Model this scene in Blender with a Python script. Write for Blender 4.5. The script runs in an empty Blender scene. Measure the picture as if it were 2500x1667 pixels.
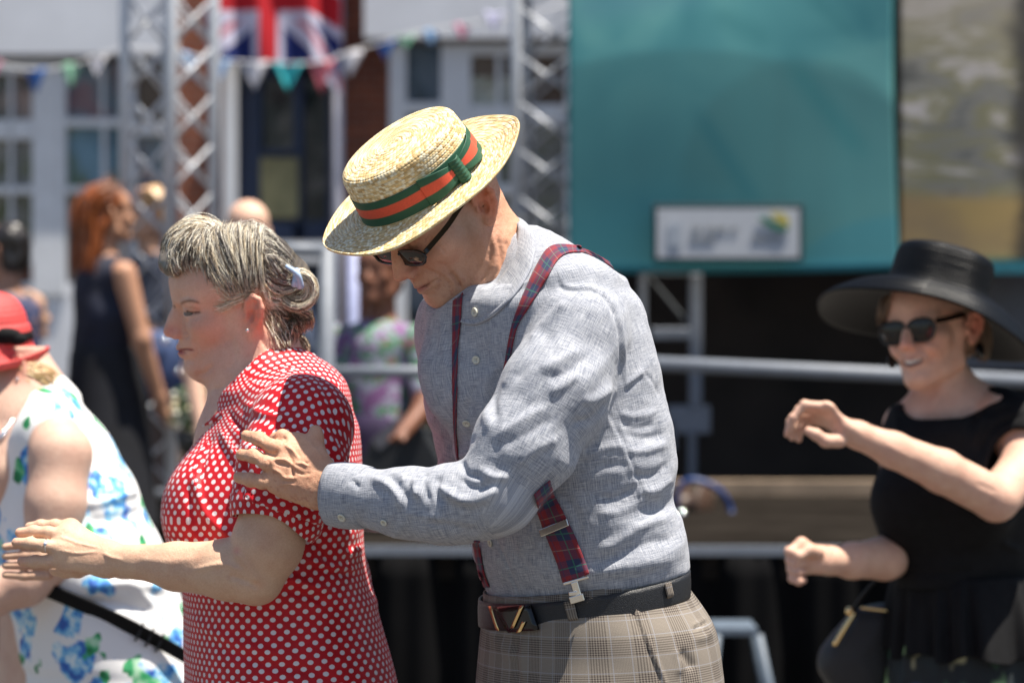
import bpy, math, random
import numpy as np
from mathutils import Vector, Matrix
from mathutils.bvhtree import BVHTree

# ---------------------------------------------------------------- camera, sky, sun, exposure
SC = bpy.context.scene
LENS = 100.0; CAMY = -4.0; CAMZ = 1.36
SUN = np.array([0.26, -0.10, 0.95]); SUN = SUN/np.linalg.norm(SUN)
cam_d = bpy.data.cameras.new('camera'); cam = bpy.data.objects.new('camera', cam_d)
SC.collection.objects.link(cam); SC.camera = cam
cam.location = (0, CAMY, CAMZ); cam.rotation_euler = (math.radians(90), 0, 0)
cam_d.lens = LENS; cam_d.sensor_width = 36; cam_d.clip_end = 500; cam_d.clip_start = 0.1
cam_d.dof.use_dof = True; cam_d.dof.focus_distance = 3.86; cam_d.dof.aperture_fstop = 4.2
wd = bpy.data.worlds.new('World'); SC.world = wd; wd.use_nodes = True
nt = wd.node_tree; nt.nodes.clear()
sky = nt.nodes.new('ShaderNodeTexSky'); sky.sky_type = 'NISHITA'; sky.sun_disc = False
sky.sun_elevation = math.asin(SUN[2]); sky.sun_rotation = math.atan2(SUN[0], SUN[1])
bg = nt.nodes.new('ShaderNodeBackground'); bg.inputs[1].default_value = 0.062
wo = nt.nodes.new('ShaderNodeOutputWorld')
nt.links.new(sky.outputs[0], bg.inputs[0]); nt.links.new(bg.outputs[0], wo.inputs[0])
sl = bpy.data.lights.new('sun', 'SUN'); sl.energy = 4.9; sl.angle = math.radians(0.5); sl.color = (1.0, 0.93, 0.82)
so = bpy.data.objects.new('sun', sl); SC.collection.objects.link(so)
so.rotation_euler = Vector(-SUN).to_track_quat('-Z', 'Y').to_euler()
SC.view_settings.view_transform = 'Standard'; SC.view_settings.look = 'None'
SC.view_settings.exposure = 1.02; SC.view_settings.gamma = 1.0
SC.cycles.max_bounces = 7; SC.cycles.use_denoising = True

# ---------------------------------------------------------------- pixel helpers (2500 x 1667 photo frame)
KK = 36.0/LENS/2500.0
def W(px, py, Y):
    d = Y-CAMY
    return np.array([(px-1250)*KK*d, Y, CAMZ-(py-833.5)*KK*d])
def PXR(r, Y=0.0): return r*KK*(Y-CAMY)
def project(V):
    d = (V[:, 1]-CAMY)*KK
    return np.stack([1250+V[:, 0]/d, 833.5-(V[:, 2]-CAMZ)/d], 1)
def nrm(v): v = np.asarray(v, float); return v/np.linalg.norm(v)

# ---------------------------------------------------------------- noise
def _hash(i, j, k, s=0):
    n = (i*73856093) ^ (j*19349663) ^ (k*83492791) ^ (s*2654435761)
    n = (n ^ (n >> 13))*1274126177 & 0xffffffff
    n = (n ^ (n >> 16))*2246822519 & 0xffffffff
    return ((n ^ (n >> 13)) & 0xffff)/65535.0
def vnoise(P, s=0):
    P = np.asarray(P, float); I = np.floor(P).astype(np.int64); f = P-I; f = f*f*(3-2*f)
    r = 0
    for a in (0, 1):
        wa = f[:, 0] if a else 1-f[:, 0]
        for b in (0, 1):
            wb = f[:, 1] if b else 1-f[:, 1]
            for c in (0, 1):
                wc = f[:, 2] if c else 1-f[:, 2]
                r = r+wa*wb*wc*_hash(I[:, 0]+a, I[:, 1]+b, I[:, 2]+c, s)
    return r*2-1
def fbm(P, o=3, s=0):
    r = 0; a = 1.0; t = 0
    for i in range(o):
        r = r+a*vnoise(P*(2.03**i)+7.1*i, s+i); t += a; a *= .5
    return r/t
def sstep(a, b, x):
    t = np.clip((x-a)/(b-a), 0, 1); return t*t*(3-2*t)
def catmull(P, n):
    P = np.asarray(P, float); m = len(P)
    Q = np.vstack([2*P[0]-P[1], P, 2*P[-1]-P[-2]])
    t = np.linspace(0, m-1-1e-9, n); i = t.astype(int); f = (t-i)[:, None]
    a, b, c, d = Q[i], Q[i+1], Q[i+2], Q[i+3]
    return .5*((2*b)+(c-a)*f+(2*a-5*b+4*c-d)*f**2+(-a+3*b-3*c+d)*f**3)

# ---------------------------------------------------------------- signed distance sculpting
class SDF:
    def __init__(s): s.P = []; s.g = ''
    def _add(s, fn, lo, hi, k, op): s.P.append((fn, np.array(lo)-.012, np.array(hi)+.012, k, op, s.g))
    def rc(s, a, b, ra, rb=None, k=.01, op='+', flat=None):
        a = np.asarray(a, float); b = np.asarray(b, float); rb = ra if rb is None else rb
        ba = b-a; l2 = max(float(ba@ba), 1e-12)
        def fn(p):
            pa = p-a; t = np.clip((pa@ba)/l2, 0, 1)
            o = pa-t[:, None]*ba
            if flat is not None:
                d, f = flat; o = o+np.outer(o@d, d)*(1/f-1)
                return (np.sqrt((o*o).sum(1))-(ra+(rb-ra)*t))*(f if f < 1 else 1)**.5
            return np.sqrt((o*o).sum(1))-(ra+(rb-ra)*t)
        R = max(ra, rb)*(max(1, flat[1]) if flat else 1)
        s._add(fn, np.minimum(a, b)-R, np.maximum(a, b)+R, k, op)
    def chain(s, pts, k=.01, op='+', flat=None):
        for p, q in zip(pts[:-1], pts[1:]): s.rc(p[0], q[0], p[1], q[1], k, op, flat)
    def ell(s, c, r, R=None, k=.01, op='+'):
        c = np.asarray(c, float); r = np.asarray(r, float); R = np.eye(3) if R is None else np.asarray(R)
        def fn(p):
            q = (p-c)@R; a = np.sqrt(((q/r)**2).sum(1)); b = np.sqrt(((q/r**2)**2).sum(1))
            return a*(a-1)/np.maximum(b, 1e-9)
        e = np.sqrt(((R*r)**2).sum(1))
        s._add(fn, c-e, c+e, k, op)
    def stack(s, st, k=.02, op='+', pw=2.0):
        # st rows: z, cx, cy, lateral a, depth b, angle (of the lateral axis)
        st = np.array(sorted(map(tuple, st))); z = st[:, 0]
        zz = np.linspace(z[0], z[-1], 200); ti = np.interp(zz, z, np.arange(len(z)))
        C = catmull(st, 60*(len(z)-1)+1); tt = np.linspace(0, len(z)-1, len(C))
        D = np.stack([np.interp(zz, C[:, 0], C[:, i]) for i in range(6)], 1)
        def fn(p):
            v = [np.interp(p[:, 2], zz, D[:, i]) for i in range(1, 6)]
            x = p[:, 0]-v[0]; y = p[:, 1]-v[1]; ca = np.cos(v[4]); sa = np.sin(v[4])
            u = np.abs(x*ca+y*sa)/v[2]; w = np.abs(-x*sa+y*ca)/v[3]
            q = (u**pw+w**pw)**(1/pw); g = np.sqrt((u/v[2])**2+(w/v[3])**2)/np.maximum(q, 1e-6)
            d = (q-1)/np.maximum(g, 1e-6)
            return np.maximum(np.maximum(d, z[0]-p[:, 2]), p[:, 2]-z[-1])
        m = max(st[:, 3].max(), st[:, 4].max())*1.2+.04
        s._add(fn, (st[:, 1].min()-m, st[:, 2].min()-m, z[0]-.03), (st[:, 1].max()+m, st[:, 2].max()+m, z[-1]+.03), k, op)
    def ev(s, p, lo=None, hi=None):
        F = np.full(len(p), .2)
        for fn, a, b, k, op, g in s.P:
            if lo is not None and (np.any(a > hi) or np.any(b < lo)): continue
            d = fn(p)
            if op == '+': h = np.maximum(k-np.abs(F-d), 0)/k; F = np.minimum(F, d)-h*h*k/4
            elif op == '-': h = np.maximum(k-np.abs(F+d), 0)/k; F = np.maximum(F, -d)+h*h*k/4
            else: F = np.maximum(F, d)
        return F
    def gd(s, g, p):
        r = np.full(len(p), 1e3)
        for fn, a, b, k, op, t in s.P:
            if t == g and op == '+': r = np.minimum(r, fn(p))
        return r
    def mesh(s, h=.0025, B=12, smooth=3):
        km = max([q[3] for q in s.P]); s.P = [(q[0], q[1]-max(km, .01), q[2]+max(km, .01), *q[3:]) for q in s.P]
        L = np.min([q[1] for q in s.P if q[4] == '+'], 0)-3*h; H = np.max([q[2] for q in s.P if q[4] == '+'], 0)+3*h
        nb = np.ceil((H-L)/(B*h)).astype(int); N = nb*B+2
        I = np.stack(np.meshgrid(*[np.arange(n) for n in nb], indexing='ij'), -1).reshape(-1, 3)
        cc = L+(I+.5)*B*h; d = s.ev(cc); I = I[np.abs(d) < B*h*1.35+.03]
        g = np.stack(np.meshgrid(*[np.arange(B+1)]*3, indexing='ij'), -1).reshape(-1, 3)
        co = np.array([[0, 0, 0], [1, 0, 0], [0, 1, 0], [1, 1, 0], [0, 0, 1], [1, 0, 1], [0, 1, 1], [1, 1, 1]])
        ed = [(0, 1), (2, 3), (4, 5), (6, 7), (0, 2), (1, 3), (4, 6), (5, 7), (0, 4), (1, 5), (2, 6), (3, 7)]
        ids = []; pos = []; qs = []
        for b in I:
            o = b*B; lo = L+o*h; F = s.ev(lo+g*h, lo, lo+B*h)
            if F.min() > 0 or F.max() < 0: continue
            F = F.reshape(B+1, B+1, B+1)
            c = np.stack([F[i:B+i, j:B+j, k:B+k] for i, j, k in co], -1).reshape(-1, 8)
            m = (c < 0).any(1) & (c >= 0).any(1); idx = np.nonzero(m)[0]
            if not len(idx): continue
            c = c[idx]; ijk = np.stack(np.unravel_index(idx, (B, B, B)), 1)
            acc = np.zeros((len(idx), 3)); cnt = np.zeros(len(idx))
            for e0, e1 in ed:
                a0 = c[:, e0]; a1 = c[:, e1]; x = (a0 < 0) != (a1 < 0)
                t = np.where(x, a0/np.where(x, a0-a1, 1), 0)
                acc += np.where(x[:, None], co[e0]+t[:, None]*(co[e1]-co[e0]), 0); cnt += x
            G = ijk+o; ids.append((G[:, 0]*N[1]+G[:, 1])*N[2]+G[:, 2]); pos.append(L+(G+acc/cnt[:, None])*h)
            for ax, e1 in ((0, 1), (1, 2), (2, 4)):
                x = (c[:, 0] < 0) != (c[:, e1] < 0); fl = c[x, 0] < 0; q = G[x]
                u = np.zeros(3, int); v = np.zeros(3, int); u[(ax+1) % 3] = 1; v[(ax+2) % 3] = 1
                Q = np.stack([((r[:, 0])*N[1]+r[:, 1])*N[2]+r[:, 2] for r in (q, q-u, q-u-v, q-v)], 1)
                Q[~fl] = Q[~fl][:, ::-1]; qs.append(Q)
        ids = np.concatenate(ids); V = np.concatenate(pos); Q = np.concatenate(qs)
        o = np.argsort(ids); ids = ids[o]; V = V[o]
        f = np.clip(np.searchsorted(ids, Q), 0, len(ids)-1); ok = (ids[f] == Q).all(1); F = f[ok]
        if np.einsum('ij,ij->i', V[F[:, 0]], np.cross(V[F[:, 1]], V[F[:, 2]])).sum() < 0: F = F[:, ::-1].copy()
        return lapl(V, F, smooth), F
def lapl(V, F, n, lam=.5):
    E = np.concatenate([F[:, [0, 1]], F[:, [1, 2]], F[:, [2, 3]], F[:, [3, 0]]])
    E = np.concatenate([E, E[:, ::-1]]); c = np.maximum(np.bincount(E[:, 0], minlength=len(V)), 1)
    for i in range(n):
        l = lam if i % 2 == 0 else -lam*.9 if n > 3 else lam
        S = np.stack([np.bincount(E[:, 0], V[E[:, 1], k], len(V)) for k in range(3)], 1)/c[:, None]
        V = V+l*(S-V)
    return V
def normals(V, F):
    n = np.cross(V[F[:, 2]]-V[F[:, 0]], V[F[:, 3]]-V[F[:, 1]]) if F.shape[1] == 4 else np.cross(V[F[:, 1]]-V[F[:, 0]], V[F[:, 2]]-V[F[:, 0]])
    R = np.zeros_like(V)
    for i in range(F.shape[1]):
        for k in range(3): R[:, k] += np.bincount(F[:, i], n[:, k], len(V))
    return R/np.maximum(np.linalg.norm(R, axis=1), 1e-12)[:, None]
def pldist(p, L):
    best = np.full(len(p), 1e9); tt = np.zeros(len(p)); L = np.asarray(L, float)
    sl_ = np.linalg.norm(np.diff(L, axis=0), axis=1); cum = np.concatenate([[0], np.cumsum(sl_)]); sgn = np.zeros(len(p))
    for i in range(len(L)-1):
        ba = L[i+1]-L[i]; l2 = max(ba@ba, 1e-9); pa = p-L[i]; t = np.clip(pa@ba/l2, 0, 1)
        o = pa-t[:, None]*ba; d = np.sqrt((o*o).sum(1)); m = d < best
        best = np.where(m, d, best); tt = np.where(m, (cum[i]+t*sl_[i])/cum[-1], tt)
        sgn = np.where(m, np.sign(ba[0]*pa[:, 1]-ba[1]*pa[:, 0]), sgn)
    return best, tt, sgn
def facing(V, N):
    d = V-np.array([0, CAMY, CAMZ]); d /= np.linalg.norm(d, axis=1)[:, None]
    return sstep(.05, .35, -(d*N).sum(1))
def wstroke(P, fc, pts, w, dmax=None):
    pts = np.asarray(pts, float); lo = pts.min(0)-3*w; hi = pts.max(0)+3*w
    m = (P[:, 0] > lo[0]) & (P[:, 0] < hi[0]) & (P[:, 1] > lo[1]) & (P[:, 1] < hi[1]) & (fc > 0)
    r = np.zeros(len(P)); i = np.nonzero(m)[0]
    if len(i):
        if len(pts) > 2: pts = catmull(pts, len(pts)*4)
        d, t, sg = pldist(P[i], pts); tp = np.clip(np.minimum(t, 1-t)*6+.25, 0, 1)
        r[i] = np.exp(-(d/w)**2)*tp*fc[i]
    return r
def sculpt(V, N, strokes):
    # strokes: (polyline in photo pixels, half width in pixels, height in mm) raised (+) or pressed (-) along the normal
    P = project(V); fc = facing(V, N); D = np.zeros(len(V))
    for pts, w, a in strokes: D += wstroke(P, fc, pts, w)*a*.001
    return V+N*D[:, None]

# ---------------------------------------------------------------- mesh objects, tags
def mesh_np(name, V, F, material=None, parent=None, uv=None, col=None, smooth=True, loc=None):
    V = np.asarray(V, np.float32); F = np.asarray(F, np.int32); me = bpy.data.meshes.new(name)
    if len(F) and F.shape[1] == 4 and False: pass
    me.vertices.add(len(V)); me.vertices.foreach_set('co', V.ravel())
    n = F.shape[1]; me.loops.add(F.size); me.loops.foreach_set('vertex_index', F.ravel())
    me.polygons.add(len(F)); me.polygons.foreach_set('loop_start', np.arange(0, F.size, n, dtype=np.int32))
    me.polygons.foreach_set('loop_total', np.full(len(F), n, np.int32))
    me.update(calc_edges=True); me.validate()
    if smooth: me.polygons.foreach_set('use_smooth', np.ones(len(me.polygons), bool))
    if uv is not None and len(me.loops) == F.size:
        l = me.uv_layers.new(name='UVMap'); l.data.foreach_set('uv', np.asarray(uv, np.float32).ravel())
    if col is not None:
        c = me.color_attributes.new('col', 'FLOAT_COLOR', 'POINT'); c4 = np.ones((len(V), 4), np.float32); c4[:, :3] = col
        c.data.foreach_set('color', c4.ravel())
    return link(name, me, material, parent)
def link(name, me, material=None, parent=None):
    o = bpy.data.objects.new(name, me); SC.collection.objects.link(o)
    if material is not None: me.materials.append(material)
    if parent is not None:
        o.parent = parent; bpy.context.view_layer.update() if False else None
        p = parent; M = Matrix.Identity(4)
        ch = []
        while p is not None: ch.append(p); p = p.parent
        for q in reversed(ch): M = M @ q.matrix_parent_inverse @ Matrix.LocRotScale(q.location, q.rotation_euler, q.scale)
        o.matrix_parent_inverse = M.inverted()
    return o
def tag(o, label=None, cat=None, group=None, kind=None):
    for k, v in (('label', label), ('category', cat), ('group', group), ('kind', kind)):
        if v: o[k] = v
    return o
def empty(name, loc, label, cat, group=None):
    o = bpy.data.objects.new(name, None); SC.collection.objects.link(o); o.location = tuple(loc); o.empty_display_size = .1
    return tag(o, label, cat, group)
class MB:
    """collects boxes, tubes, quads into one mesh (mixed polygons)"""
    def __init__(s): s.v = []; s.f = []
    def add(s, V, F):
        o = len(s.v); s.v += [tuple(map(float, v)) for v in V]; s.f += [tuple(int(i)+o for i in f) for f in F]; return s
    def box(s, c, d, R=None):
        x, y, z = [q/2 for q in d]; V = np.array([(i, j, k) for i in (-x, x) for j in (-y, y) for k in (-z, z)])
        if R is not None: V = V@np.asarray(R).T
        return s.add(V+np.asarray(c), [(0, 1, 3, 2), (4, 6, 7, 5), (0, 4, 5, 1), (2, 3, 7, 6), (0, 2, 6, 4), (1, 5, 7, 3)])
    def lohi(s, a, b): a = np.asarray(a, float); b = np.asarray(b, float); return s.box((a+b)/2, np.abs(b-a))
    def tube(s, pts, r, n=8, closed=False, caps=True):
        pts = np.asarray(pts, float); m = len(pts); r = np.full(m, r) if np.isscalar(r) else np.asarray(r)
        if closed: T = np.roll(pts, -1, 0)-np.roll(pts, 1, 0)
        else: T = np.gradient(pts, axis=0)
        T /= np.maximum(np.linalg.norm(T, axis=1), 1e-9)[:, None]
        u = np.cross(T[0], (0, 0, 1)); u = np.cross(T[0], (0, 1, 0)) if np.linalg.norm(u) < .1 else u; u /= np.linalg.norm(u)
        V = []
        for i in range(m):
            u = u-T[i]*(u@T[i]); u /= max(np.linalg.norm(u), 1e-9); w = np.cross(T[i], u)
            for k in range(n):
                a = 2*math.pi*k/n; V.append(pts[i]+r[i]*(u*math.cos(a)+w*math.sin(a)))
        F = [(i*n+k, i*n+(k+1) % n, (i+1)*n+(k+1) % n, (i+1)*n+k) for i in range(m-1) for k in range(n)]
        if closed: F += [((m-1)*n+k, (m-1)*n+(k+1) % n, (k+1) % n, k) for k in range(n)]
        elif caps: F += [tuple(range(n))[::-1], tuple(range((m-1)*n, m*n))]
        return s.add(V, F)
    def bar(s, a, b, r, n=10): return s.tube([a, b], r, n)
    def sphere(s, c, r, n=12, m=8, R=None):
        r = np.full(3, r) if np.isscalar(r) else np.asarray(r); V = [(0, 0, 1)]
        for i in range(1, m):
            t = math.pi*i/m; V += [(math.sin(t)*math.cos(2*math.pi*k/n), math.sin(t)*math.sin(2*math.pi*k/n), math.cos(t)) for k in range(n)]
        V.append((0, 0, -1)); V = np.array(V)*r
        if R is not None: V = V@np.asarray(R).T
        F = [(0, 1+k, 1+(k+1) % n) for k in range(n)]
        for i in range(m-2): F += [(1+i*n+k, 1+(i+1)*n+k, 1+(i+1)*n+(k+1) % n, 1+i*n+(k+1) % n) for k in range(n)]
        e = 1+(m-1)*n; F += [(e, 1+(m-2)*n+(k+1) % n, 1+(m-2)*n+k) for k in range(n)]
        return s.add(V+np.asarray(c), F)
    def lathe(s, prof, c=(0, 0, 0), R=None, n=24):
        V = [(r*math.cos(2*math.pi*k/n), r*math.sin(2*math.pi*k/n), z) for r, z in prof for k in range(n)]; V = np.array(V)
        if R is not None: V = V@np.asarray(R).T
        m = len(prof); F = [(i*n+k, i*n+(k+1) % n, (i+1)*n+(k+1) % n, (i+1)*n+k) for i in range(m-1) for k in range(n)]
        return s.add(V+np.asarray(c), F)
    def build(s, name, material=None, parent=None, smooth=False, bevel=0):
        me = bpy.data.meshes.new(name); me.from_pydata(s.v, [], s.f); me.update()
        if smooth: me.polygons.foreach_set('use_smooth', np.ones(len(me.polygons), bool))
        o = link(name, me, material, parent)
        if bevel:
            b = o.modifiers.new('b', 'BEVEL'); b.width = bevel; b.segments = 2; b.limit_method = 'ANGLE'
        return o
def grid_mesh(P, closed_u=False):
    # P (nu, nv, 3) -> V, F
    nu, nv = P.shape[:2]; V = P.reshape(-1, 3); ii = np.arange(nu if closed_u else nu-1); jj = np.arange(nv-1)
    A, B_ = np.meshgrid(ii, jj, indexing='ij'); A2 = (A+1) % nu
    F = np.stack([A*nv+B_, A2*nv+B_, A2*nv+B_+1, A*nv+B_+1], -1).reshape(-1, 4)
    return V, F
def thick(V, F, t, N=None):
    # give a sheet thickness t (closed shell: outer = V, inner = V - N t)
    N = normals(V, F) if N is None else N; n = len(V); V2 = np.vstack([V, V-N*t])
    E = np.concatenate([F[:, [i, (i+1) % 4]] for i in range(4)]); key = E[:, 0].astype(np.int64)*n+E[:, 1]; rev = E[:, 1].astype(np.int64)*n+E[:, 0]
    b = E[~np.isin(key, rev)]; S = np.stack([b[:, 1], b[:, 0], b[:, 0]+n, b[:, 1]+n], 1)
    return V2, np.concatenate([F, F[:, ::-1]+n, S])

# ---------------------------------------------------------------- materials
class NT:
    def __init__(s, name, rough=.6, **kw):
        s.m = bpy.data.materials.new(name); s.m.use_nodes = True; s.t = s.m.node_tree; s.b = s.t.nodes['Principled BSDF']
        s.b.inputs['Roughness'].default_value = rough
        for k, v in kw.items(): s.b.inputs[k.replace('_', ' ')].default_value = v
    def n(s, ty, props=None, **inp):
        x = s.t.nodes.new('ShaderNode'+ty)
        for k, v in (props or {}).items(): setattr(x, k, v)
        for k, v in inp.items():
            k = int(k[1:]) if k[0] == '_' else k.replace('_', ' ')
            if hasattr(v, 'is_output'): s.t.links.new(v, x.inputs[k])
            else: x.inputs[k].default_value = v
        return x
    def math(s, op, a, b=0.0, c=0.0): return s.n('Math', {'operation': op}, _0=a, _1=b, _2=c).outputs[0]
    def mix(s, f, a, b, bt='MIX'):
        x = s.t.nodes.new('ShaderNodeMix'); x.data_type = 'RGBA'; x.blend_type = bt
        for i, v in ((0, f), (6, a), (7, b)):
            if hasattr(v, 'is_output'): s.t.links.new(v, x.inputs[i])
            else: x.inputs[i].default_value = v if i == 0 else (*v, 1) if len(v) == 3 else v
        return x.outputs[2]
    def ramp(s, f, st, interp='LINEAR'):
        x = s.t.nodes.new('ShaderNodeValToRGB'); s.t.links.new(f, x.inputs[0]); cr = x.color_ramp; cr.interpolation = interp
        while len(cr.elements) < len(st): cr.elements.new(.5)
        for e, (p, c) in zip(cr.elements, st): e.position = p; e.color = (*c, 1) if not np.isscalar(c) else (c, c, c, 1)
        return x.outputs[0]
    def tc(s, w='Object'): return s.n('TexCoord').outputs[w]
    def mp(s, v, sc=(1, 1, 1), rot=(0, 0, 0), loc=(0, 0, 0)): return s.n('Mapping', None, Vector=v, Scale=sc, Rotation=rot, Location=loc).outputs[0]
    def noise(s, v, scale, detail=3, rough=.5, dist=0): return s.n('TexNoise', None, Vector=v, Scale=scale, Detail=detail, Roughness=rough, Distortion=dist).outputs[0]
    def sep(s, v): return s.n('SeparateXYZ', None, _0=v).outputs
    def col(s, c):
        if hasattr(c, 'is_output'): s.t.links.new(c, s.b.inputs['Base Color'])
        else: s.b.inputs['Base Color'].default_value = (*c, 1)
        return s
    def bump(s, h, st=.3, dist=.001):
        b = s.n('Bump', None, Height=h, Strength=st, Distance=dist); s.t.links.new(b.outputs[0], s.b.inputs['Normal']); return s
    def to(s, o, name): s.t.links.new(o, s.b.inputs[name]); return s
def plain(name, c, rough=.6, var=.12, scale=30, bump=0, **kw):
    t = NT(name, rough, **kw); nz = t.noise(t.tc(), scale, 3)
    f = t.ramp(nz, [(.3, 1-var), (.7, 1+var)]) if False else None
    a = tuple(x*(1-var) for x in c); b = tuple(min(1, x*(1+var)) for x in c)
    t.col(t.ramp(nz, [(.3, a), (.7, b)]))
    if bump: t.bump(t.noise(t.tc(), scale*4, 4), bump, .002)
    return t.m
def cam_ray(bv, px, py):
    o = Vector((0, CAMY, CAMZ)); d = Vector(W(px, py, 0))-o; d.normalize()
    return bv.ray_cast(o, d)
# ---------------------------------------------------------------- materials
def skin_mat(name, sss=.05, rough=.52):
    t = NT(name, rough); a = t.n('Attribute', {'attribute_name': 'col'}).outputs[0]; oc = t.tc()
    n1 = t.noise(oc, 45, 4, .6); n2 = t.noise(oc, 420, 3, .6)
    c = t.mix(.30, a, t.ramp(n1, [(.3, (.80, .70, .66)), (.7, (1.0, 1.0, 1.0))]), 'MULTIPLY')
    c = t.mix(.25, c, t.ramp(n2, [(.38, (.72, .6, .55)), (.6, (1., 1., 1.))]), 'MULTIPLY'); t.col(c)
    t.b.inputs['Subsurface Weight'].default_value = sss; t.b.inputs['Subsurface Radius'].default_value = (1, .32, .16)
    t.b.inputs['Subsurface Scale'].default_value = .012; t.b.inputs['Specular IOR Level'].default_value = .4
    t.bump(t.math('ADD', t.math('MULTIPLY', t.noise(oc, 700, 3, .7), .6), t.noise(oc, 160, 3, .6)), .6, .0018)
    return t.m
M = {}
M['skin'] = skin_mat('skin')
def hair_mat():
    t = NT('hair', .38); a = t.n('Attribute', {'attribute_name': 'col'}).outputs[0]; t.col(a)
    t.b.inputs['Specular IOR Level'].default_value = .6
    return t.m
M['hair'] = hair_mat()
# grey chambray linen with slubs, uv in metres
def linen():
    t = NT('linen', .85); uv = t.tc('UV')
    sl1 = t.noise(t.mp(uv, (42, 1000, 1)), 1, 3, .65); sl2 = t.noise(t.mp(uv, (1000, 42, 1), loc=(7, 3, 1)), 1, 3, .65)
    f1 = t.noise(t.mp(uv, (150, 2000, 1), loc=(3, 1, 0)), 1, 1, .5); f2 = t.noise(t.mp(uv, (2000, 150, 1), loc=(1, 5, 0)), 1, 1, .5)
    s = t.math('ADD', sl1, sl2); f = t.math('ADD', f1, f2)
    base = t.ramp(t.math('MULTIPLY', s, .5), [(.34, (.07, .08, .12)), (.43, (.25, .27, .32)), (.51, (.37, .385, .43)), (.62, (.57, .58, .61))])
    fine = t.ramp(t.math('MULTIPLY', f, .5), [(.4, (.60, .62, .68)), (.6, (1.0, 1.0, 1.0))])
    t.col(t.mix(.5, base, fine, 'MULTIPLY'))
    t.b.inputs['Sheen Weight'].default_value = .15
    w = t.math('ADD', t.noise(t.mp(uv, (500, 60, 1)), 1, 3), t.noise(t.mp(uv, (60, 500, 1)), 1, 3))
    t.bump(t.math('ADD', w, t.math('MULTIPLY', f, .6)), .5, .0012)
    return t.m
M['linen'] = linen()
def wave(t, x, period, lo, hi):  # stripe mask: 1 where frac(x/period) in [lo,hi]
    f = t.math('FRACT', t.math('ADD', t.math('DIVIDE', x, period), 100.0))
    return t.math('MULTIPLY', t.math('GREATER_THAN', f, lo), t.math('LESS_THAN', f, hi))
def tartan():
    t = NT('tartan_ribbon', .75); u, v, _ = t.sep(t.tc('UV')); nav = (.018, .026, .085); red = (.23, .010, .022)
    a = wave(t, u, .036, .36, .84); b = wave(t, v, .048, .0, .42)
    m = t.math('MULTIPLY', t.math('ADD', a, b), .5)
    tw = t.math('MULTIPLY', wave(t, t.math('ADD', u, v), .0016, 0, .5), .12)
    c = t.mix(t.math('ADD', m, t.math('MULTIPLY', tw, 0)), red, nav)
    g = t.math('MAXIMUM', wave(t, u, .036, .57, .61), wave(t, v, .048, .20, .235)); c = t.mix(t.math('MULTIPLY', g, .8), c, (.03, .16, .11))
    y = wave(t, v, .048, .69, .715); c = t.mix(t.math('MULTIPLY', y, .7), c, (.25, .20, .16))
    y = wave(t, u, .036, .12, .15); c = t.mix(t.math('MULTIPLY', y, .6), c, (.02, .03, .10))
    n = t.noise(t.mp(t.tc('UV'), (1500, 500, 1)), 1, 2); c = t.mix(.4, c, t.ramp(n, [(.3, .55), (.7, 1.)]), 'MULTIPLY'); t.col(c); t.bump(n, .4, .0006)
    t.b.inputs['Sheen Weight'].default_value = .1
    return t.m
M['tartan'] = tartan()
def glen():
    t = NT('check_wool', .85); u, v, _ = t.sep(t.tc('UV')); P = .048
    fu = t.math('FRACT', t.math('ADD', t.math('DIVIDE', u, P), 100.)); fv = t.math('FRACT', t.math('ADD', t.math('DIVIDE', v, P), 100.))
    bu = t.math('LESS_THAN', fu, .45); bv = t.math('LESS_THAN', fv, .45)
    su = wave(t, u, .0031, 0, .5); sv = wave(t, v, .0031, 0, .5); fsu = wave(t, u, .0016, 0, .5); fsv = wave(t, v, .0016, 0, .5)
    du = t.math('ADD', t.math('MULTIPLY', bu, su), t.math('MULTIPLY', t.math('SUBTRACT', 1., bu), t.math('MULTIPLY', fsu, .35)))
    dv = t.math('ADD', t.math('MULTIPLY', bv, sv), t.math('MULTIPLY', t.math('SUBTRACT', 1., bv), t.math('MULTIPLY', fsv, .35)))
    k = t.math('MULTIPLY', t.math('ADD', du, dv), .5)
    c = t.mix(k, (.27, .232, .19), (.042, .028, .026))
    w = t.math('MAXIMUM', wave(t, u, P, .5, .522), t.math('MAXIMUM', wave(t, v, P, .5, .522), t.math('MAXIMUM', wave(t, u, P, .93, .95), wave(t, v, P, .93, .95))))
    c = t.mix(t.math('MULTIPLY', w, .40), c, (.36, .38, .45))
    n = t.noise(t.mp(t.tc('UV'), (900, 900, 1)), 1, 2, .6); c = t.mix(.4, c, t.ramp(n, [(.3, .6), (.7, 1.)]), 'MULTIPLY')
    t.col(c); t.bump(n, .35, .0008); return t.m
M['check'] = glen()
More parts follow.
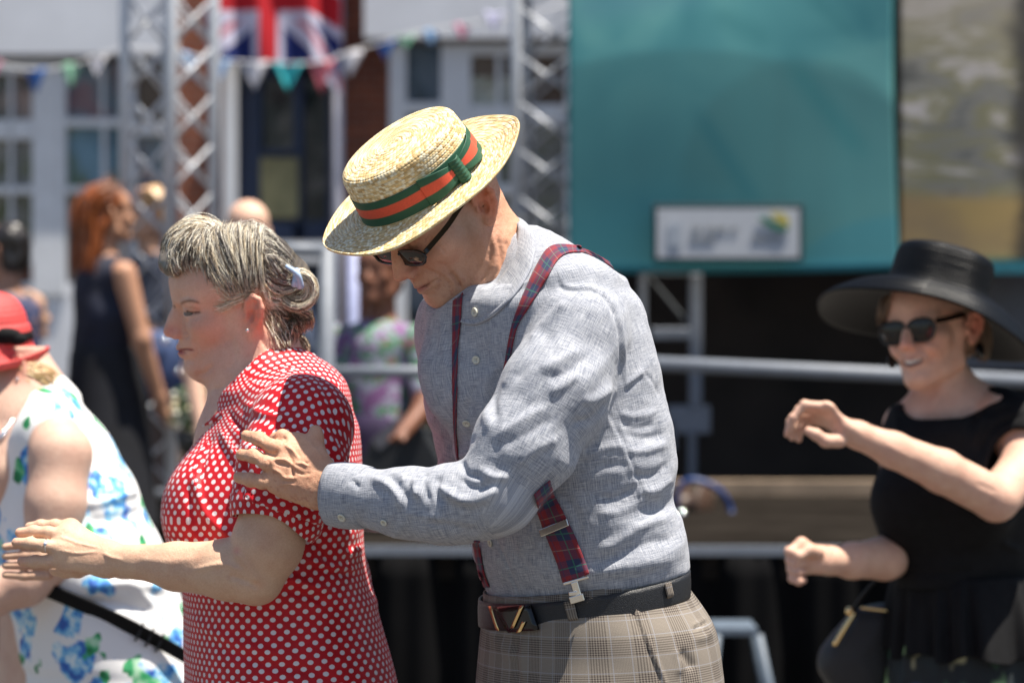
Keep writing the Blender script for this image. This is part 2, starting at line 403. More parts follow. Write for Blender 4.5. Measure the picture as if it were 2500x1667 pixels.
def dots():
    t = NT('polka_dot_cotton', .55); u, v, _ = t.sep(t.tc('UV')); P = .0156
    uv = t.tc('UV')
    def lat(ox, oy):
        a = t.math('SUBTRACT', t.math('FRACT', t.math('ADD', t.math('DIVIDE', u, P), 100.+ox)), .5); b = t.math('SUBTRACT', t.math('FRACT', t.math('ADD', t.math('DIVIDE', v, P*1.15), 100.+oy)), .5)
        b = t.math('MULTIPLY', b, 1.15)
        return t.math('SQRT', t.math('ADD', t.math('MULTIPLY', a, a), t.math('MULTIPLY', b, b)))
    d = t.math('MINIMUM', lat(0, 0), lat(.5, .5)); f = t.n('MapRange', None, Value=d, _1=.192, _2=.232, _3=1.0, _4=0.0).outputs[0]
    n = t.noise(t.mp(uv, (30, 30, 1)), 1, 2)
    red = t.ramp(n, [(.3, (.44, .003, .010)), (.7, (.58, .007, .016))])
    t.col(t.mix(f, red, (.72, .66, .68))); t.bump(t.noise(t.mp(uv, (800, 800, 1)), 1, 2), .2, .0005)
    t.b.inputs['Sheen Weight'].default_value = .05; t.b.inputs['Specular IOR Level'].default_value = .3; return t.m
M['dots'] = dots()
def floral():
    t = NT('floral_cotton', .7); oc = t.tc(); w = t.n('TexNoise', None, Vector=oc, Scale=9., Detail=2.).outputs[1]
    ow = t.mix(.12, oc, w)
    base = (.80, .80, .80)
    v1 = t.n('TexVoronoi', {'feature': 'F1'}, Vector=ow, Scale=13., Randomness=1.).outputs; d = v1[0]; pick = t.sep(v1[1])[0]
    n = t.noise(oc, 26, 4, .7); dd = t.math('ADD', d, t.math('MULTIPLY', t.math('SUBTRACT', n, .5), .55))
    m = t.n('MapRange', None, Value=dd, _1=.40, _2=.47, _3=1., _4=0.).outputs[0]; m = t.math('MULTIPLY', m, t.math('GREATER_THAN', pick, .15))
    blue = t.ramp(t.noise(oc, 38, 3, .6), [(.36, (.03, .10, .42)), (.45, (.07, .30, .68)), (.53, (.24, .55, .78)), (.62, (.70, .80, .84))])
    c = t.mix(m, base, blue)
    v2 = t.n('TexVoronoi', {'feature': 'F1'}, Vector=t.mp(ow, (1, 1, 1), loc=(.31, .12, .4)), Scale=19., Randomness=1.).outputs
    dd = t.math('ADD', v2[0], t.math('MULTIPLY', t.math('SUBTRACT', t.noise(oc, 40, 2), .5), .5))
    m2 = t.math('MULTIPLY', t.n('MapRange', None, Value=dd, _1=.34, _2=.40, _3=1., _4=0.).outputs[0], t.math('GREATER_THAN', t.sep(v2[1])[1], .52))
    c = t.mix(m2, c, t.ramp(t.noise(oc, 30, 2), [(.4, (.01, .18, .06)), (.52, (.05, .42, .16)), (.66, (.45, .72, .5))])); t.col(c)
    t.bump(t.noise(oc, 60, 2), .15, .002); return t.m
M['floral'] = floral()
def straw():
    t = NT('straw_braid', .5); a = t.n('Attribute', {'attribute_name': 'col'}).outputs[0]
    t.col(a); t.b.inputs['Specular IOR Level'].default_value = .45; return t.m
M['straw'] = straw()
M['bstraw'] = NT('black_straw', .36, Specular_IOR_Level=.22).col((.0035, .004, .005)).m
M['blackcloth'] = plain('black_jersey', (.006, .006, .007), .8, .2, 60, .15, Specular_IOR_Level=.2)
M['blackgloss'] = plain('black_acetate', (.008, .008, .009), .18, .1)
M['lens'] = NT('dark_lens', .05, Specular_IOR_Level=.45).col((.012, .009, .008)).m
M['leather'] = plain('black_leather', (.012, .013, .016), .42, .2, 220, .6)
M['brown'] = plain('brown_leather', (.09, .03, .02), .5, .2, 120, .3)
M['gold'] = NT('brass', .25, Metallic=1.).col((.86, .62, .30)).m
M['steel'] = NT('steel', .22, Metallic=1.).col((.72, .68, .62)).m
M['button'] = plain('shell_button', (.62, .60, .50), .3, .1, 300)
M['thread'] = plain('dark_thread', (.05, .055, .075), .8)
M['grosg'] = plain('green_ribbon', (.012, .075, .042), .6, .15, 400, .4)
M['grosr'] = plain('orange_ribbon', (.56, .062, .030), .6, .12, 400, .4)
M['white'] = plain('white_enamel', (.78, .76, .72), .3, .04)
M['silver'] = NT('silver', .12, Metallic=1.).col((.85, .85, .86)).m
M['stone'] = NT('clear_stone', .02).col((.6, .65, .8)).m
M['eye'] = None
def eye_m():
    t = NT('eyeball', .12); a = t.n('Attribute', {'attribute_name': 'col'}).outputs[0]; t.col(a); return t.m
M['eye'] = eye_m()
# ---------------------------------------------------------------- anatomy
def ROT(a, b, c):
    ca, sa, cb, sb, cc, sc = math.cos(a), math.sin(a), math.cos(b), math.sin(b), math.cos(c), math.sin(c)
    return np.array([[ca, -sa, 0], [sa, ca, 0], [0, 0, 1]])@np.array([[cb, 0, sb], [0, 1, 0], [-sb, 0, cb]])@np.array([[1, 0, 0], [0, cc, -sc], [0, sc, cc]])
class Head:
    def __init__(s, R, org, sc): s.R = R; s.o = np.asarray(org, float); s.s = sc
    def p(s, *l): return s.R@(np.array(l)*s.s)+s.o
    def loc(s, V): return ((V-s.o)@s.R)/s.s
def ear(S, H, sd, big=1.0):
    big *= 1.10; c = np.array([-.010, .0785*sd, .003]); up = nrm((-.22, .05*sd, .97)); bk = nrm((-.85, .60*sd, -.15)); bk = nrm(bk-up*(bk@up)); out = np.cross(bk, up)*(1 if np.cross(bk, up)[1]*sd > 0 else -1)
    def P(w, a, o=0): return H.p(*(c+(bk*w+up*a+out*o)*big))
    sc = H.s*big; R = H.R@np.stack([bk, up, out], 1); k = .003
    S.ell(P(.007, .002, .001), np.array([.0145, .028, .0045])*sc, R, .005)
    S.chain([(P(.0, .0, .003), .0022*sc), (P(-.005, .010, .004), .0032*sc), (P(-.003, .022, .004), .0043*sc), (P(.006, .030, .004), .0043*sc), (P(.016, .027, .005), .0043*sc), (P(.0215, .015, .006), .0042*sc), (P(.0205, .001, .006), .0038*sc), (P(.015, -.012, .005), .003*sc), (P(.009, -.021, .004), .003*sc)], k)
    S.chain([(P(.008, .022, .004), .002*sc), (P(.013, .012, .005), .0026*sc), (P(.013, .0, .005), .0032*sc), (P(.008, -.010, .0045), .0032*sc), (P(.003, -.012, .004), .002*sc)], k)
    S.ell(P(.004, -.022, .003), np.array([.0075, .0085, .0045])*sc, R, .004)
    S.ell(P(.004, .0, .007), np.array([.0065, .0095, .0085])*sc, R, .002, '-'); S.ell(P(.012, .020, .008), np.array([.004, .006, .005])*sc, R, .002, '-')
    S.ell(P(-.0045, -.003, .004), np.array([.003, .005, .0035])*sc, R, .003)
def head(S, H, fem=False, jaw=1.0, jowl=0.0, ears=(1, -1), smile=False, nose=1.0, slit=True, gaze=None):
    p = H.p; s = H.s; R = H.R; E = lambda c, r, k=.012, op='+': S.ell(p(*c), np.array(r)*s, R, k, op)
    C = lambda a, b, ra, rb, k=.01, op='+': S.rc(p(*a), p(*b), ra*s, rb*s, k, op)
    E((-.006, 0, .052), (.094, .076, .080)); E((.042, 0, .055), (.056, .061, .050), .02)
    E((.040, 0, -.016), (.052, .057, .062), .02); E((.070, 0, -.042), (.036, .034, .030), .02)
    E((.088, 0, -.079), (.0175, .021*jaw, .0185), .016); E((.035, 0, -.062), (.045, .043, .028), .02)
    for q in (1, -1):
        C((.080, .012*q, -.083), (.005, .052*q*jaw, -.056), .016, .019, .02); C((.005, .052*q*jaw, -.056), (.0, .061*q, .0), .019, .014, .02)
        E((.060, .041*q, -.004), (.027, .021, .021), .02)
        C((.090, .010*q, .037), (.070, .047*q, .036), .0095 if not fem else .007, .008, .012)
        E((.104, .032*q, .018), (.019, .020, .0125), .012, '-')
        E((.0765, .0325*q, .018), (.0142, .0152, .0142), .006)
        E((.1075, .0125*q*nose, -.018), (.0100*nose, .0062, .0078), .005)
        E((.112, .0065*q, -.0265), (.0065, .0034, .0045), .003, '-')
    C((.093, 0, .026), (.112, 0, -.003), .0065, .0085, .010); E((.099, 0, -.004), (.015, .0125, .022), .008); E((.1155, 0, -.0125), (.0112*nose, .0108, .0098), .006)
    mz = .006 if smile else 0
    if gaze:
        for q in (1, -1): S.ell(p(.083, .0385*q, .0205), np.array((.0125, .0125, .0027))*s, R, .0012, '-')
    for q in (1, -1):
        C((.1065, 0, -.0435), (.092, (.022+mz*.6)*q, -.0485+mz), .0048 if fem else .0038, .003, .006)
        C((.1045, 0, -.0545), (.092, (.021+mz*.6)*q, -.0505+mz), .0058 if fem else .0050, .003, .006)
        if jowl: E((.035, .036*q, -.078), (.040*jowl, .022*jowl, .028*jowl), .02)
    if jowl: E((.052, 0, -.100), (.036*jowl, .032*jowl, .024*jowl), .025)
    if smile:
        for q in (1, -1): E((.075, .034*q, -.022), (.022, .017, .016), .012)
        for q in (-1.45, -.7, 0, .7, 1.45): E((.108-.0045*abs(q), .011*q, -.0505+.0028*abs(q)), (.014, .0085, .0064-.0010*abs(q)), .002, '-')
    else: E((.108, 0, -.0487), (.018, .024, .0010), .0022, '-')
    for q in ears: ear(S, H, q)
def skin_color(V, N, H, base, lips=(.45, .14, .12), lipw=1.0, stubble=0, blush=.25, freck=.08):
    c = np.tile(np.array(base, float), (len(V), 1)); L = H.loc(V)
    def blob(c0, r): return np.exp(-(((L-np.array(c0))/np.array(r))**2).sum(1))
    def mixin(w, t): nonlocal c; c = c*(1-w[:, None])+np.array(t)*w[:, None]
    red = np.array(base)*np.array([1.05, .60, .58])
    a = np.abs(L[:, 1]); La = L.copy(); La[:, 1] = a
    bl = lambda c0, r: np.exp(-(((La-np.array(c0))/np.array(r))**2).sum(1))
    mixin(np.clip(blush*(bl((.075, .04, -.015), (.03, .025, .025))), 0, 1), red)
    mixin(np.clip(.55*bl((.118, .004, -.014), (.018, .018, .014)), 0, 1), red)
    mixin(np.clip(.75*bl((-.014, .094, .006), (.03, .018, .04)), 0, 1), np.array(base)*np.array([1.05, .50, .40]))
    lm = np.clip(1.6*bl((.105, .0, -.049), (.012, .021*lipw, .0078))-.35, 0, 1); mixin(lm, lips)
    if stubble:
        w = stubble*np.clip(bl((.08, .03, -.065), (.055, .06, .035))+.6*bl((.03, .06, .0), (.03, .03, .05)), 0, 1)*(1-lm); mixin(np.clip(w, 0, .8), np.array(base)*.55+.06)
    m1 = fbm(V*38, 3, 4)[:, None]; c = c*(1+m1*np.array([.10, .18, .18])); fk = sstep(.36, .62, vnoise(V*330, 6))*sstep(-.2, .4, vnoise(V*30, 7)); c = c*(1-freck*fk[:, None]*np.array([.6, 1, 1]))
    return c
def hand(S, wr, mcps, fingers, rp, thumb=None, r=.0088, k=.006, flat=None):
    """palm from wrist point wr to knuckles; each finger a chain of joints (world points)"""
    wr = np.asarray(wr)
    for m in mcps: S.rc(wr, m, rp*1.15, rp*.78, .012, flat=flat)
    for a, b in zip(mcps[:-1], mcps[1:]): S.rc(a, b, rp*.8, rp*.8, .008, flat=flat)
    for f in fingers:
        n = len(f); S.chain([(np.asarray(q), r*(1.12-.30*i/(n-1))) for i, q in enumerate(f)], k*.6)
        for q in f[1:-1]: S.ell(q, np.array([1, 1, 1])*r*1.03, None, .004)
    if thumb is not None: S.chain([(np.asarray(q), r*(1.6-.55*i/(len(thumb)-1))) for i, q in enumerate(thumb)], k)
def eyeball(H, sd, parent, iris=(.10, .16, .22), name='eye'):
    c = np.array([.0765, .0325*sd, .018]); b = MB().sphere((0, 0, 0), .0125, 32, 24); V = np.array(b.v)
    d = nrm((1, .0, -.12)); cosv = (V/.0125)@d; col = np.where((cosv > .90)[:, None], np.array(iris), np.array([.17, .14, .125])); col = np.where((cosv > .975)[:, None], .004, col)
    b.v = [tuple(H.p(*(v+c))) for v in V]; o = b.build(name, M['eye'], parent, True)
    ca = o.data.color_attributes.new('col', 'FLOAT_COLOR', 'POINT'); c4 = np.ones((len(V), 4), np.float32); c4[:, :3] = col; ca.data.foreach_set('color', c4.ravel())
    return o
def strands(name, guides, n, r, cols, parent, seed=0, jit=.004, steps=14, bvh=None, off=.0015):
    """hair: guides = list of polylines (world) in order; strands interpolate between neighbours"""
    rnd = np.random.RandomState(seed); G = np.array([catmull(g, steps) for g in guides]); m = len(G)
    if bvh is not None:
        for g_ in G:
            for q_ in g_:
                P0 = project(q_[None])[0]; h = cam_ray(bvh, P0[0], P0[1])
                if h[0] is not None: q_[:] = np.array(h[0]+h[1]*off)
    VV = []; FF = []; CC = []; o = 0
    T = np.linspace(0, 1, steps)
    for i in range(n):
        u = rnd.rand()*(m-1); a = int(min(u, m-2)); f = u-a; P = G[a]*(1-f)+G[a+1]*f
        j = rnd.randn(3)*jit; j2 = rnd.randn(3)*jit; P = P+j*(1-T)[:, None]+j2*T[:, None]+np.sin(T*rnd.uniform(3, 9)+rnd.rand()*6)[:, None]*rnd.randn(3)*jit*.35
        t0, t1 = sorted((rnd.rand()*.25, 1-rnd.rand()*.15)); P = catmull(P, steps) if False else P[int(t0*steps):max(int(t1*steps), int(t0*steps)+4)]
        q = len(P); Tn = np.gradient(P, axis=0); Tn /= np.maximum(np.linalg.norm(Tn, axis=1), 1e-9)[:, None]
        u0 = np.cross(Tn, [.3, 1., .2]); u0 /= np.maximum(np.linalg.norm(u0, axis=1), 1e-9)[:, None]; w0 = np.cross(Tn, u0)
        rr = r*rnd.uniform(.6, 1.5)*np.clip(np.minimum(np.linspace(0, 1, q), 1-np.linspace(0, 1, q))*8+.25, 0, 1)
        ring = np.stack([P+rr[:, None]*(u0*math.cos(t)+w0*math.sin(t)) for t in (0, 2.094, 4.189)], 1)
        VV.append(ring.reshape(-1, 3)); B = np.arange(q-1)[:, None]*3; 
        FF.append(o+np.concatenate([np.concatenate([B+k, B+(k+1) % 3, B+3+(k+1) % 3, B+3+k], 1) for k in range(3)])); o += q*3
        cc = cols(rnd, u/(m-1)); CC.append(np.tile(cc, (q*3, 1)))
    return mesh_np(name, np.concatenate(VV), np.concatenate(FF), M['hair'], parent, col=np.concatenate(CC))
def ribbon_px(bv, Lp, Rp, n=40, m=6, off=.0025, th=.0015, fallY=.02):
    """band laid on a surface: its two edges are given as photo pixels, cast on to the surface"""
    Lp = catmull(Lp, n); Rp = catmull(Rp, n); P = np.zeros((n, m+1, 3)); Nn = np.zeros((n, m+1, 3))
    last = None
    for i in range(n):
        for j in range(m+1):
            q = Lp[i]*(1-j/m)+Rp[i]*j/m; h = cam_ray(bv, q[0], q[1])
            if h[0] is not None: P[i, j] = h[0]; Nn[i, j] = h[1]; last = h[0].y
            else: P[i, j] = W(q[0], q[1], last if last is not None else fallY); Nn[i, j] = (0, -1, 0)
    for _ in range(3):
        P[1:-1] = (P[:-2]+2*P[1:-1]+P[2:])/4; P[:, 1:-1, 1] = (P[:, :-2, 1]+2*P[:, 1:-1, 1]+P[:, 2:, 1])/4
        Nn[1:-1] = (Nn[:-2]+Nn[1:-1]+Nn[2:])
    Nn /= np.maximum(np.linalg.norm(Nn, axis=2), 1e-9)[..., None]
    P = P+Nn*off
    cum = np.concatenate([[0], np.cumsum(np.linalg.norm(np.diff(P[:, m//2], axis=0), axis=1))])
    U = np.zeros((n, m+1, 2)); U[..., 0] = np.linspace(0, .036, m+1)[None]; U[..., 1] = cum[:, None]
    return P, U
def sheet(name, P, U, material, parent, th=.0015, closed=False):
    V, F = grid_mesh(P, closed); N = normals(V, F)
    c = np.array([0, CAMY, CAMZ])-V
    if (N*c).sum(1).mean() < 0: F = F[:, ::-1]; N = -N
    V2, F2 = thick(V, F, th, N); u = U.reshape(-1, 2); u = np.vstack([u, u])
    return mesh_np(name, V2, F2, material, parent, uv=u[F2].reshape(-1, 2))
# ---------------------------------------------------------------- cloth helpers
def cyl_uv(V, F, axis, R, ref=(0, -1, 0)):
    """uv in metres round and along a polyline axis; returns per corner values"""
    A = np.asarray(axis, float); cum = np.concatenate([[0], np.cumsum(np.linalg.norm(np.diff(A, axis=0), axis=1))])
    best = np.full(len(V), 1e9); al = np.zeros(len(V)); O = np.zeros_like(V); T = np.zeros_like(V)
    for i in range(len(A)-1):
        ba = A[i+1]-A[i]; L = np.linalg.norm(ba); t = (V-A[i])@ba/L**2
        tc = np.clip(t, -9 if i == 0 else 0, 9 if i == len(A)-2 else 1)
        o = V-A[i]-tc[:, None]*ba; d = (o*o).sum(1); m = d < best; best = np.where(m, d, best); al = np.where(m, cum[i]+tc*L, al)
        O[m] = o[m]; T[m] = ba/L
    r = np.array(ref, float); e1 = r-T*(T@r)[:, None]; e1 /= np.maximum(np.linalg.norm(e1, axis=1), 1e-6)[:, None]; e2 = np.cross(T, e1)
    an = np.arctan2((O*e2).sum(1), (O*e1).sum(1)); a = an[F]; a0 = a[:, :1]; a = a-np.round((a-a0)/(2*math.pi))*2*math.pi
    # outward slope gain: keeps the print even where the surface turns over
    return np.stack([a*R, al[F]], -1).reshape(-1, 2), an, al
def cloth_uv(V, F, regs, S):
    """regs: list of (group, axis, R); chooses a region per face"""
    c = V[F].mean(1); D = np.stack([S.gd(g, c)+b for g, ax, R, b in regs]); w = D.argmin(0); uv = np.zeros((F.size, 2)); k = F.shape[1]
    for i, (g, ax, R, b) in enumerate(regs):
        m = np.nonzero(w == i)[0]
        if len(m): u, _, _ = cyl_uv(V, F[m], ax, R); idx = (m[:, None]*k+np.arange(k)).ravel(); uv[idx] = u+i*1.7
    return uv, w
def silh(rows, ang, ratio, Yc):
    """stack stations from silhouette pixels (py, left, right) for a body turned by ang"""
    st = []
    for r in rows:
        py, l, rt = r[:3]; Y = Yc(py) if callable(Yc) else Yc; c = W((l+rt)/2, py, Y); hx = PXR((rt-l)/2, Y)
        a = hx/math.sqrt(math.cos(ang)**2+(ratio*math.sin(ang))**2); st.append((c[2], c[0], Y, a, a*ratio, ang))
    return st
# ================================================================ MAN WITH STRAW HAT
def build_man():
    root = empty('person', (W(1450, 3194, 0)[0], 0, 0), 'man in straw boater, grey shirt and tartan braces looking down', 'person')
    H = Head(ROT(3.743, .776, -.067), (-.094, -.03, CAMZ+.180), .969)
    ANG = math.radians(-57)
    # --- body
    S = SDF(); head(S, H, jaw=1.05, nose=1.12, ears=(1, -1))
    p = H.p; s = H.s
    nb = W(1203, 652, .01)
    S.rc(p(-.040, 0, .0), nb, .054, .053, .02); S.rc(p(.005, 0, -.055), W(1180, 680, -.005), .040, .052, .02)
    S.rc(p(-.035, .050, -.022), W(1195, 640, -.062), .013, .010, .012); S.rc(p(-.01, .05, -.05), W(1172, 678, -.055), .008, .008, .010)
    S.rc(p(-.05, .035, -.03), W(1215, 610, -.035), .014, .012, .014)
    S.rc(nb, W(1330, 900, -.02), .07, .09, .03); S.rc(W(1330, 900, -.02), W(1420, 1420, 0), .09, .10, .03)
    S.chain([(W(1340, 760, -.07), .05), (W(1425, 810, -.15), .045), (W(1295, 1080, -.20), .042), (W(1205, 1225, -.21), .038), (W(1000, 1228, -.15), .034), (W(860, 1205, -.108), .027), (W(815, 1188, -.096), .0265)], .012)
    S.chain([(W(1200, 760, .05), .05), (W(1110, 830, .14), .045), (W(1160, 1180, .20), .04), (W(1120, 1225, .22), .036), (W(900, 1235, .31), .028), (W(850, 1225, .33), .022)], .012)
    fd = (nrm((.25, 1, -.45)), .62)
    Q = lambda x, y, Y: W(x, y, Y-.028)
    mc = [Q(722, 1086, -.035), Q(698, 1102, -.045), Q(678, 1132, -.052), Q(672, 1168, -.052)]
    hand(S, Q(806, 1188, -.066), mc,
         [[mc[0], Q(690, 1067, -.036), Q(676, 1072, -.012), Q(672, 1084, .0)],
          [mc[1], Q(664, 1090, -.052), Q(632, 1071, -.044), Q(601, 1063, -.026)],
          [mc[2], Q(650, 1130, -.058), Q(620, 1113, -.050), Q(589, 1109, -.032)],
          [mc[3], Q(640, 1175, -.056), Q(612, 1171, -.046), Q(583, 1165, -.032)]],
         .021, [Q(790, 1150, -.050), Q(768, 1100, -.030), Q(768, 1074, -.024), Q(771, 1055, -.018)], r=.0100, flat=fd)
    S.rc(Q(770, 1200, -.06), Q(700, 1190, -.052), .024, .016, .014, flat=fd)
    S.rc(Q(760, 1130, -.05), Q(735, 1100, -.035), .020, .016, .014, flat=fd)
    hc = Q(850, 1225, .33)
    S.rc(hc, hc+(-.09, .01, -.005), .022, .018, .01)
    for i in range(4): S.chain([(hc+(-.09, .01, .025-.017*i), .009), (hc+(-.13, -.01, .024-.017*i), .008), (hc+(-.155, -.03, .02-.015*i), .007)], .004)
    hu = nrm((-.50, -.41, .765)); ho = W(1032, 452, -.03)-hu*.006
    S._add(lambda z: np.where(z[:, 2] > CAMZ+.05, (z-ho)@hu, -1.), (-9, -9, -9), (9, 9, 9), .001, '&')
    V, F = S.mesh(.0021, smooth=2); N = normals(V, F)
    wr = lambda x, y: (920+x/6.032, 540+y/6.032)
    hd = lambda x, y: (560+x/5.226, 1000+y/5.226)
    st = [([wr(650, 680), wr(850, 760), wr(1010, 860), wr(1080, 960)], 6, -1.3), ([wr(700, 640), wr(860, 700), wr(1010, 800)], 9, .8),
          ([wr(1080, 740), wr(1170, 860), wr(1240, 990)], 5, -2.4), ([wr(1150, 720), wr(1250, 840), wr(1310, 960)], 8, 1.0), ([wr(1030, 800), wr(1120, 920), wr(1150, 1050)], 8, .8),
          ([wr(670, 970), wr(780, 930), wr(880, 875), wr(960, 880)], 3.5, -1.7), ([wr(780, 1080), wr(880, 1075)], 5, -.8), ([wr(640, 700), wr(655, 760), wr(560, 810)], 4, -1.2),
          ([wr(860, 350), wr(960, 400), wr(1000, 470)], 3.5, -.8), ([wr(830, 300), wr(930, 320)], 3.5, -.6), ([wr(880, 600), wr(980, 640), wr(1100, 730)], 5, -.5),
          ([wr(1660, 200), wr(1650, 600), wr(1500, 900)], 9, -1.5), ([wr(1790, 250), wr(1830, 500), wr(1850, 800)], 7, -1.8), ([wr(1720, 250), wr(1750, 500), wr(1720, 850)], 8, 1.2),
          ([wr(1530, 1000), wr(1640, 900), wr(1760, 700)], 7, -1), ([wr(1900, 300), wr(1960, 500)], 6, -1),
          # hand: tendons, veins and knuckle creases
          ([hd(760, 560), hd(800, 640), hd(800, 760), hd(820, 860)], 3.2, -1.6), ([hd(560, 640), hd(700, 640), hd(800, 700), hd(880, 760)], 4, 1.4), ([hd(540, 740), hd(640, 800), hd(720, 870), hd(860, 870)], 4, 1.6),
          ([hd(700, 440), hd(800, 520), hd(880, 600), hd(980, 700)], 3.5, 1.4), ([hd(860, 540), hd(920, 640), hd(1010, 690)], 3, -1.4), ([hd(1000, 380), hd(1100, 520), hd(1180, 640)], 6, .9),
          ([hd(580, 660), hd(680, 700), hd(780, 700)], 4.5, -1.2), ([hd(840, 680), hd(930, 690), hd(1000, 720)], 3.5, 1.2), ([hd(850, 790), hd(950, 820), hd(1030, 800)], 4, -1.2),
          ([hd(560, 560), hd(590, 600), hd(600, 540)], 2.5, -.9), ([hd(480, 640), hd(520, 680), hd(520, 740)], 2.5, -.8), ([hd(700, 340), hd(730, 400)], 2.5, -.8), ([hd(640, 960), hd(740, 945), hd(830, 965)], 3.5, 1.3),
          ([hd(280, 820), hd(290, 870)], 2, -.6), ([hd(420, 820), hd(440, 870)], 2, -.6), ([hd(320, 540), hd(350, 600)], 2, -.6), ([hd(410, 330), hd(440, 400)], 2, -.6)]
    st = [(a_, b_*.9, c_*1.8) for a_, b_, c_ in st]
    V = sculpt(V, N, st); N = normals(V, F); V = V+N*(fbm(V*130, 3, 5)*.0008+np.minimum(0, fbm(V*np.array([60, 60, 60.]), 2, 8))*.0012)[:, None]
    P = project(V); fc = facing(V, N)
    c = skin_color(V, N, H, (.62, .335, .215), lips=(.44, .16, .12), stubble=.34, blush=.2, freck=.28)
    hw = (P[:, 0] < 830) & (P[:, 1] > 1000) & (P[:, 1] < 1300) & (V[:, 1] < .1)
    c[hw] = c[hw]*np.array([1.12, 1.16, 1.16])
    for t, w_, a, cc in ((hd(1000, 850), 60, .35, (.40, .17, .09)), (hd(640, 720), 22, .25, (.40, .17, .10)), (wr(1380, 60), 45, .5, (.30, .25, .22)), (wr(1250, 0), 40, .4, (.34, .27, .24)), (wr(560, 700), 12, .35, (.40, .12, .09)), (wr(850, 430), 16, .4, (.30, .11, .06))):
        g = np.exp(-((P-np.array(t))**2).sum(1)/w_**2)*a*fc; c = c*(1-g[:, None])+np.array(cc)*g[:, None]
    body = mesh_np('body', V, F, M['skin'], root, col=np.clip(c, 0, 1))
    # --- shirt
    S = SDF(); S.g = 'torso'
    rows = [(705, 1075, 1500), (740, 1046, 1546), (800, 1052, 1572), (880, 1073, 1596), (957, 1090, 1610), (1040, 1105, 1624), (1127, 1120, 1636), (1212, 1140, 1630), (1265, 1150, 1648), (1318, 1158, 1662), (1370, 1166, 1668), (1405, 1180, 1660), (1435, 1192, 1644), (1520, 1200, 1636)]
    S.stack(silh(rows, ANG, .68, lambda y: .0+.0*y), .03, pw=2.15)
    S.ell(W(1385, 742, .0), (.092, .120, .072), ROT(0, .40, 0), .05); S.rc(W(1275, 655, -.01), W(1405, 725, -.12), .040, .058, .04)
    S.rc(W(1240, 690, .04), W(1150, 800, .12), .045, .070, .05); S.ell(W(1300, 640, .02), (.055, .08, .042), ROT(0, .5, 0), .05)
    S.rc(W(1180, 790, .0), W(1160, 900, .0), .060, .08, .05)
    cn = nrm(W(1060, 560, 0)-W(1195, 650, 0)); S.rc(W(1178, 676, -.015)+cn*.084, W(1178, 676, -.015)+cn*.3, .091, .125, .010, '-')
    S.g = 'sleeve'
    sl = [(W(1405, 765, -.125), PXR(80)), (W(1418, 810, -.15), PXR(102)), (W(1360, 955, -.185), PXR(121)), (W(1282, 1088, -.205), PXR(114)), (W(1212, 1208, -.215), PXR(92)), (W(1100, 1235, -.195), PXR(86)), (W(1000, 1228, -.170), PXR(76)), (W(890, 1214, -.132), PXR(67))]
    S.chain(sl, .018); S.g = 'far'
    S.chain([(W(1130, 820, .12), .07), (W(1170, 1180, .2), .055), (W(1120, 1225, .22), .05), (W(900, 1235, .31), .04)], .02)
    bz = W(1423, 1452, 0); pn = nrm((-.18, -.03, 1))
    S._add(lambda q: -((q-bz-np.array([0, 0, .015]))@pn), (-9, -9, -9), (9, 9, 9), .001, '&')
    V, F = S.mesh(.0029, smooth=3); N = normals(V, F); N = lapl(N, F, 6); N /= np.linalg.norm(N, axis=1)[:, None]
    axT = [W(1440, 1500, 0), W(1370, 1050, -.02), W(1300, 700, -.04)]; axS = [W(1450, 740, -.12), W(1222, 1190, -.212), W(880, 1212, -.112)]
    uv, an, al = cyl_uv(V, F, axT, .15)
    dS = S.gd('sleeve', V)-S.gd('torso', V); wsl = sstep(.01, -.01, dS)
    # soft drag folds
    px = project(V); r_ = px-np.array([1560, 1130.]); ax = (1-wsl)
    n1 = fbm(np.stack([V[:, 0]*7, V[:, 1]*7, V[:, 2]*26+V[:, 0]*7], 1), 3, 3); low = sstep(850, 1050, px[:, 1])*sstep(1460, 1390, px[:, 1])
    rd = 1-np.abs(vnoise(np.stack([V[:, 0]*6+vnoise(V*9)*.6, V[:, 1]*6, V[:, 2]*21-V[:, 0]*5], 1), 11))*2.2
    D = ax*low*(n1*.0035+np.clip(rd, -.4, 1)*.0034)+ax*(1-low)*fbm(V*14, 2, 4)*.0018
    e = np.array([.52, .35, .78]); e2 = np.array([-.8, .1, .55])
    n2 = 1-np.abs(vnoise(np.stack([V@e*6+vnoise(V*8)*.7, V@e2*22, V[:, 1]*9], 1), 21))*2.1
    n3 = 1-np.abs(vnoise(np.stack([V@e*14+vnoise(V*16)*.8, V@e2*50, V[:, 1]*22], 1), 41))*2.2; D += wsl*(np.clip(n2, -.4, 1)*.0024+fbm(V*22, 2, 9)*.0010+np.clip(n3, -.3, 1)*.0011)+(1-wsl)*np.clip(n3, -.3, 1)*.0008
    V = V+N*D[:, None]
    f = lambda x, y: (1000+x/1.668, 560+y/1.668); g = lambda x, y: (560+x/3.137, 980+y/3.137)
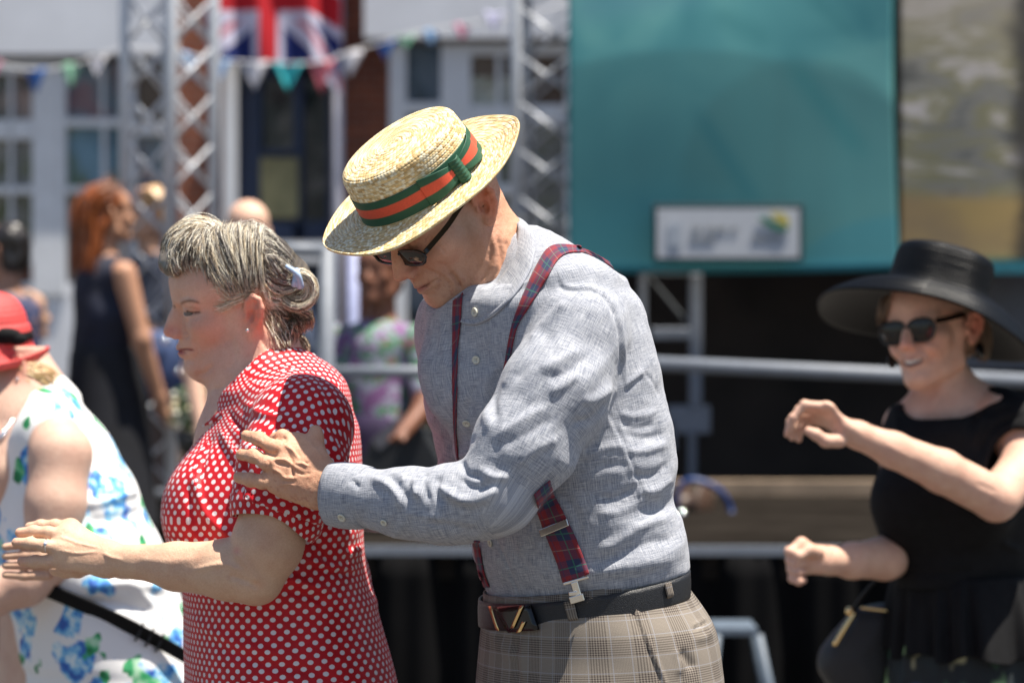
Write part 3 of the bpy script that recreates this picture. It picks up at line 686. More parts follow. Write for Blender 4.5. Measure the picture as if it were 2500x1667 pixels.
    st = [([f(530, 575), f(600, 540), f(690, 490)], 15, 5), ([f(560, 610), f(640, 580), f(720, 520)], 12, -4), ([f(570, 665), f(620, 640), f(690, 590)], 12, 4),
          ([f(360, 840), f(450, 780), f(560, 720)], 14, 5), ([f(380, 880), f(480, 830), f(580, 770)], 14, -4), ([f(450, 940), f(520, 890), f(600, 850)], 15, 4),
          ([f(490, 460), f(560, 370), f(640, 290)], 13, 5), ([f(420, 620), f(500, 500), f(590, 410)], 13, -4), ([f(380, 650), f(450, 540), f(530, 450)], 13, 4), ([f(700, 700), f(760, 690), f(840, 640)], 14, 4), ([f(660, 790), f(740, 770), f(810, 700)], 12, -4),
          ([f(300, 985), f(340, 1010), f(400, 1005)], 13, 6), ([f(150, 1060), f(210, 1095), f(290, 1100), f(360, 1050)], 14, 8), ([f(200, 1010), f(260, 1050), f(330, 1040)], 12, -6), ([f(60, 1000), f(45, 1040), f(30, 1090)], 11, 6), ([f(120, 1000), f(110, 1060), f(140, 1120)], 11, -6), ([f(210, 940), f(230, 990), f(300, 1010)], 10, -6),
          ([g(1080, 590), g(1180, 620), g(1270, 690), g(1330, 820)], 12, 6), ([g(1220, 560), g(1290, 640), g(1380, 760)], 9, -4), ([g(1430, 590), g(1420, 660), g(1450, 740)], 9, 6), ([g(1500, 540), g(1490, 640), g(1530, 760)], 9, -5), ([g(1590, 640), g(1700, 730), g(1850, 770)], 12, 6),
          ([g(930, 600), g(990, 650), g(1000, 650)], 5, -4), ([g(1330, 560), g(1330, 620)], 8, 4), ([g(1650, 900), g(1500, 880), g(1350, 850)], 12, 2.5), ([g(1900, 990), g(1700, 950), g(1500, 920)], 12, -2.5),
          # back and side drag folds
          ([f(700, 930), f(790, 890), f(880, 880)], 12, 3.4), ([f(690, 1010), f(800, 960), f(900, 960)], 13, -2.7), ([f(870, 900), f(960, 900), f(1050, 870)], 12, 4.1), ([f(880, 830), f(960, 850), f(1040, 830)], 11, -3.4), ([f(900, 1000), f(990, 1000), f(1060, 950)], 12, -4.1), ([f(930, 1060), f(1000, 1060), f(1070, 1010)], 12, 4.1),
          ([f(760, 1150), f(850, 1150), f(950, 1100), f(1050, 1070)], 14, 4.1), ([f(770, 1100), f(850, 1090), f(940, 1040)], 12, -4.1), ([f(960, 1160), f(1030, 1140), f(1090, 1090)], 12, -3.4), ([f(760, 1310), f(850, 1270), f(960, 1200), f(1060, 1170)], 16, 4.8), ([f(740, 1370), f(850, 1330), f(960, 1280), f(1080, 1260)], 16, -4.1), ([f(760, 1400), f(880, 1390), f(1000, 1360), f(1100, 1330)], 15, 2.7),
          ([f(860, 790), f(930, 810), f(1000, 790)], 9, -2.7), ([f(850, 750), f(930, 760), f(1010, 740)], 9, 2.7), ([f(870, 640), f(930, 590), f(960, 575)], 8, 3.4), ([f(880, 660), f(950, 600)], 5, -2.7), ([f(620, 1080), f(680, 1160), f(700, 1280)], 14, -2.0),
          ([f(330, 560), f(300, 700), f(330, 830)], 14, 3.4), ([f(370, 560), f(340, 680), f(350, 780)], 12, -4.8), ([f(290, 470), f(260, 620), f(250, 760)], 16, -2.7), ([f(120, 330), f(150, 560), f(180, 760)], 14, 2.0), ([f(400, 1250), f(450, 1350), f(520, 1420)], 14, -2.0), ([f(480, 1200), f(530, 1290), f(600, 1400)], 14, 2.0),
          # seams
          ([f(600, 190), f(620, 240), f(680, 250), f(750, 252), f(810, 300), f(850, 400), f(860, 500), f(865, 625)], 3.2, -3.5), ([f(610, 175), f(640, 232), f(750, 238), f(822, 292), f(862, 400), f(872, 500), f(877, 610)], 6, 2.6),
          ([f(865, 640), f(905, 600), f(945, 572)], 3, -2.5), ([f(945, 572), f(990, 620), f(1015, 680)], 3, -2), ([f(815, 750), f(870, 870), f(930, 1010), f(965, 1150)], 3, -2.5), ([f(800, 762), f(858, 870), f(918, 1010), f(953, 1150)], 5, 1.4),
          ([f(318, 340), f(314, 480), f(294, 570)], 3, -3), ([f(240, 690), f(236, 790), f(262, 870)], 3, -3), ([f(345, 1250), f(392, 1350), f(440, 1480)], 3, -3), ([f(200, 340), f(196, 560), f(186, 800)], 5, -2)]
    st = [(a_, b_ if b_ < 7 else b_*.82, c_*.9) for a_, b_, c_ in st]
    V = sculpt(V, N, st)
    for i in range(2): V = lapl(V, F, 1)
    N = normals(V, F); V = V+N*(fbm(V*70, 2, 2)*.0006)[:, None]
    uv, wh = cloth_uv(V, F, [('torso', axT, .15, 0), ('sleeve', axS, .062, 0), ('far', [W(1130, 820, .12), W(1120, 1225, .22), W(900, 1235, .31)], .05, 0)], S)
    shirt = mesh_np('shirt', V, F, M['linen'], root, uv=uv)
    bv = BVHTree.FromPolygons([tuple(v) for v in V], [tuple(q) for q in F])
    V_sh, F_sh, wh_sh = V, F, wh
    # cuff: open band round the wrist
    def band(name, top, bot, n, th, mat, parent, mid=0, rows=9):
        T = catmull(np.vstack([top, top[:1]]), n)[:-1]; B = catmull(np.vstack([bot, bot[:1]]), n)[:-1]; P = np.zeros((n-1, rows, 3)); c = (T.mean(0)+B.mean(0))/2
        for j in range(rows):
            t = j/(rows-1); P[:, j] = T*(1-t)+B*t; o = P[:, j]-P[:, j].mean(0); o /= np.linalg.norm(o, axis=1)[:, None]; P[:, j] += o*(4*t*(1-t))*mid
        per = np.linalg.norm(np.roll(T, -1, 0)-T, axis=1); cu = np.concatenate([[0], np.cumsum(per)])
        V, F = grid_mesh(P, True); N = normals(V, F)
        if (N*(V-c)).sum(1).mean() < 0: F = F[:, ::-1]; N = -N
        V2, F2 = thick(V, F, th, N); wd_ = np.linalg.norm(T-B, axis=1).mean()
        U = np.zeros((n-1, rows, 2)); U[..., 0] = cu[:-1, None]; U[..., 1] = np.linspace(0, wd_, rows)[None]; u = np.vstack([U.reshape(-1, 2)]*2)
        k = u[F2]; w = np.nonzero(np.ptp(k[:, :, 0], axis=1) > cu[-1]/2)[0]; kk = k[w]; kk[..., 0] = np.where(kk[..., 0] < cu[-1]/2, kk[..., 0]+cu[-1], kk[..., 0]); k[w] = kk
        return mesh_np(name, V2, F2, mat, parent, uv=k.reshape(-1, 2))
    def ring(c, e1, e2, r1, r2, n=16, sh=None): return np.array([c+e1*r1*math.cos(2*math.pi*i/n)+e2*r2*math.sin(2*math.pi*i/n) for i in range(n)])
    ca = W(808, 1206, -.102); cb = W(900, 1214, -.136); e1 = nrm((-.20, .12, .97)); d = nrm(cb-ca); e1 = nrm(e1-d*(e1@d)); e2 = np.cross(d, e1)
    cuff = band('cuff', ring(ca, e1, e2, PXR(75), PXR(54)), ring(cb, e1, e2, PXR(74), PXR(66)), 72, .003, M['linen'], root, .003)
    # stand collar
    top = [W(1254, 524, .035), W(1264, 552, -.02), W(1256, 600, -.058), W(1238, 650, -.078), W(1206, 697, -.085), W(1172, 728, -.075), W(1146, 736, -.050), W(1122, 726, .0), W(1120, 690, .05), W(1150, 620, .085), W(1205, 545, .08)]
    bot = [W(1290, 548, .05), W(1308, 585, -.03), W(1300, 640, -.085), W(1272, 695, -.108), W(1232, 742, -.112), W(1185, 780, -.098), W(1144, 792, -.070), W(1100, 770, .0), W(1098, 720, .07), W(1140, 630, .115), W(1215, 550, .11)]
    bb_ = BVHTree.FromPolygons([tuple(v.co) for v in body.data.vertices], [tuple(q.vertices) for q in body.data.polygons])
    def snap(L, bvh, off, kmax):
        C = catmull(np.vstack([L, L[:1]]), 61)[:-1]
        for q_ in C:
            if q_[1] < kmax:
                P0 = project(q_[None])[0]; h = cam_ray(bvh, P0[0], P0[1])
                if h[0] is not None: q_[:] = W(P0[0], P0[1], max(h[0].y-off, q_[1]-.05))
        for _ in range(2): C = (np.roll(C, 1, 0)+2*C+np.roll(C, -1, 0))/4
        return C
    top = snap(top, bb_, .010, -.005); bot = snap(bot, bv, .006, .02)
    band('collar', top, bot, 140, .003, M['linen'], root, .004)
    # buttons
    def button(px_, py_, r=.0058, par=root, bvh=bv, off=.0015):
        h = cam_ray(bvh, px_, py_)
        if h[0] is None: return
        n = h[1]; n = n if n.dot(Vector((0, CAMY, CAMZ))-h[0]) > 0 else -n
        b = MB(); q = n.to_track_quat('Z', 'Y').to_matrix(); R = np.array(q)
        b.lathe([(0, .0004), (r*.55, .0004), (r*.68, .0012), (r*.9, .0014), (r, .0006), (r, -.0008), (0, -.0008)], np.array(h[0]+n*off), R, 20)
        o = b.build('button', M['button'], par, True); k = MB()
        for i in range(4):
            a = math.pi/4+i*math.pi/2; k.sphere(np.array(h[0]+n*(off+.0005))+R@np.array([math.cos(a)*r*.28, math.sin(a)*r*.28, 0]), (r*.11, r*.11, .0004), 6, 4, R)
        k.build('thread', M['thread'], o); return o
    for q in ((1163, 878), (1139, 1032), (1198, 1324)): button(*q)
    cbv = BVHTree.FromPolygons([tuple(cuff.matrix_world @ v.co) if False else tuple(v.co) for v in cuff.data.vertices], [tuple(q.vertices) for q in cuff.data.polygons])
    button(835, 1262, .0060, root, cbv); button(938, 1274, .0048)
    cl = bpy.data.objects['collar']; lbv = BVHTree.FromPolygons([tuple(v.co) for v in cl.data.vertices], [tuple(q.vertices) for q in cl.data.polygons])
    h1, h2 = cam_ray(lbv, 1161, 762), cam_ray(bv, 1161, 762); button(1161, 762, .0062, root, lbv if (h1[0] is not None and (h2[0] is None or h1[0].y < h2[0].y)) else bv, .002)
    # braces
    S1L = [(1470, 628), (1432, 609), (1400, 602), (1360, 600), (1336, 611), (1318, 638), (1294, 686), (1264, 756), (1250, 800), (1238, 862), (1228, 930), (1222, 1000)]
    S1R = [(1478, 640), (1440, 622), (1404, 618), (1378, 624), (1360, 640), (1346, 664), (1324, 702), (1290, 756), (1264, 800), (1250, 865), (1242, 930), (1238, 1000)]
    bvt = BVHTree.FromPolygons([tuple(v) for v in V_sh], [tuple(q) for q in F_sh[wh_sh != 1]]); P, U = ribbon_px(bvt, S1L, S1R, 90, 8, .0028)
    # carry the band on over the shoulder and down the back
    e = P[0]; ext = [e+np.array([.012, .03, -.006])*t+np.array([.01, .06, -.06])*max(0, t-1) for t in (2, 1)]
    P = np.concatenate([np.array(ext), P]); U = np.concatenate([np.stack([U[0]-np.array([0, .04*k]) for k in (2, 1)]), U])
    b1 = sheet('brace', P, U, M['tartan'], root); tag(b1, 'tartan brace over the near shoulder')
    S2L = [(1112, 700), (1108, 746), (1107, 812), (1105, 920), (1107, 1010), (1114, 1088), (1119, 1120)]
    S2R = [(1134, 700), (1129, 746), (1126, 800), (1119, 870), (1117, 950), (1115, 1040), (1122, 1120)]
    P, U = ribbon_px(bv, S2L, S2R, 60, 6, .0028); b2 = sheet('brace', P, U, M['tartan'], root); tag(b2, 'tartan brace down the chest')
    S3L = [(1300, 1205), (1306, 1225), (1330, 1291), (1360, 1369), (1377, 1419)]; S3R = [(1340, 1168), (1347, 1190), (1394, 1283), (1426, 1357), (1440, 1399)]
    P, U = ribbon_px(bv, S3L, S3R, 50, 8, .004); sheet('brace', P, U, M['tartan'], root)
    e0 = P[-1]; ctr = e0[len(e0)//2]
    S4L = [(1158, 1318), (1164, 1360), (1172, 1400), (1186, 1432)]; S4R = [(1172, 1318), (1178, 1360), (1186, 1400), (1198, 1432)]
    P4, U4 = ribbon_px(bv, S4L, S4R, 24, 4, .003); sheet('brace', P4, U4, M['tartan'], root)
    # slider buckle on the brace
    def onsh(x, y, off): h = cam_ray(bv, x, y); n = h[1]; return np.array(h[0]+n*off)
    b = MB(); A = onsh(1329, 1300, .008); B = onsh(1391, 1272, .008); dd = nrm(B-A); nn = np.array(cam_ray(bv, 1360, 1287)[1]); up = nrm(np.cross(nn, dd)); R = np.stack([dd, nn, up], 1)
    b.box((A+B)/2, (np.linalg.norm(B-A)+.002, .0022, .0105), R); b.build('slider_buckle', M['steel'], root, bevel=.001)
    # clip
    b = MB(); C0 = ctr; b.box(C0+np.array([0, -.003, -.002]), (.036, .003, .004), ROT(0, -.28, 0)); b.box(C0+np.array([.0, -.005, -.013]), (.010, .004, .020), ROT(0, -.28, 0)); b.box(C0+np.array([.001, -.008, -.026]), (.020, .008, .010), ROT(0, -.28, 0)); b.box(C0+np.array([-.004, -.0095, -.019]), (.012, .004, .006), ROT(0, -.1, 0))
    b.build('brace_clip', M['steel'], root, bevel=.0012)
    # --- trousers
    S = SDF(); S.g = 't'
    rows = [(1380, 1196, 1652), (1450, 1188, 1680), (1514, 1180, 1722), (1558, 1175, 1737), (1620, 1171, 1749), (1667, 1168, 1756), (1760, 1166, 1756), (1880, 1180, 1740)]
    S.stack(silh(rows, ANG, .72, 0.0), .03, pw=2.1)
    S.ell(W(1645, 1590, .03), (.048, .10, .085), None, .05)
    for dx, Y in ((40, -.09), (-50, .09)): S.chain([(W(1440+dx, 1760, Y), .105), (W(1440+dx, 2300, Y*1.1), .082), (W(1455+dx, 3080, Y*1.2), .068)], .03)
    S._add(lambda q: ((q-bz)@pn), (-9, -9, -9), (9, 9, 9), .001, '&')
    V, F = S.mesh(.0038, smooth=3); N = normals(V, F); q = lambda x, y: (1100+x/3.36, 1350+y/3.36)
    V = V+N*(fbm(np.stack([V[:, 0]*9, V[:, 1]*9, V[:, 2]*5], 1), 2, 3)*.003)[:, None]
    V = sculpt(V, N, [([q(1500, 400), q(1560, 560), q(1640, 760), q(1760, 1060), q(1800, 1200)], 4, 3.2), ([q(1478, 420), q(1535, 570), q(1612, 770), q(1730, 1060)], 4, -2), ([q(1990, 620), q(2110, 560)], 3, -3.5), ([q(1985, 598), q(2100, 538)], 3.5, 2.2), ([q(1995, 650), q(2115, 590)], 4, 2),
          ([q(1880, 800), q(1950, 880), q(1990, 950)], 12, -5), ([q(1850, 780), q(1880, 900), q(1870, 1000)], 10, 3), ([q(330, 620), q(420, 760), q(560, 860)], 14, 3), ([q(600, 700), q(590, 850), q(600, 1050)], 10, 3), ([q(560, 700), q(540, 850), q(560, 1050)], 8, -2.5), ([q(2000, 700), q(2080, 690), q(2140, 640)], 10, 3)])
    uv, _, _ = cyl_uv(V, F, [W(1450, 1900, 0), W(1423, 1400, 0)], .155)
    mesh_np('trousers', V, F, M['check'], root, uv=uv); tb = BVHTree.FromPolygons([tuple(v) for v in V], [tuple(x) for x in F])
    # waistband seen above the belt, belt, loops
    def wring(name, dz0, dz1, grow, mat, n=160, th=.003, rough=0):
        P = np.zeros((n, 7, 3)); U = np.zeros((n, 7, 2)); a0 = PXR(233)/math.sqrt(math.cos(ANG)**2+(.70*math.sin(ANG))**2)+grow; b0 = a0*.70
        for i in range(n):
            t = 2*math.pi*i/n; x = a0*math.copysign(abs(math.cos(t))**.93, math.cos(t)); y = b0*math.copysign(abs(math.sin(t))**.93, math.sin(t))
            X = bz[0]+x*math.cos(ANG)-y*math.sin(ANG); Y = x*math.sin(ANG)+y*math.cos(ANG)
            for j in range(7):
                f_ = j/6; z = bz[2]+.18*(X-bz[0])+.03*Y+dz0*(1-f_)+dz1*f_; bu = .0012*math.sin(math.pi*f_); P[i, j] = (X*(1)+bu*math.cos(t), Y, z); U[i, j] = (t*.15, z)
        V, F = grid_mesh(P, True); N = normals(V, F)
        if (N*(V-bz)).sum(1).mean() < 0: F = F[:, ::-1]; N = -N
        V2, F2 = thick(V, F, th, N); u = np.vstack([U.reshape(-1, 2)]*2); o = mesh_np(name, V2, F2, mat, root, uv=u[F2].reshape(-1, 2)); return o, V, F
    wring('waistband', -.03, .0235, .004, M['check'])
    belt, BV, BF = wring('belt', -.0225, .0150, .0125, M['leather'], th=.0035)
    bb = BVHTree.FromPolygons([tuple(v) for v in BV], [tuple(x) for x in BF])
    def onb(x, y, off):
        h = cam_ray(bb, x, y)
        if h[0] is None: h = cam_ray(tb, x, y)
        n = h[1]; n = n if n.y < 0 else -n; return np.array(h[0]+n*off), np.array(n)
    def patch(name, quad, off, mat, par, nx=8, ny=5, th=.004, n0=None):
        P = np.zeros((nx, ny, 3)); a, b_, c, d = [np.array(v, float) for v in quad]
        for i in range(nx):
            for j in range(ny):
                u, v = i/(nx-1), j/(ny-1); z = (a*(1-u)+b_*u)*(1-v)+(d*(1-u)+c*u)*v; P[i, j] = onb(z[0], z[1], off)[0]
        return sheet(name, P, P[..., [0, 2]], mat, par, th)
    bk = patch('belt_buckle', ((1214, 1480), (1301, 1474), (1321, 1536), (1252, 1545)), .008, M['blackgloss'], root, th=.005)
    for qd in (((1207, 1478), (1215, 1478), (1234, 1541), (1227, 1541)), ((1283, 1477), (1291, 1476), (1268, 1532), (1260, 1532)), ((1288, 1516), (1296, 1515), (1283, 1545), (1274, 1546))): patch('buckle_bar', qd, .0105, M['gold'], bk, 4, 6, .0015)
    for qd in (((1371, 1441), (1396, 1438), (1413, 1512), (1391, 1516)), ((1611, 1394), (1628, 1390), (1642, 1456), (1628, 1461))):
        P = np.zeros((5, 12, 3)); U = np.zeros((5, 12, 2)); a, b_, c, d = [np.array(v, float) for v in qd]
        for i in range(5):
            for j in range(12):
                u, v = i/4, j/11; z = (a*(1-u)+b_*u)*(1-v)+(d*(1-u)+c*u)*v; P[i, j] = onb(z[0], min(max(z[1], 0), 9999), .0035 if 0 < j < 11 else .001)[0]; U[i, j] = (u*.012, v*.04)
        sheet('belt_loop', P, U, M['check'], root, .0015)
    for dx, Y in ((40, -.108), (-50, .108)):
        c = W(1455+dx, 3150, Y); b = MB(); b.sphere((c[0]-.05, Y, .045), (.14, .048, .05), 20, 12); b.lohi((c[0]-.18, Y-.045, .002), (c[0]+.085, Y+.045, .022)); b.build('shoe', M['brown'], root, True)
    return root, H, bv
MAN, HM, MANBV = build_man()
# ---------------------------------------------------------------- straw boater
def build_boater():
    u = nrm((-.50, -.41, .765)); f = np.array((-.80, .0, -.60)); f = nrm(f-u*(f@u)); l = np.cross(u, f); R = np.stack([f, l, u], 1)
    o = W(1032, 452, -.03)
    pts = [(0, .0755)]+[(r, .0755-.003*(r/.08)**2) for r in np.linspace(.004, .080, 12)]+[(.086, .0705), (.0895, .066), (.0905, .060), (.0925, .040), (.0945, .020), (.0955, .006), (.0975, .0015), (.104, .0002), (.120, -.001), (.140, -.0005), (.155, .001), (.160, .002)]
    pr = catmull(pts, 700); cum = np.concatenate([[0], np.cumsum(np.linalg.norm(np.diff(pr, axis=0), axis=1))]); L = cum[-1]
    ns = int(L/.00085); s = np.linspace(0, L, ns); pr = np.stack([np.interp(s, cum, pr[:, 0]), np.interp(s, cum, pr[:, 1])], 1)
    tg = np.gradient(pr, axis=0); tg /= np.linalg.norm(tg, axis=1)[:, None]; nm = np.stack([-tg[:, 1], tg[:, 0]], 1)
    nth = 1150; th = np.arange(nth)*2*math.pi/nth; TH, SS = np.meshgrid(th, s, indexing='ij'); r = np.broadcast_to(pr[:, 0], TH.shape); z = np.broadcast_to(pr[:, 1], TH.shape)
    p = .0066; wob = .0007*vnoise(np.stack([np.cos(TH)*3, np.sin(TH)*3, SS*30], -1).reshape(-1, 3), 5).reshape(TH.shape)
    q = (SS+wob+p*TH/(2*math.pi))/p; ri = np.floor(q); w = q-ri
    # two interlaced rows of flattened straws in every round of the braid
    Ls = .0052; side = (w > .5); a = TH*np.maximum(r, .004)/Ls+ri*.37+np.where(side, .5, 0)+np.where(side, -1, 1)*np.abs(w-.5)*.9
    cell = np.floor(a); fr = a-cell
    h = .0010*np.sqrt(np.clip(1-(2*w-1)**2, 0, 1))+.00055*np.sin(math.pi*fr)*np.sin(math.pi*np.clip(w*2 % 1, 0, 1))
    ncell = np.maximum(np.round(2*math.pi*np.maximum(r, .004)/Ls), 1)
    rn = _hash(cell.astype(np.int64) % 100000, ri.astype(np.int64)+side*500, np.zeros_like(ri, dtype=np.int64), 3); rn2 = _hash(cell.astype(np.int64) % 100000, ri.astype(np.int64)+side*500, np.ones_like(ri, dtype=np.int64), 9)
    big = vnoise(np.stack([np.cos(TH)*r*60, np.sin(TH)*r*60, z*60], -1).reshape(-1, 3), 8).reshape(TH.shape)
    c1, c2, c3 = np.array([.76, .58, .30]), np.array([.88, .79, .56]), np.array([.50, .30, .10]); k = rn[..., None]
    C = np.where(k < .35, c1, np.where(k < .75, c2, c3*.6+c1*.4)); C = C*(.80+.30*rn2[..., None])*(1+.10*big[..., None]); ed = np.clip(1-np.minimum(w, 1-w)*7, 0, 1)[..., None]; C = C*(1-.42*ed)+c3*.42*ed*.6
    e2 = np.clip(1-np.minimum(fr, 1-fr)*5, 0, 1)[..., None]; C = C*(1-.30*e2)+c3*.3*e2*.6
    rb = r+h*nm[:, 0]; zb = z+h*nm[:, 1]; bz_ = np.clip((r-.1)/.06, 0, 1); zb = zb+bz_*(.004*np.cos(2*TH+.3)+.0035*np.sin(TH*3+1)*.5+.0025*np.sin(5*TH))+.0012*np.clip(1-r/.09, 0, 1)*np.sin(2*TH)
    sc = 1+.012*np.sin(2*TH+.8)*bz_
    P = np.stack([rb*np.cos(TH)*sc, rb*np.sin(TH)*.935*sc, zb], -1)
    # underside of brim and inside of crown
    m = 46; si = np.linspace(1, 0, m); k0 = np.searchsorted(pr[:, 0], .094); rl = np.linspace(.1598, .0945, m-12); 
    In = np.zeros((nth, m, 3)); Cin = np.zeros((nth, m, 3))
    for j in range(m):
        if j < m-12: rr = rl[j]; zz = np.interp(rr, pr[k0:, 0], pr[k0:, 1])-.0026
        else: t = (j-(m-12))/11; rr = .0925*(1-t**3*.98); zz = .0+.070*min(1, t*1.6)
        b_ = np.clip((rr-.1)/.06, 0, 1); In[:, j] = np.stack([rr*np.cos(th)*(1+.012*np.sin(2*th+.8)*b_), rr*np.sin(th)*.935*(1+.012*np.sin(2*th+.8)*b_), zz+b_*(.004*np.cos(2*th+.3)+.00175*np.sin(th*3+1)+.0025*np.sin(5*th))+0*th], 1); Cin[:, j] = c1*.9
    P = np.concatenate([P, In], 1); C = np.concatenate([C, Cin], 1)
    V, F = grid_mesh(P, True); V = V@R.T+o
    hat = mesh_np('straw_boater', V, F[:, ::-1], M['straw'], MAN, col=np.clip(C.reshape(-1, 3), 0, 1))
    # ribbon with bow
    def HP(t, zz, off=0.0): rr = np.interp(zz, [.002, .006, .02, .04, .06], [.0972, .0962, .0950, .0932, .0912])+off; return R@np.array([rr*math.cos(t), rr*.935*math.sin(t), zz])+o
    gm = {}
    def rib(name, ts, z0, z1, off, parent, ny=14, cols='gr'):
        P = np.zeros((len(ts), ny, 3)); C = np.zeros((len(ts), ny, 3)); g = np.array([.010, .075, .040]); rd = np.array([.62, .075, .035])
        for i, t in enumerate(ts):
            a, b_ = (z0(i/(len(ts)-1)), z1(i/(len(ts)-1))); ofs = off(i/(len(ts)-1))
            for j in range(ny): v = j/(ny-1); P[i, j] = HP(t, a+(b_-a)*v, ofs+(.0006*math.sin(v*40+i*.2) if cols == 'g' else 0)); C[i, j] = rd if (cols == 'gr' and .315 < v < .70) else g
        V, F = grid_mesh(P); N = normals(V, F)
        if (N*(V-o)).sum(1).mean() < 0: F = F[:, ::-1]; N = -N
        V2, F2 = thick(V, F, .0009, N); C = np.vstack([C.reshape(-1, 3)]*2)*(1+.12*vnoise(V2*900))[:, None]; return mesh_np(name, V2, F2, gm['m'], parent, col=C)
    t_ = NT('grosgrain', .62); t_.col(t_.n('Attribute', {'attribute_name': 'col'}).outputs[0]); t_.bump(t_.noise(t_.tc(), 900, 2), .3, .0006); gm['m'] = t_.m
    band = rib('hat_band', np.linspace(0, 2*math.pi, 241), lambda t: .0035, lambda t: .0405, lambda t: .0016, hat, 30)
    tk = min(np.linspace(0, 2*math.pi, 720), key=lambda t: np.linalg.norm(project(HP(t, .026)[None])[0]-np.array([1122, 418]))+(1e4 if HP(t, .02)[1] > o[1]+.05 else 0))
    d1 = 1 if project(HP(tk+.3, .02)[None])[0][0] < 1122 else -1
    for sg, ln in ((d1, .62), (-d1, .62)):
        rib('bow_loop', [tk+sg*x for x in np.linspace(.03, ln, 40)], lambda t: .0035+.009*(1-t)**2, lambda t: .0415-.011*(1-t)**2+.002*t, lambda t: .0035+.0055*math.sin(math.pi*min(1, t*1.02))**.8, hat, 24)
    rib('bow_knot', [tk+x for x in np.linspace(-.105, .105, 14)], lambda t: .002, lambda t: .038, lambda t: .006+.006*math.sin(math.pi*t), hat, 24, 'g')
    return hat
HAT = build_boater()
# ---------------------------------------------------------------- sunglasses (head-local)
def glasses(H, parent, dx=0.0, dz=0.0, w=.052, h=.038, X=.102, tilt=.0, wrap=.18, templ=.004, rim=.0021, inner=None, temple_end=(-.005, .078, .022), cx=.0325):
    g = empty('sunglasses', H.p(X, 0, .01), None, None); g.parent = parent; g.matrix_parent_inverse = Matrix.Translation(parent.location).inverted()
    Hp = lambda x, y, z: H.p(x+dx, y, z+dz)
    fr = MB(); 
    for sd in (1, -1):
        def pt(a, k=1.0, dxx=0.0):
            n_ = 2.6; cx_ = abs(math.cos(a))**(2/n_)*math.copysign(1, math.cos(a)); sx = abs(math.sin(a))**(2/n_)*math.copysign(1, math.sin(a))
            y = cx_*w/2*k; z = sx*h/2*k; 
            if sx < 0: y *= .90
            Y = cx+y; x = X-wrap*Y*Y*4.0-tilt*z; return Hp(x+dxx, Y*sd, .012+z)
        loop = [pt(2*math.pi*i/48) for i in range(48)]; fr.tube(loop, rim*H.s, 8, closed=True)
        P = np.array([[pt(2*math.pi*i/48, k, -.0005+.0016*(1-k*k)) for k in np.linspace(0.02, 1, 7)] for i in range(48)])
        V, F = grid_mesh(P, True); N = normals(V, F); V2, F2 = thick(V, F, .0016, N); mesh_np('lens', V2, F2, M['lens'], g)
        hx = Hp(X-wrap*(cx+w/2)**2*4-.002, (cx+w/2+.003)*sd, .012+h*.33); te = H.p(temple_end[0], temple_end[1]*sd, temple_end[2]); mid = hx*.5+te*.5+H.R@np.array([0, .004*sd, 0])
        tp = MB(); pts = catmull([hx, mid, te, te+H.R@np.array([-.022, -.002*sd, -.018])], 20); Rt = H.R
        P = np.array([[q+Rt@np.array([0, b*.0013, a*templ]) for a, b in ((-1, -1), (1, -1), (1, 1), (-1, 1))] for q in pts]); Vt, Ft = grid_mesh(P); m = len(pts)
        Ft = np.vstack([Ft, [[i*4+3, i*4, i*4+4, i*4+7] for i in range(m-1)], [[0, 1, 2, 3]], [[m*4-1, m*4-2, m*4-3, m*4-4]]])
        mesh_np('temple_arm', Vt, Ft, M['blackgloss'], g, smooth=False)
    fr.tube([Hp(X-.001, .010, .018), Hp(X+.003, 0, .021), Hp(X-.001, -.010, .018)], .0022, 8); fr.build('frame', M['blackgloss'], g, True)
    return g
glasses(HM, MAN, dz=-.004, X=.103, w=.064, h=.023, tilt=.25, templ=.0034, temple_end=(-.0, .077, .026))
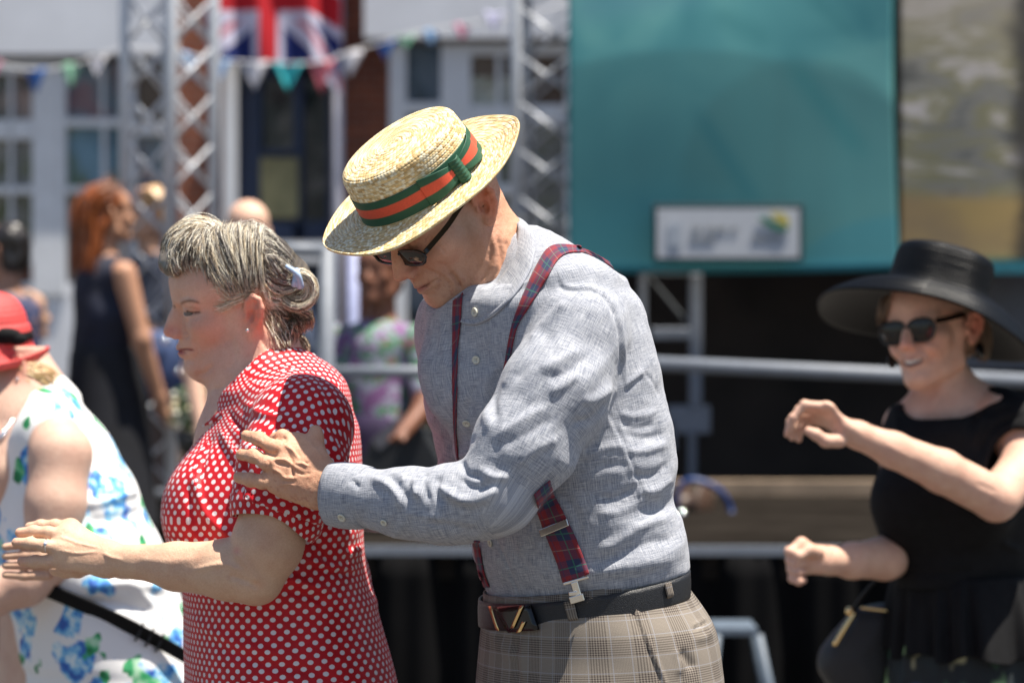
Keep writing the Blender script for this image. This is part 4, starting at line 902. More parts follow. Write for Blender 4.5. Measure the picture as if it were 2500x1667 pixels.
# ================================================================ WOMAN IN RED POLKA DOT DRESS
def build_red():
    Y0 = .275; root = empty('person', (W(680, 3050, Y0)[0], Y0, 0), 'woman with pinned up blond hair in red polka dot dress', 'person')
    D = Y0-CAMY; k = KK*D
    H = Head(ROT(3.318, .261, -.28), (-.43*D/4.45, Y0, CAMZ+.056*D/4.45), .963*D/4.45*1.0)
    S = SDF(); head(S, H, fem=True, jaw=1.02, jowl=.86, ears=(1, -1), nose=.95, gaze=True); p = H.p
    nb = W(640, 930, Y0)
    S.rc(p(-.030, 0, -.01), nb, .056, .066, .03); S.rc(p(.018, 0, -.072), W(628, 965, Y0-.01), .042, .052, .025); S.rc(nb, W(665, 1100, Y0), .060, .085, .04)
    S.rc(W(618, 1045, Y0-.02), W(650, 1020, Y0-.06), .05, .05, .03); S.rc(W(650, 1100, Y0), W(660, 1500, Y0), .11, .11, .03)
    sh = W(735, 1020, Y0-.20)
    S.chain([(W(670, 1010, Y0-.08), .055), (sh, .055), (W(690, 1200, Y0-.245), .052), (W(652, 1330, Y0-.25), .0495), (W(622, 1402, Y0-.245), .0405), (W(560, 1390, Y0-.235), .0425), (W(430, 1382, Y0-.20), .0335), (W(330, 1371, Y0-.17), .0225), (W(268, 1364, Y0-.155), .0205)], .012)
    S.ell(W(632, 1432, Y0-.235), (.018, .020, .016), None, .02)
    S.chain([(W(590, 1020, Y0+.12), .055), (W(560, 1200, Y0+.20), .045), (W(520, 1380, Y0+.25), .04), (W(300, 1370, Y0+.30), .026), (W(240, 1365, Y0+.31), .022)], .012)
    Q = lambda x, y, Y=0: W(x, y, Y0-.155+Y); fd = (nrm((.08, 1, -.35)), .6)
    mc = [Q(170, 1291, .026), Q(158, 1308, .006), Q(152, 1338, -.006), Q(160, 1368, -.004)]
    hand(S, Q(262, 1364, 0), mc,
         [[mc[0], Q(135, 1283, .03), Q(100, 1283, .034), Q(72, 1286, .036)], [mc[1], Q(118, 1300, .006), Q(82, 1297, .008), Q(48, 1300, .010)],
          [mc[2], Q(110, 1332, -.008), Q(74, 1326, -.006), Q(40, 1324, -.004)], [mc[3], Q(120, 1370, -.004), Q(86, 1370, -.003), Q(54, 1370, -.001)]],
         .0185, [Q(225, 1375, .014), Q(190, 1388, .036), Q(160, 1392, .05), Q(135, 1390, .056)], r=.0090, flat=fd)
    hc = W(240, 1365, Y0+.31); S.rc(hc, hc+(-.08, 0, 0), .022, .017, .01)
    for i in range(4): S.chain([(hc+(-.08, .0, .025-.017*i), .008), (hc+(-.12, 0, .024-.017*i), .007), (hc+(-.15, 0, .02-.015*i), .006)], .004)
    V, F = S.mesh(.0020, smooth=2); N = normals(V, F)
    r = lambda x, y: (380+x/3.136, 500+y/3.136); q = lambda x, y: (x/2.94, 1200+y/2.94)
    V = sculpt(V, N, [(a_, b_, c_*1.6) for a_, b_, c_ in [([r(230, 815), r(280, 830), r(350, 825)], 4, -1.6), ([r(215, 790), r(270, 795), r(340, 808)], 3, -1.0), ([r(225, 850), r(290, 870), r(350, 850)], 4, -.8), ([r(190, 750), r(250, 728), r(330, 750)], 5, 1.2),
          ([r(225, 960), r(250, 1000), r(220, 1030)], 4, -1.4), ([r(290, 1040), r(320, 1110), r(310, 1180)], 5, -1.0), ([r(190, 1112), r(240, 1106), r(300, 1118)], 2.8, -1.2), ([r(230, 1190), r(290, 1200)], 5, -1.0),
          ([r(300, 1310), r(370, 1290), r(430, 1230)], 7, -2), ([r(560, 1000), r(600, 1150), r(560, 1280)], 12, -1.5), ([r(430, 1420), r(520, 1390), r(600, 1300)], 8, -1.2),
          ([q(430, 320), q(560, 370), q(700, 400)], 3, .8), ([q(430, 420), q(560, 440), q(700, 430)], 3, .8), ([q(740, 440), q(800, 470), q(880, 490)], 5, 1.2), ([q(1400, 560), q(1600, 520), q(1740, 570)], 7, 1.5), ([q(1640, 600), q(1760, 640), q(1860, 690)], 8, -1.8), ([q(1690, 430), q(1800, 560), q(1850, 650)], 10, 1.4), ([q(1000, 480), q(1200, 500), q(1400, 480)], 10, .8)]])
    N = normals(V, F); P = project(V); fc = facing(V, N)
    c = skin_color(V, N, H, (.74, .47, .36), lips=(.46, .13, .13), lipw=1.0, blush=.0)
    lo_ = (P[:, 1] > 1180); c[lo_] = c[lo_]*np.array([.92, .95, .86])
    def pig(pt, w, a, cc, poly=False):
        nonlocal c
        g = (wstroke(P, fc, pt, w)*a) if poly else np.exp(-((P-np.array(pt))**2).sum(1)/w**2)*a*fc
        g = np.clip(g, 0, 1); c = c*(1-g[:, None])+np.array(cc)*g[:, None]
    pig(r(420, 1080), 44, .26, (.60, .20, .16)); pig(r(300, 950), 26, .3, (.60, .22, .17)); pig(r(400, 1280), 32, .2, (.60, .20, .15)); pig(r(110, 960), 14, .5, (.62, .22, .17)); pig(r(760, 850), 24, .35, (.65, .16, .12))
    pig([r(185, 770), r(215, 745), r(270, 735), r(340, 752)], 3.4, .8, (.14, .08, .05), True); pig([r(232, 812), r(275, 826), r(345, 822)], 2.6, 1.3, (.045, .025, .02), True)
    pig([r(250, 790), r(300, 795), r(350, 812)], 6, .35, (.42, .20, .15), True); pig([r(180, 1112), r(235, 1106), r(292, 1112)], 2.6, 1.2, (.26, .06, .06), True); pig([r(135, 765), r(150, 790)], 3, .6, (.12, .06, .04), True)
    if True:
        pig(q(1700, 420), 10, .5, (.66, .24, .22)); pig(q(1860, 670), 16, .35, (.72, .38, .25)); pig(q(120, 360), 16, .3, (.70, .28, .2)); pig(q(150, 500), 14, .3, (.70, .28, .2)); pig(q(140, 290), 14, .3, (.70, .28, .2))
    mesh_np('body', V, F, M['skin'], root, col=np.clip(c, 0, 1))
    # dress
    S = SDF(); S.g = 'torso'; ANG = math.radians(-76)
    rows = [(985, 545, 790), (1030, 505, 852), (1063, 482, 866), (1137, 450, 880), (1212, 426, 886), (1275, 412, 889), (1330, 416, 893), (1400, 434, 901), (1456, 444, 912), (1520, 446, 932), (1605, 446, 958), (1667, 446, 974), (1850, 440, 1010), (2300, 400, 1090), (2450, 390, 1110)]
    S.stack(silh(rows, ANG, .70, Y0), .03, pw=2.15)
    S.rc(W(640, 930, Y0), W(690, 1040, Y0), .075, .10, .05); S.rc(W(660, 985, Y0-.03), W(735, 1040, Y0-.17), .062, .068, .05); S.rc(W(640, 985, Y0+.03), W(620, 1060, Y0+.16), .06, .065, .05)
    S.ell(W(505, 1240, Y0-.08), (.062, .07, .075), None, .05); S.ell(W(500, 1240, Y0+.07), (.062, .07, .075), None, .05); S.ell(W(760, 965, Y0+.0), (.05, .10, .05), None, .04)
    S.g = 'sleeve'; sx = [(W(738, 1040, Y0-.20), .074), (W(712, 1140, Y0-.235), .074), (W(676, 1252, Y0-.255), .066)]
    S.chain(sx, .02); S.g = 'torso'
    a, b = W(676, 1235, Y0-.255), W(650, 1350, Y0-.258); d = nrm(b-a)
    S.rc(a+d*.005, a+d*.11, .0595, .062, .004, '-')
    hp = W(668, 1248, Y0-.25); hn = nrm((-.30, -.10, -.95)); S._add(lambda z: np.where(S0(z) < .02, (z-hp)@hn, -1.), (-9, -9, -9), (9, 9, 9), .001, '&')
    SS_ = SDF(); SS_.chain(sx, .01); S0 = SS_.ev
    nc = W(598, 925, Y0); nd = nrm(W(500, 800, Y0)-W(640, 960, Y0)); S.rc(nc+nd*.055, nc+nd*.35, .088, .13, .012, '-')
    V, F = S.mesh(.0033, smooth=3); N = normals(V, F); N = lapl(N, F, 4); N /= np.linalg.norm(N, axis=1)[:, None]
    P = project(V); rg = 1-np.abs(vnoise(np.stack([V[:, 0]*9+vnoise(V*8)*.5, V[:, 1]*9, V[:, 2]*22+V[:, 0]*9], 1), 31))*2.2
    low = np.exp(-((P[:, 1]-1390)/90)**2)*sstep(560, 700, P[:, 0]); V = V+N*(np.clip(rg, -.3, 1)*low*.0095+fbm(V*13, 2, 3)*.0025*sstep(1000, 1100, P[:, 1]))[:, None]
    z = lambda x, y: (560+x/3.137, 980+y/3.137); y_ = lambda x, y: (700+x/2.24, 600+y/2.24)
    V = sculpt(V, N, [([z(420, 1340), z(560, 1380), z(760, 1440)], 9, 7), ([z(600, 1210), z(760, 1260), z(960, 1290)], 9, 7), ([z(620, 1270), z(800, 1310), z(960, 1320)], 7, -6), ([z(400, 1430), z(600, 1480), z(760, 1530)], 9, -6), ([z(820, 1130), z(930, 1170), z(1020, 1120)], 8, 5),
          ([z(560, 1000), z(700, 1120), z(760, 1240)], 9, -5), ([(600, 985), (640, 1010), (700, 1020)], 9, 5), ([(560, 1010), (600, 1060), (640, 1100)], 8, -6), ([(540, 1050), (570, 1100), (600, 1130)], 8, 5), ([(520, 1060), (500, 1110), (490, 1180)], 8, -4),
          ([(455, 1180), (480, 1290), (520, 1320)], 9, -5), ([(475, 1160), (500, 1250), (560, 1310)], 9, 5), ([(600, 1120), (590, 1180), (580, 1240)], 7, -7), ([(770, 900), (800, 960), (830, 1040)], 7, -4), ([(755, 1000), (800, 1060), (850, 1160)], 8, 3), ([(740, 1060), (790, 1120), (840, 1200)], 7, -4),
          ([(455, 1500), (560, 1560), (700, 1600)], 12, 3), ([(500, 1560), (640, 1620), (800, 1640)], 12, -3)])
    V = lapl(V, F, 1); N = normals(V, F)
    axT = [W(690, 1700, Y0), W(665, 1250, Y0), W(660, 930, Y0)]; axS = [W(690, 990, Y0-.1), sx[0][0], W(650, 1350, Y0-.258)]
    uv, w = cloth_uv(V, F, [('torso', axT, .165, 0), ('sleeve', axS, .068, .0)], S)
    fn = lapl(normals(V, F), F, 14)[F].mean(1); fn /= np.linalg.norm(fn, axis=1)[:, None]; tn = nrm((.25, -.45, .86)); t1 = nrm(np.cross((0, 1, 0), tn)); t2 = np.cross(tn, t1)
    tp_ = np.nonzero(((fn@tn > .70) | ((w == 1) & (project(V[F].mean(1))[:, 1] < 1085))) & (project(V[F].mean(1))[:, 1] < 1190))[0]; idx = (tp_[:, None]*4+np.arange(4)).ravel(); uv[idx, 0] = V[F[tp_]].reshape(-1, 3)@t1; uv[idx, 1] = V[F[tp_]].reshape(-1, 3)@t2; w[tp_] = 5
    # keep the print even over the shoulders: add the inward run of the surface to v
    ctr = np.array([W(665, 1200, Y0)[0], Y0]); rad = np.linalg.norm((V[:, :2]-ctr)*np.array([1, .8]), axis=1); top = sstep(1120, 980, P[:, 1])*np.clip(.15-rad, 0, .2)*.9
    uv[:, 1] += np.where(np.repeat(w == 0, F.shape[1]), top[F].reshape(-1), 0)
    dress = mesh_np('dress', V, F, M['dots'], root, uv=uv); bv = BVHTree.FromPolygons([tuple(v) for v in V], [tuple(x) for x in F])
    # turned-up hem band of the sleeve and collar
    def tubeband(name, cs, th=.003):
        P = np.array(cs); V, F = grid_mesh(P, True); N = normals(V, F); c = P.mean((0, 1))
        if (N*(V-c)).sum(1).mean() < 0: F = F[:, ::-1]; N = -N
        V2, F2 = thick(V, F, th, N); n, m = P.shape[:2]; U = np.zeros((n, m, 2)); L = np.linalg.norm(np.roll(P[:, 0], -1, 0)-P[:, 0], axis=1); cu = np.concatenate([[0], np.cumsum(L)[:-1]]); tot = L.sum()
        U[..., 0] = cu[:, None]; U[..., 1] = np.concatenate([[0], np.cumsum(np.linalg.norm(np.diff(P[0], axis=0), axis=1))])[None]; u = np.vstack([U.reshape(-1, 2)]*2)[F2]; ww = np.ptp(u[:, :, 0], axis=1) > tot/2; uu = u[ww]; uu[..., 0] = np.where(uu[..., 0] < tot/2, uu[..., 0]+tot, uu[..., 0]); u[ww] = uu
        return mesh_np(name, V2, F2, M['dots'], root, uv=u.reshape(-1, 2))
    def rg_(c, nrm_, r1, r2, ref, n=64):
        e1 = nrm(np.array(ref)-nrm_*(np.array(ref)@nrm_)); e2 = np.cross(nrm_, e1); return [c+e1*r1*math.cos(2*math.pi*i/n)+e2*r2*math.sin(2*math.pi*i/n)+nrm_*.004*math.sin(4*math.pi*i/n+1) for i in range(n)]
    ax = nrm((-.26, -.05, -.96)); hx = nrm((-.52, .0, -.86)); hx2 = nrm((-.10, .0, -1.))
    c1 = W(683, 1190, Y0-.245); c2 = W(672, 1232, Y0-.25); c3 = W(664, 1262, Y0-.252)
    A_ = rg_(c1, ax, .068, .060, (1, 0, .1)); B_ = rg_(c2, ax, .0665, .0615, (1, 0, .55)); C_ = rg_(c3, ax, .0600, .057, (1, 0, .0)); 
    for L_ in (A_, B_, C_):
        for i in range(len(L_)): L_[i] = L_[i]+np.array([0, 0, -.13*(L_[i][0]-c2[0])*1.0 if L_[i][0] > c2[0] else .18*(L_[i][0]-c2[0])])-np.array([0, 0, max(0, L_[i][0]-c2[0]-.02)*.35])
    bnd = [np.array([A_[i]*(1-t)+B_[i]*t for t in np.linspace(0, 1, 7)]+[B_[i]*(1-t)+C_[i]*t for t in np.linspace(.2, 1, 5)]) for i in range(64)]
    tubeband('sleeve_hem', bnd, .0025)
    cp = [W(744, 868, Y0-.01), W(735, 905, Y0-.07), W(690, 905, Y0-.10), W(640, 935, Y0-.095), W(590, 965, Y0-.07), W(545, 1000, Y0-.03), W(532, 1002, Y0+.03), W(560, 950, Y0+.09), W(640, 880, Y0+.10), W(710, 860, Y0+.06)]
    T_ = catmull(np.array(cp+[cp[0]]), 65)[:-1]; cc = T_.mean(0)
    col = []
    for t in T_: o = t-cc; o[2] = 0; o = nrm(o); col.append(np.array([t+o*.0+(0, 0, .0), t+o*.005+(0, 0, .006), t+o*.014+(0, 0, .003), t+o*.026+np.array((0, 0, -.010)), t+o*.036+np.array((0, 0, -.026))]))
    tubeband('collar', col, .003)
    # eye, stud, ring
    eyeball(H, 1, root); eyeball(H, -1, root)
    b = MB(); b.sphere(W(604, 806, Y0-.092), .0028, 12, 8); b.build('ear_stud', M['silver'], root, True)
    rc_ = Q(113, 1332, -.008); b = MB(); e = nrm((0, .4, 1)); f_ = np.cross(nrm((-1, .05, .1)), e); b.tube([rc_+(e*math.cos(a)+f_*math.sin(a))*.0098 for a in np.linspace(0, 2*math.pi, 24, endpoint=False)], .0012, 6, closed=True); ro = b.build('ring', M['silver'], root, True)
    b = MB(); b.sphere(rc_+np.array([0, -.0095, .004]), .0026, 10, 6); b.build('stone', M['stone'], ro, True)
    # hair: base volume, then combed strands and a rolled quiff
    S = SDF(); E = lambda c_, r_, kk=.015: S.ell(p(*c_), np.array(r_)*H.s, H.R, kk)
    E((-.012, 0, .058), (.089, .075, .078)); E((-.075, 0, .030), (.043, .056, .052), .03); E((.050, 0, .108), (.040, .050, .032), .02); E((.088, 0, .096), (.020, .046, .024), .015); E((-.055, 0, -.030), (.040, .052, .045), .03)
    S.ell(p(-.106, .01, .020), np.array((.024, .038, .030))*H.s, H.R, .015); S.ell(p(.035, .074, -.0), np.array((.035, .03, .035))*H.s, H.R, .012, '-'); S.ell(p(-.003, .085, .0), np.array((.028, .03, .036))*H.s, H.R, .01, '-'); S.ell(p(.105, 0, .035), np.array((.055, .09, .040))*H.s, H.R, .015, '-'); S.ell(p(.02, .085, -.045), np.array((.045, .04, .045))*H.s, H.R, .012, '-')
    S.ell(W(380+225/3.136, 500+350/3.136, Y0-.015), (.023, .047, .025), ROT(0, .5, 0), .012); S.ell(W(380+340/3.136, 500+275/3.136, Y0-.015), (.029, .044, .021), None, .012)
    V, F = S.mesh(.003, smooth=2); N = normals(V, F); L = H.loc(V)
    an = np.arctan2(L[:, 2]-.0, L[:, 0]+.02); V = V+N*(fbm(L*np.array([40, 40, 40.]), 3)*.004-.002)[:, None]
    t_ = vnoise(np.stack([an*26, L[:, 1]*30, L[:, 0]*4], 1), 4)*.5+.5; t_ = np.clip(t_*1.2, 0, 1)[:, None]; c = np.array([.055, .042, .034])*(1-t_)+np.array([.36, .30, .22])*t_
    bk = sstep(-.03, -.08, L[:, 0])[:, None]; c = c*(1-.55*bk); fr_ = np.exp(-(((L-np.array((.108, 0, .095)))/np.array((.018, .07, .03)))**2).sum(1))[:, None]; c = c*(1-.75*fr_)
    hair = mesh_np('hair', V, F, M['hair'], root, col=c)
    bo = [o_ for o_ in root.children if o_.name.startswith('body')][0].data; nb_ = len(bo.vertices); co_ = np.empty(nb_*3, np.float32); bo.vertices.foreach_get('co', co_); fv = np.array([tuple(q_.vertices) for q_ in bo.polygons])
    hb = BVHTree.FromPolygons([tuple(v) for v in V]+[tuple(v) for v in co_.reshape(-1, 3)], [tuple(x) for x in F]+[tuple(x) for x in (fv+len(V))])
    blond, pale, brown, grey, dark = (.66, .54, .37), (.90, .84, .70), (.21, .15, .10), (.44, .41, .38), (.035, .028, .026)
    def cols(tbl):
        light = [t for t in tbl if t[1][0] > .3]; drk = [t for t in tbl if t[1][0] <= .3]
        def f(rnd, u):
            n_ = math.sin(u*67)+math.sin(u*41+1.3)+.5*math.sin(u*149); T_ = light if (n_ > .35 and light) else drk if (n_ < -.45 and drk) else tbl
            T_ = tbl if rnd.rand() < .25 else T_; x = rnd.rand()*sum(t[0] for t in T_)
            for w_, cc in T_:
                x -= w_
                if x <= 0: break
            return np.array(cc)*rnd.uniform(.8, 1.2)
        return f
    h = lambda x, y, Y: W(380+x/3.136, 500+y/3.136, Y0+Y)
    # swept from the temple up and back over the crown
    G1 = [[h(560, 640, -.066), h(470, 540, -.066), h(400, 430, -.058), h(350, 330, -.045), h(330, 250, -.03)],
          [h(600, 650, -.070), h(530, 520, -.074), h(470, 390, -.066), h(420, 270, -.048), h(430, 190, -.025)],
          [h(640, 640, -.073), h(600, 500, -.080), h(560, 360, -.072), h(530, 240, -.050), h(560, 160, -.02)],
          [h(690, 630, -.075), h(670, 490, -.084), h(650, 350, -.074), h(640, 230, -.050), h(660, 150, -.015)],
          [h(750, 620, -.074), h(740, 490, -.084), h(740, 350, -.074), h(740, 240, -.048), h(740, 170, -.015)],
          [h(790, 610, -.070), h(790, 480, -.080), h(790, 340, -.070), h(790, 250, -.045), h(800, 190, -.01)]]
    G0 = [[h(160, 480, -.02), h(140, 420, -.03), h(145, 350, -.035), h(180, 285, -.03), h(240, 240, -.02)], [h(170, 480, -.035), h(150, 440, -.05), h(160, 370, -.052), h(200, 300, -.045), h(280, 250, -.03)], [h(230, 470, -.05), h(230, 410, -.060), h(250, 340, -.056), h(290, 270, -.045), h(350, 220, -.03)],
          [h(310, 440, -.056), h(300, 390, -.064), h(320, 320, -.058), h(350, 250, -.045), h(400, 190, -.03)], [h(390, 480, -.060), h(370, 420, -.068), h(370, 340, -.062), h(390, 260, -.048), h(440, 190, -.03)], [h(460, 560, -.064), h(430, 480, -.070), h(410, 390, -.066), h(410, 300, -.052), h(450, 220, -.03)], [h(560, 660, -.066), h(500, 560, -.074), h(450, 450, -.068), h(430, 330, -.054), h(460, 240, -.03)]]
    strands('hair_front', G0, 2600, .00036, cols([(2, blond), (4, pale), (2.0, brown), (1.5, grey), (3, dark)]), root, 21, .0055, bvh=hb, off=.0022)
    strands('hair_sweep', G1, 4200, .00036, cols([(3, blond), (7, pale), (1.6, brown), (2.2, grey), (4, dark)]), root, 1, .0046, bvh=hb, off=.0022)
    G2 = [[h(790, 250, -.045), h(860, 350, -.064), h(910, 430, -.066), h(960, 500, -.058), h(1030, 540, -.04)], [h(800, 400, -.074), h(850, 470, -.078), h(910, 540, -.074), h(970, 580, -.06), h(1050, 580, -.04)],
          [h(800, 560, -.076), h(850, 630, -.078), h(930, 660, -.072), h(1020, 640, -.058), h(1110, 590, -.045)], [h(800, 620, -.072), h(840, 710, -.074), h(930, 740, -.070), h(1040, 710, -.060), h(1130, 640, -.05)],
          [h(850, 720, -.068), h(880, 790, -.068), h(960, 800, -.062), h(1060, 770, -.055), h(1150, 700, -.045)]]
    strands('hair_back', G2[:3], 1100, .00042, cols([(2, brown), (2, grey), (3, dark), (1, pale)]), root, 2, .0035, bvh=hb, off=.0022); strands('hair_back', G2[2:], 900, .00048, cols([(4, pale), (3, blond), (1.4, brown)]), root, 3, .0030, bvh=hb, off=.0022)
    G3 = [[h(860, 860, -.055), h(880, 950, -.05), h(920, 1050, -.045), h(960, 1130, -.03)], [h(880, 820, -.06), h(940, 900, -.058), h(1000, 980, -.045), h(1000, 1090, -.02)], [h(900, 800, -.06), h(1020, 850, -.055), h(1100, 900, -.035), h(1060, 1000, -.01)], [h(960, 800, -.058), h(1100, 800, -.05), h(1190, 850, -.03), h(1170, 950, -.0)]]
    strands('hair_nape', G3, 1100, .0004, cols([(3, brown), (1.5, dark), (1, blond), (.6, pale)]), root, 4, .005, bvh=hb, off=.0022)
    # quiff roll at the front: loops wound round a side-to-side axis
    Gq = []
    for i, yy in enumerate(np.linspace(-.066, .03, 11)):
        ce = h(222, 348, yy); q_ = math.sqrt(max(0, 1-((yy+.015)/.054)**2)); Gq.append([ce+np.array([.029*q_*math.cos(a), .0, .033*q_*math.sin(a)]) for a in np.linspace(4.4, .4, 7)])
    strands('hair_quiff', Gq, 1700, .0004, cols([(1, blond), (.8, pale), (2, brown), (4, dark)]), root, 5, .0034)
    Gt = []
    for i, yy in enumerate(np.linspace(-.065, .03, 9)):
        ce = h(340, 270, yy); q_ = math.sqrt(max(0, 1-((yy+.015)/.052)**2)); Gt.append([ce+np.array([.037*q_*math.cos(a), .0, .029*q_*math.sin(a)]) for a in np.linspace(3.0, -.3, 7)])
    strands('hair_crown_roll', Gt, 1700, .0004, cols([(4, pale), (3, blond), (1.5, brown), (.6, dark)]), root, 6, .0038)
    Gk = [[h(640, 190, -.045), h(720, 160, -.02), h(800, 190, .0), h(880, 260, .02)], [h(760, 230, -.055), h(830, 220, -.03), h(900, 280, -.01), h(980, 380, .0)], [h(800, 330, -.068), h(880, 330, -.055), h(960, 400, -.04), h(1030, 500, -.02)], [h(820, 430, -.076), h(900, 440, -.068), h(970, 490, -.055), h(1040, 560, -.03)]]
    strands('hair_back', Gk, 1500, .00038, cols([(2, pale), (2, grey), (3, dark), (1.5, brown)]), root, 12, .004, bvh=hb, off=.0022)
    cc_ = h(1092, 655, -.035); Gb = [[cc_+np.array([r_*math.cos(a+i*.25), -.012+.005*i*.5, r_*math.sin(a+i*.25)]) for a in np.linspace(2.2, -3.2, 8)] for i, r_ in enumerate((.029, .024, .018, .012))]
    strands('hair_bun', Gb, 800, .00045, cols([(4, pale), (3, blond), (2, brown)]), root, 7, .0025)
    cc_ = h(1110, 1110, .0); Gc = [[cc_+np.array([r_*math.cos(a)-.008, -.01*i*.3, r_*math.sin(a)]) for a in np.linspace(2.4, -2.6, 8)] for i, r_ in enumerate((.020, .016, .012))]
    strands('hair_curl', Gc, 150, .0005, cols([(2, brown), (2, blond), (1, dark)]), root, 8, .003)
    Gf = [[h(800, 630, -.078), h(720, 650, -.082), h(640, 660, -.080), h(560, 690, -.076)], [h(700, 700, -.080), h(600, 760, -.084), h(520, 800, -.080), h(440, 810, -.072)], [h(560, 690, -.078), h(520, 650, -.075), h(460, 600, -.068), h(430, 590, -.062)]]
    strands('hair_wisps', Gf, 110, .00045, cols([(2, pale), (2, blond)]), root, 9, .004, bvh=hb, off=.0022)
    # hair clip
    b = MB(); a, b2 = h(1000, 470, -.062), h(1110, 630, -.058); pts = catmull([a, (a+b2)/2+np.array([.006, -.010, .004]), b2], 10); b.tube(pts, np.linspace(.003, .0062, 10), 8); pts = catmull([h(1080, 500, -.05), h(1070, 570, -.066), h(1060, 620, -.062)], 8); b.tube(pts, .0045, 8)
    b.build('hair_clip', NT('clip_blue', .3).col((.42, .56, .78)).m, root, True)
    return root
RED = build_red()

# ================================================================ WOMAN IN BLACK WITH WIDE HAT
def build_black():
    Y0 = 1.6; root = empty('person', (W(2330, 2600, Y0)[0], Y0, 0), 'smiling woman in black top, wide black hat and sunglasses', 'person')
    H = Head(ROT(4.10, .064, .11), (.826, Y0, CAMZ+.0135), 1.0)
    S = SDF(); head(S, H, fem=True, jaw=.78, smile=True, ears=(1, -1), nose=.9); p = H.p
    nb = W(2318, 1010, Y0+.05)
    S.rc(p(-.025, 0, -.03), nb, .046, .050, .03); S.rc(p(-.006, 0, -.06), W(2300, 1000, Y0+.01), .034, .040, .02)
    hq = nrm((.25, .12, .96)); S._add(lambda z: np.where(z[:, 2] > CAMZ+.03, (z-W(2292, 722, Y0+.01))@hq, -1.), (-9, -9, -9), (9, 9, 9), .001, '&')
    S.rc(p(-.02, .045, -.03), W(2280, 1000, Y0-.035), .010, .008, .010)
    S.rc(nb, W(2330, 1400, Y0+.05), .09, .09, .03); S.rc(W(2230, 1030, Y0-.0), W(2430, 1010, Y0+.02), .045, .05, .04)
    S.rc(W(2330, 1400, Y0), W(2340, 2000, Y0), .09, .10, .03)
    for q in (-.09, .09): S.chain([(W(2340, 2000, Y0)+(q, 0, 0), .09), (W(2340, 2350, Y0)+(q, 0, -.1), .055), (W(2340, 2450, Y0)+(q, .0, -.35), .05), (np.array([W(2340, 0, Y0)[0]+q, Y0, .08]), .038)], .03)
    # near (her left) arm across to the left, hand drooping
    S.chain([(W(2440, 1030, Y0-.02), .06), (W(2515, 1075, Y0-.05), .058), (W(2500, 1150, Y0-.11), .049), (W(2432, 1218, Y0-.20), .0415), (W(2300, 1150, Y0-.26), .0400), (W(2180, 1098, Y0-.30), .0325), (W(2095, 1062, Y0-.325), .0245), (W(2060, 1050, Y0-.335), .0235)], .012)
    Q = lambda x, y, Y=0: W(x, y, Y0-.335+Y); g = lambda x, y: (1880+x/1.416, 560+y/1.416)
    fd = (nrm((.45, .3, .85)), .6)
    mc = [Q(2022, 993, -.02), Q(2008, 1002, -.002), Q(2000, 1014, .018), Q(1998, 1026, .034)]
    hand(S, Q(2068, 1050, 0), mc,
         [[mc[0], Q(1964, 988, -.026), Q(1936, 1020, -.026), Q(1926, 1050, -.020)], [mc[1], Q(1952, 1000, -.004), Q(1930, 1030, -.004), Q(1922, 1060, .0)],
          [mc[2], Q(1958, 1014, .018), Q(1938, 1042, .018), Q(1934, 1068, .02)], [mc[3], Q(1968, 1028, .036), Q(1952, 1052, .036), Q(1950, 1072, .036)]],
         .0160, [Q(2050, 1076, -.014), Q(2016, 1076, -.026), Q(1992, 1060, -.030), Q(1974, 1052, -.028)], r=.0082, flat=fd)
    # far arm, fist
    S.chain([(W(2215, 1040, Y0+.10), .05), (W(2200, 1200, Y0+.13), .045), (W(2235, 1345, Y0+.06), .042), (W(2160, 1362, Y0-.06), .0415), (W(2080, 1368, Y0-.12), .034), (W(2022, 1368, Y0-.16), .026), (W(2005, 1366, Y0-.17), .0255)], .012)
    R_ = lambda x, y, Y=0: W(x, y, Y0-.18+Y)
    mc2 = [R_(1958, 1330, -.014), R_(1944, 1348, -.018), R_(1938, 1370, -.018), R_(1940, 1392, -.014)]
    hand(S, R_(2006, 1366, 0), mc2,
         [[mc2[i], R_(1926+3*i, 1345+22*i, -.030), R_(1944+2*i, 1352+22*i, -.048), R_(1962, 1356+20*i, -.040)] for i in range(4)],
         .0175, [R_(1996, 1348, -.026), R_(1976, 1342, -.044), R_(1952, 1358, -.054)], r=.0082, flat=(nrm((.6, -.7, .2)), .75))
    V, F = S.mesh(.0024, smooth=2); N = normals(V, F); r = lambda x, y: (2000+x/3.564, 580+y/3.564)
    V = sculpt(V, N, [([r(700, 1010), r(690, 1060), r(730, 1130)], 4, -3.5), ([r(880, 960), r(960, 1020), r(975, 1090)], 5, -3.8), ([r(940, 930), r(1030, 990), r(1050, 1070)], 7, 2.2), ([r(1000, 1040), r(1020, 1120)], 6, 1), ([r(800, 1290), r(950, 1260), r(1080, 1150)], 7, -1.5), ([r(1240, 1100), r(1180, 1260), r(1050, 1430)], 7, -2), ([r(1320, 1130), r(1280, 1300), r(1180, 1440)], 7, 1.2),
                      ([g(480, 790), g(560, 850), g(640, 890)], 7, -1.0), ([g(400, 740), g(500, 800)], 8, 1.2), ([g(720, 880), g(780, 905)], 6, -1.5)])
    N = normals(V, F); P = project(V); fc = facing(V, N)
    c = skin_color(V, N, H, (.70, .44, .33), lips=(.42, .12, .11), lipw=1.15, blush=.3)
    L = H.loc(V); mo = np.exp(-(((L-np.array((.094, 0, -.047)))/np.array((.009, .018, .006)))**2).sum(1))[:, None]; c = c*(1-np.clip(mo*1.2, 0, 1))+np.array((.16, .03, .03))*np.clip(mo*1.2, 0, 1)
    mesh_np('body', V, F, M['skin'], root, col=np.clip(c, 0, 1))
    b = MB()
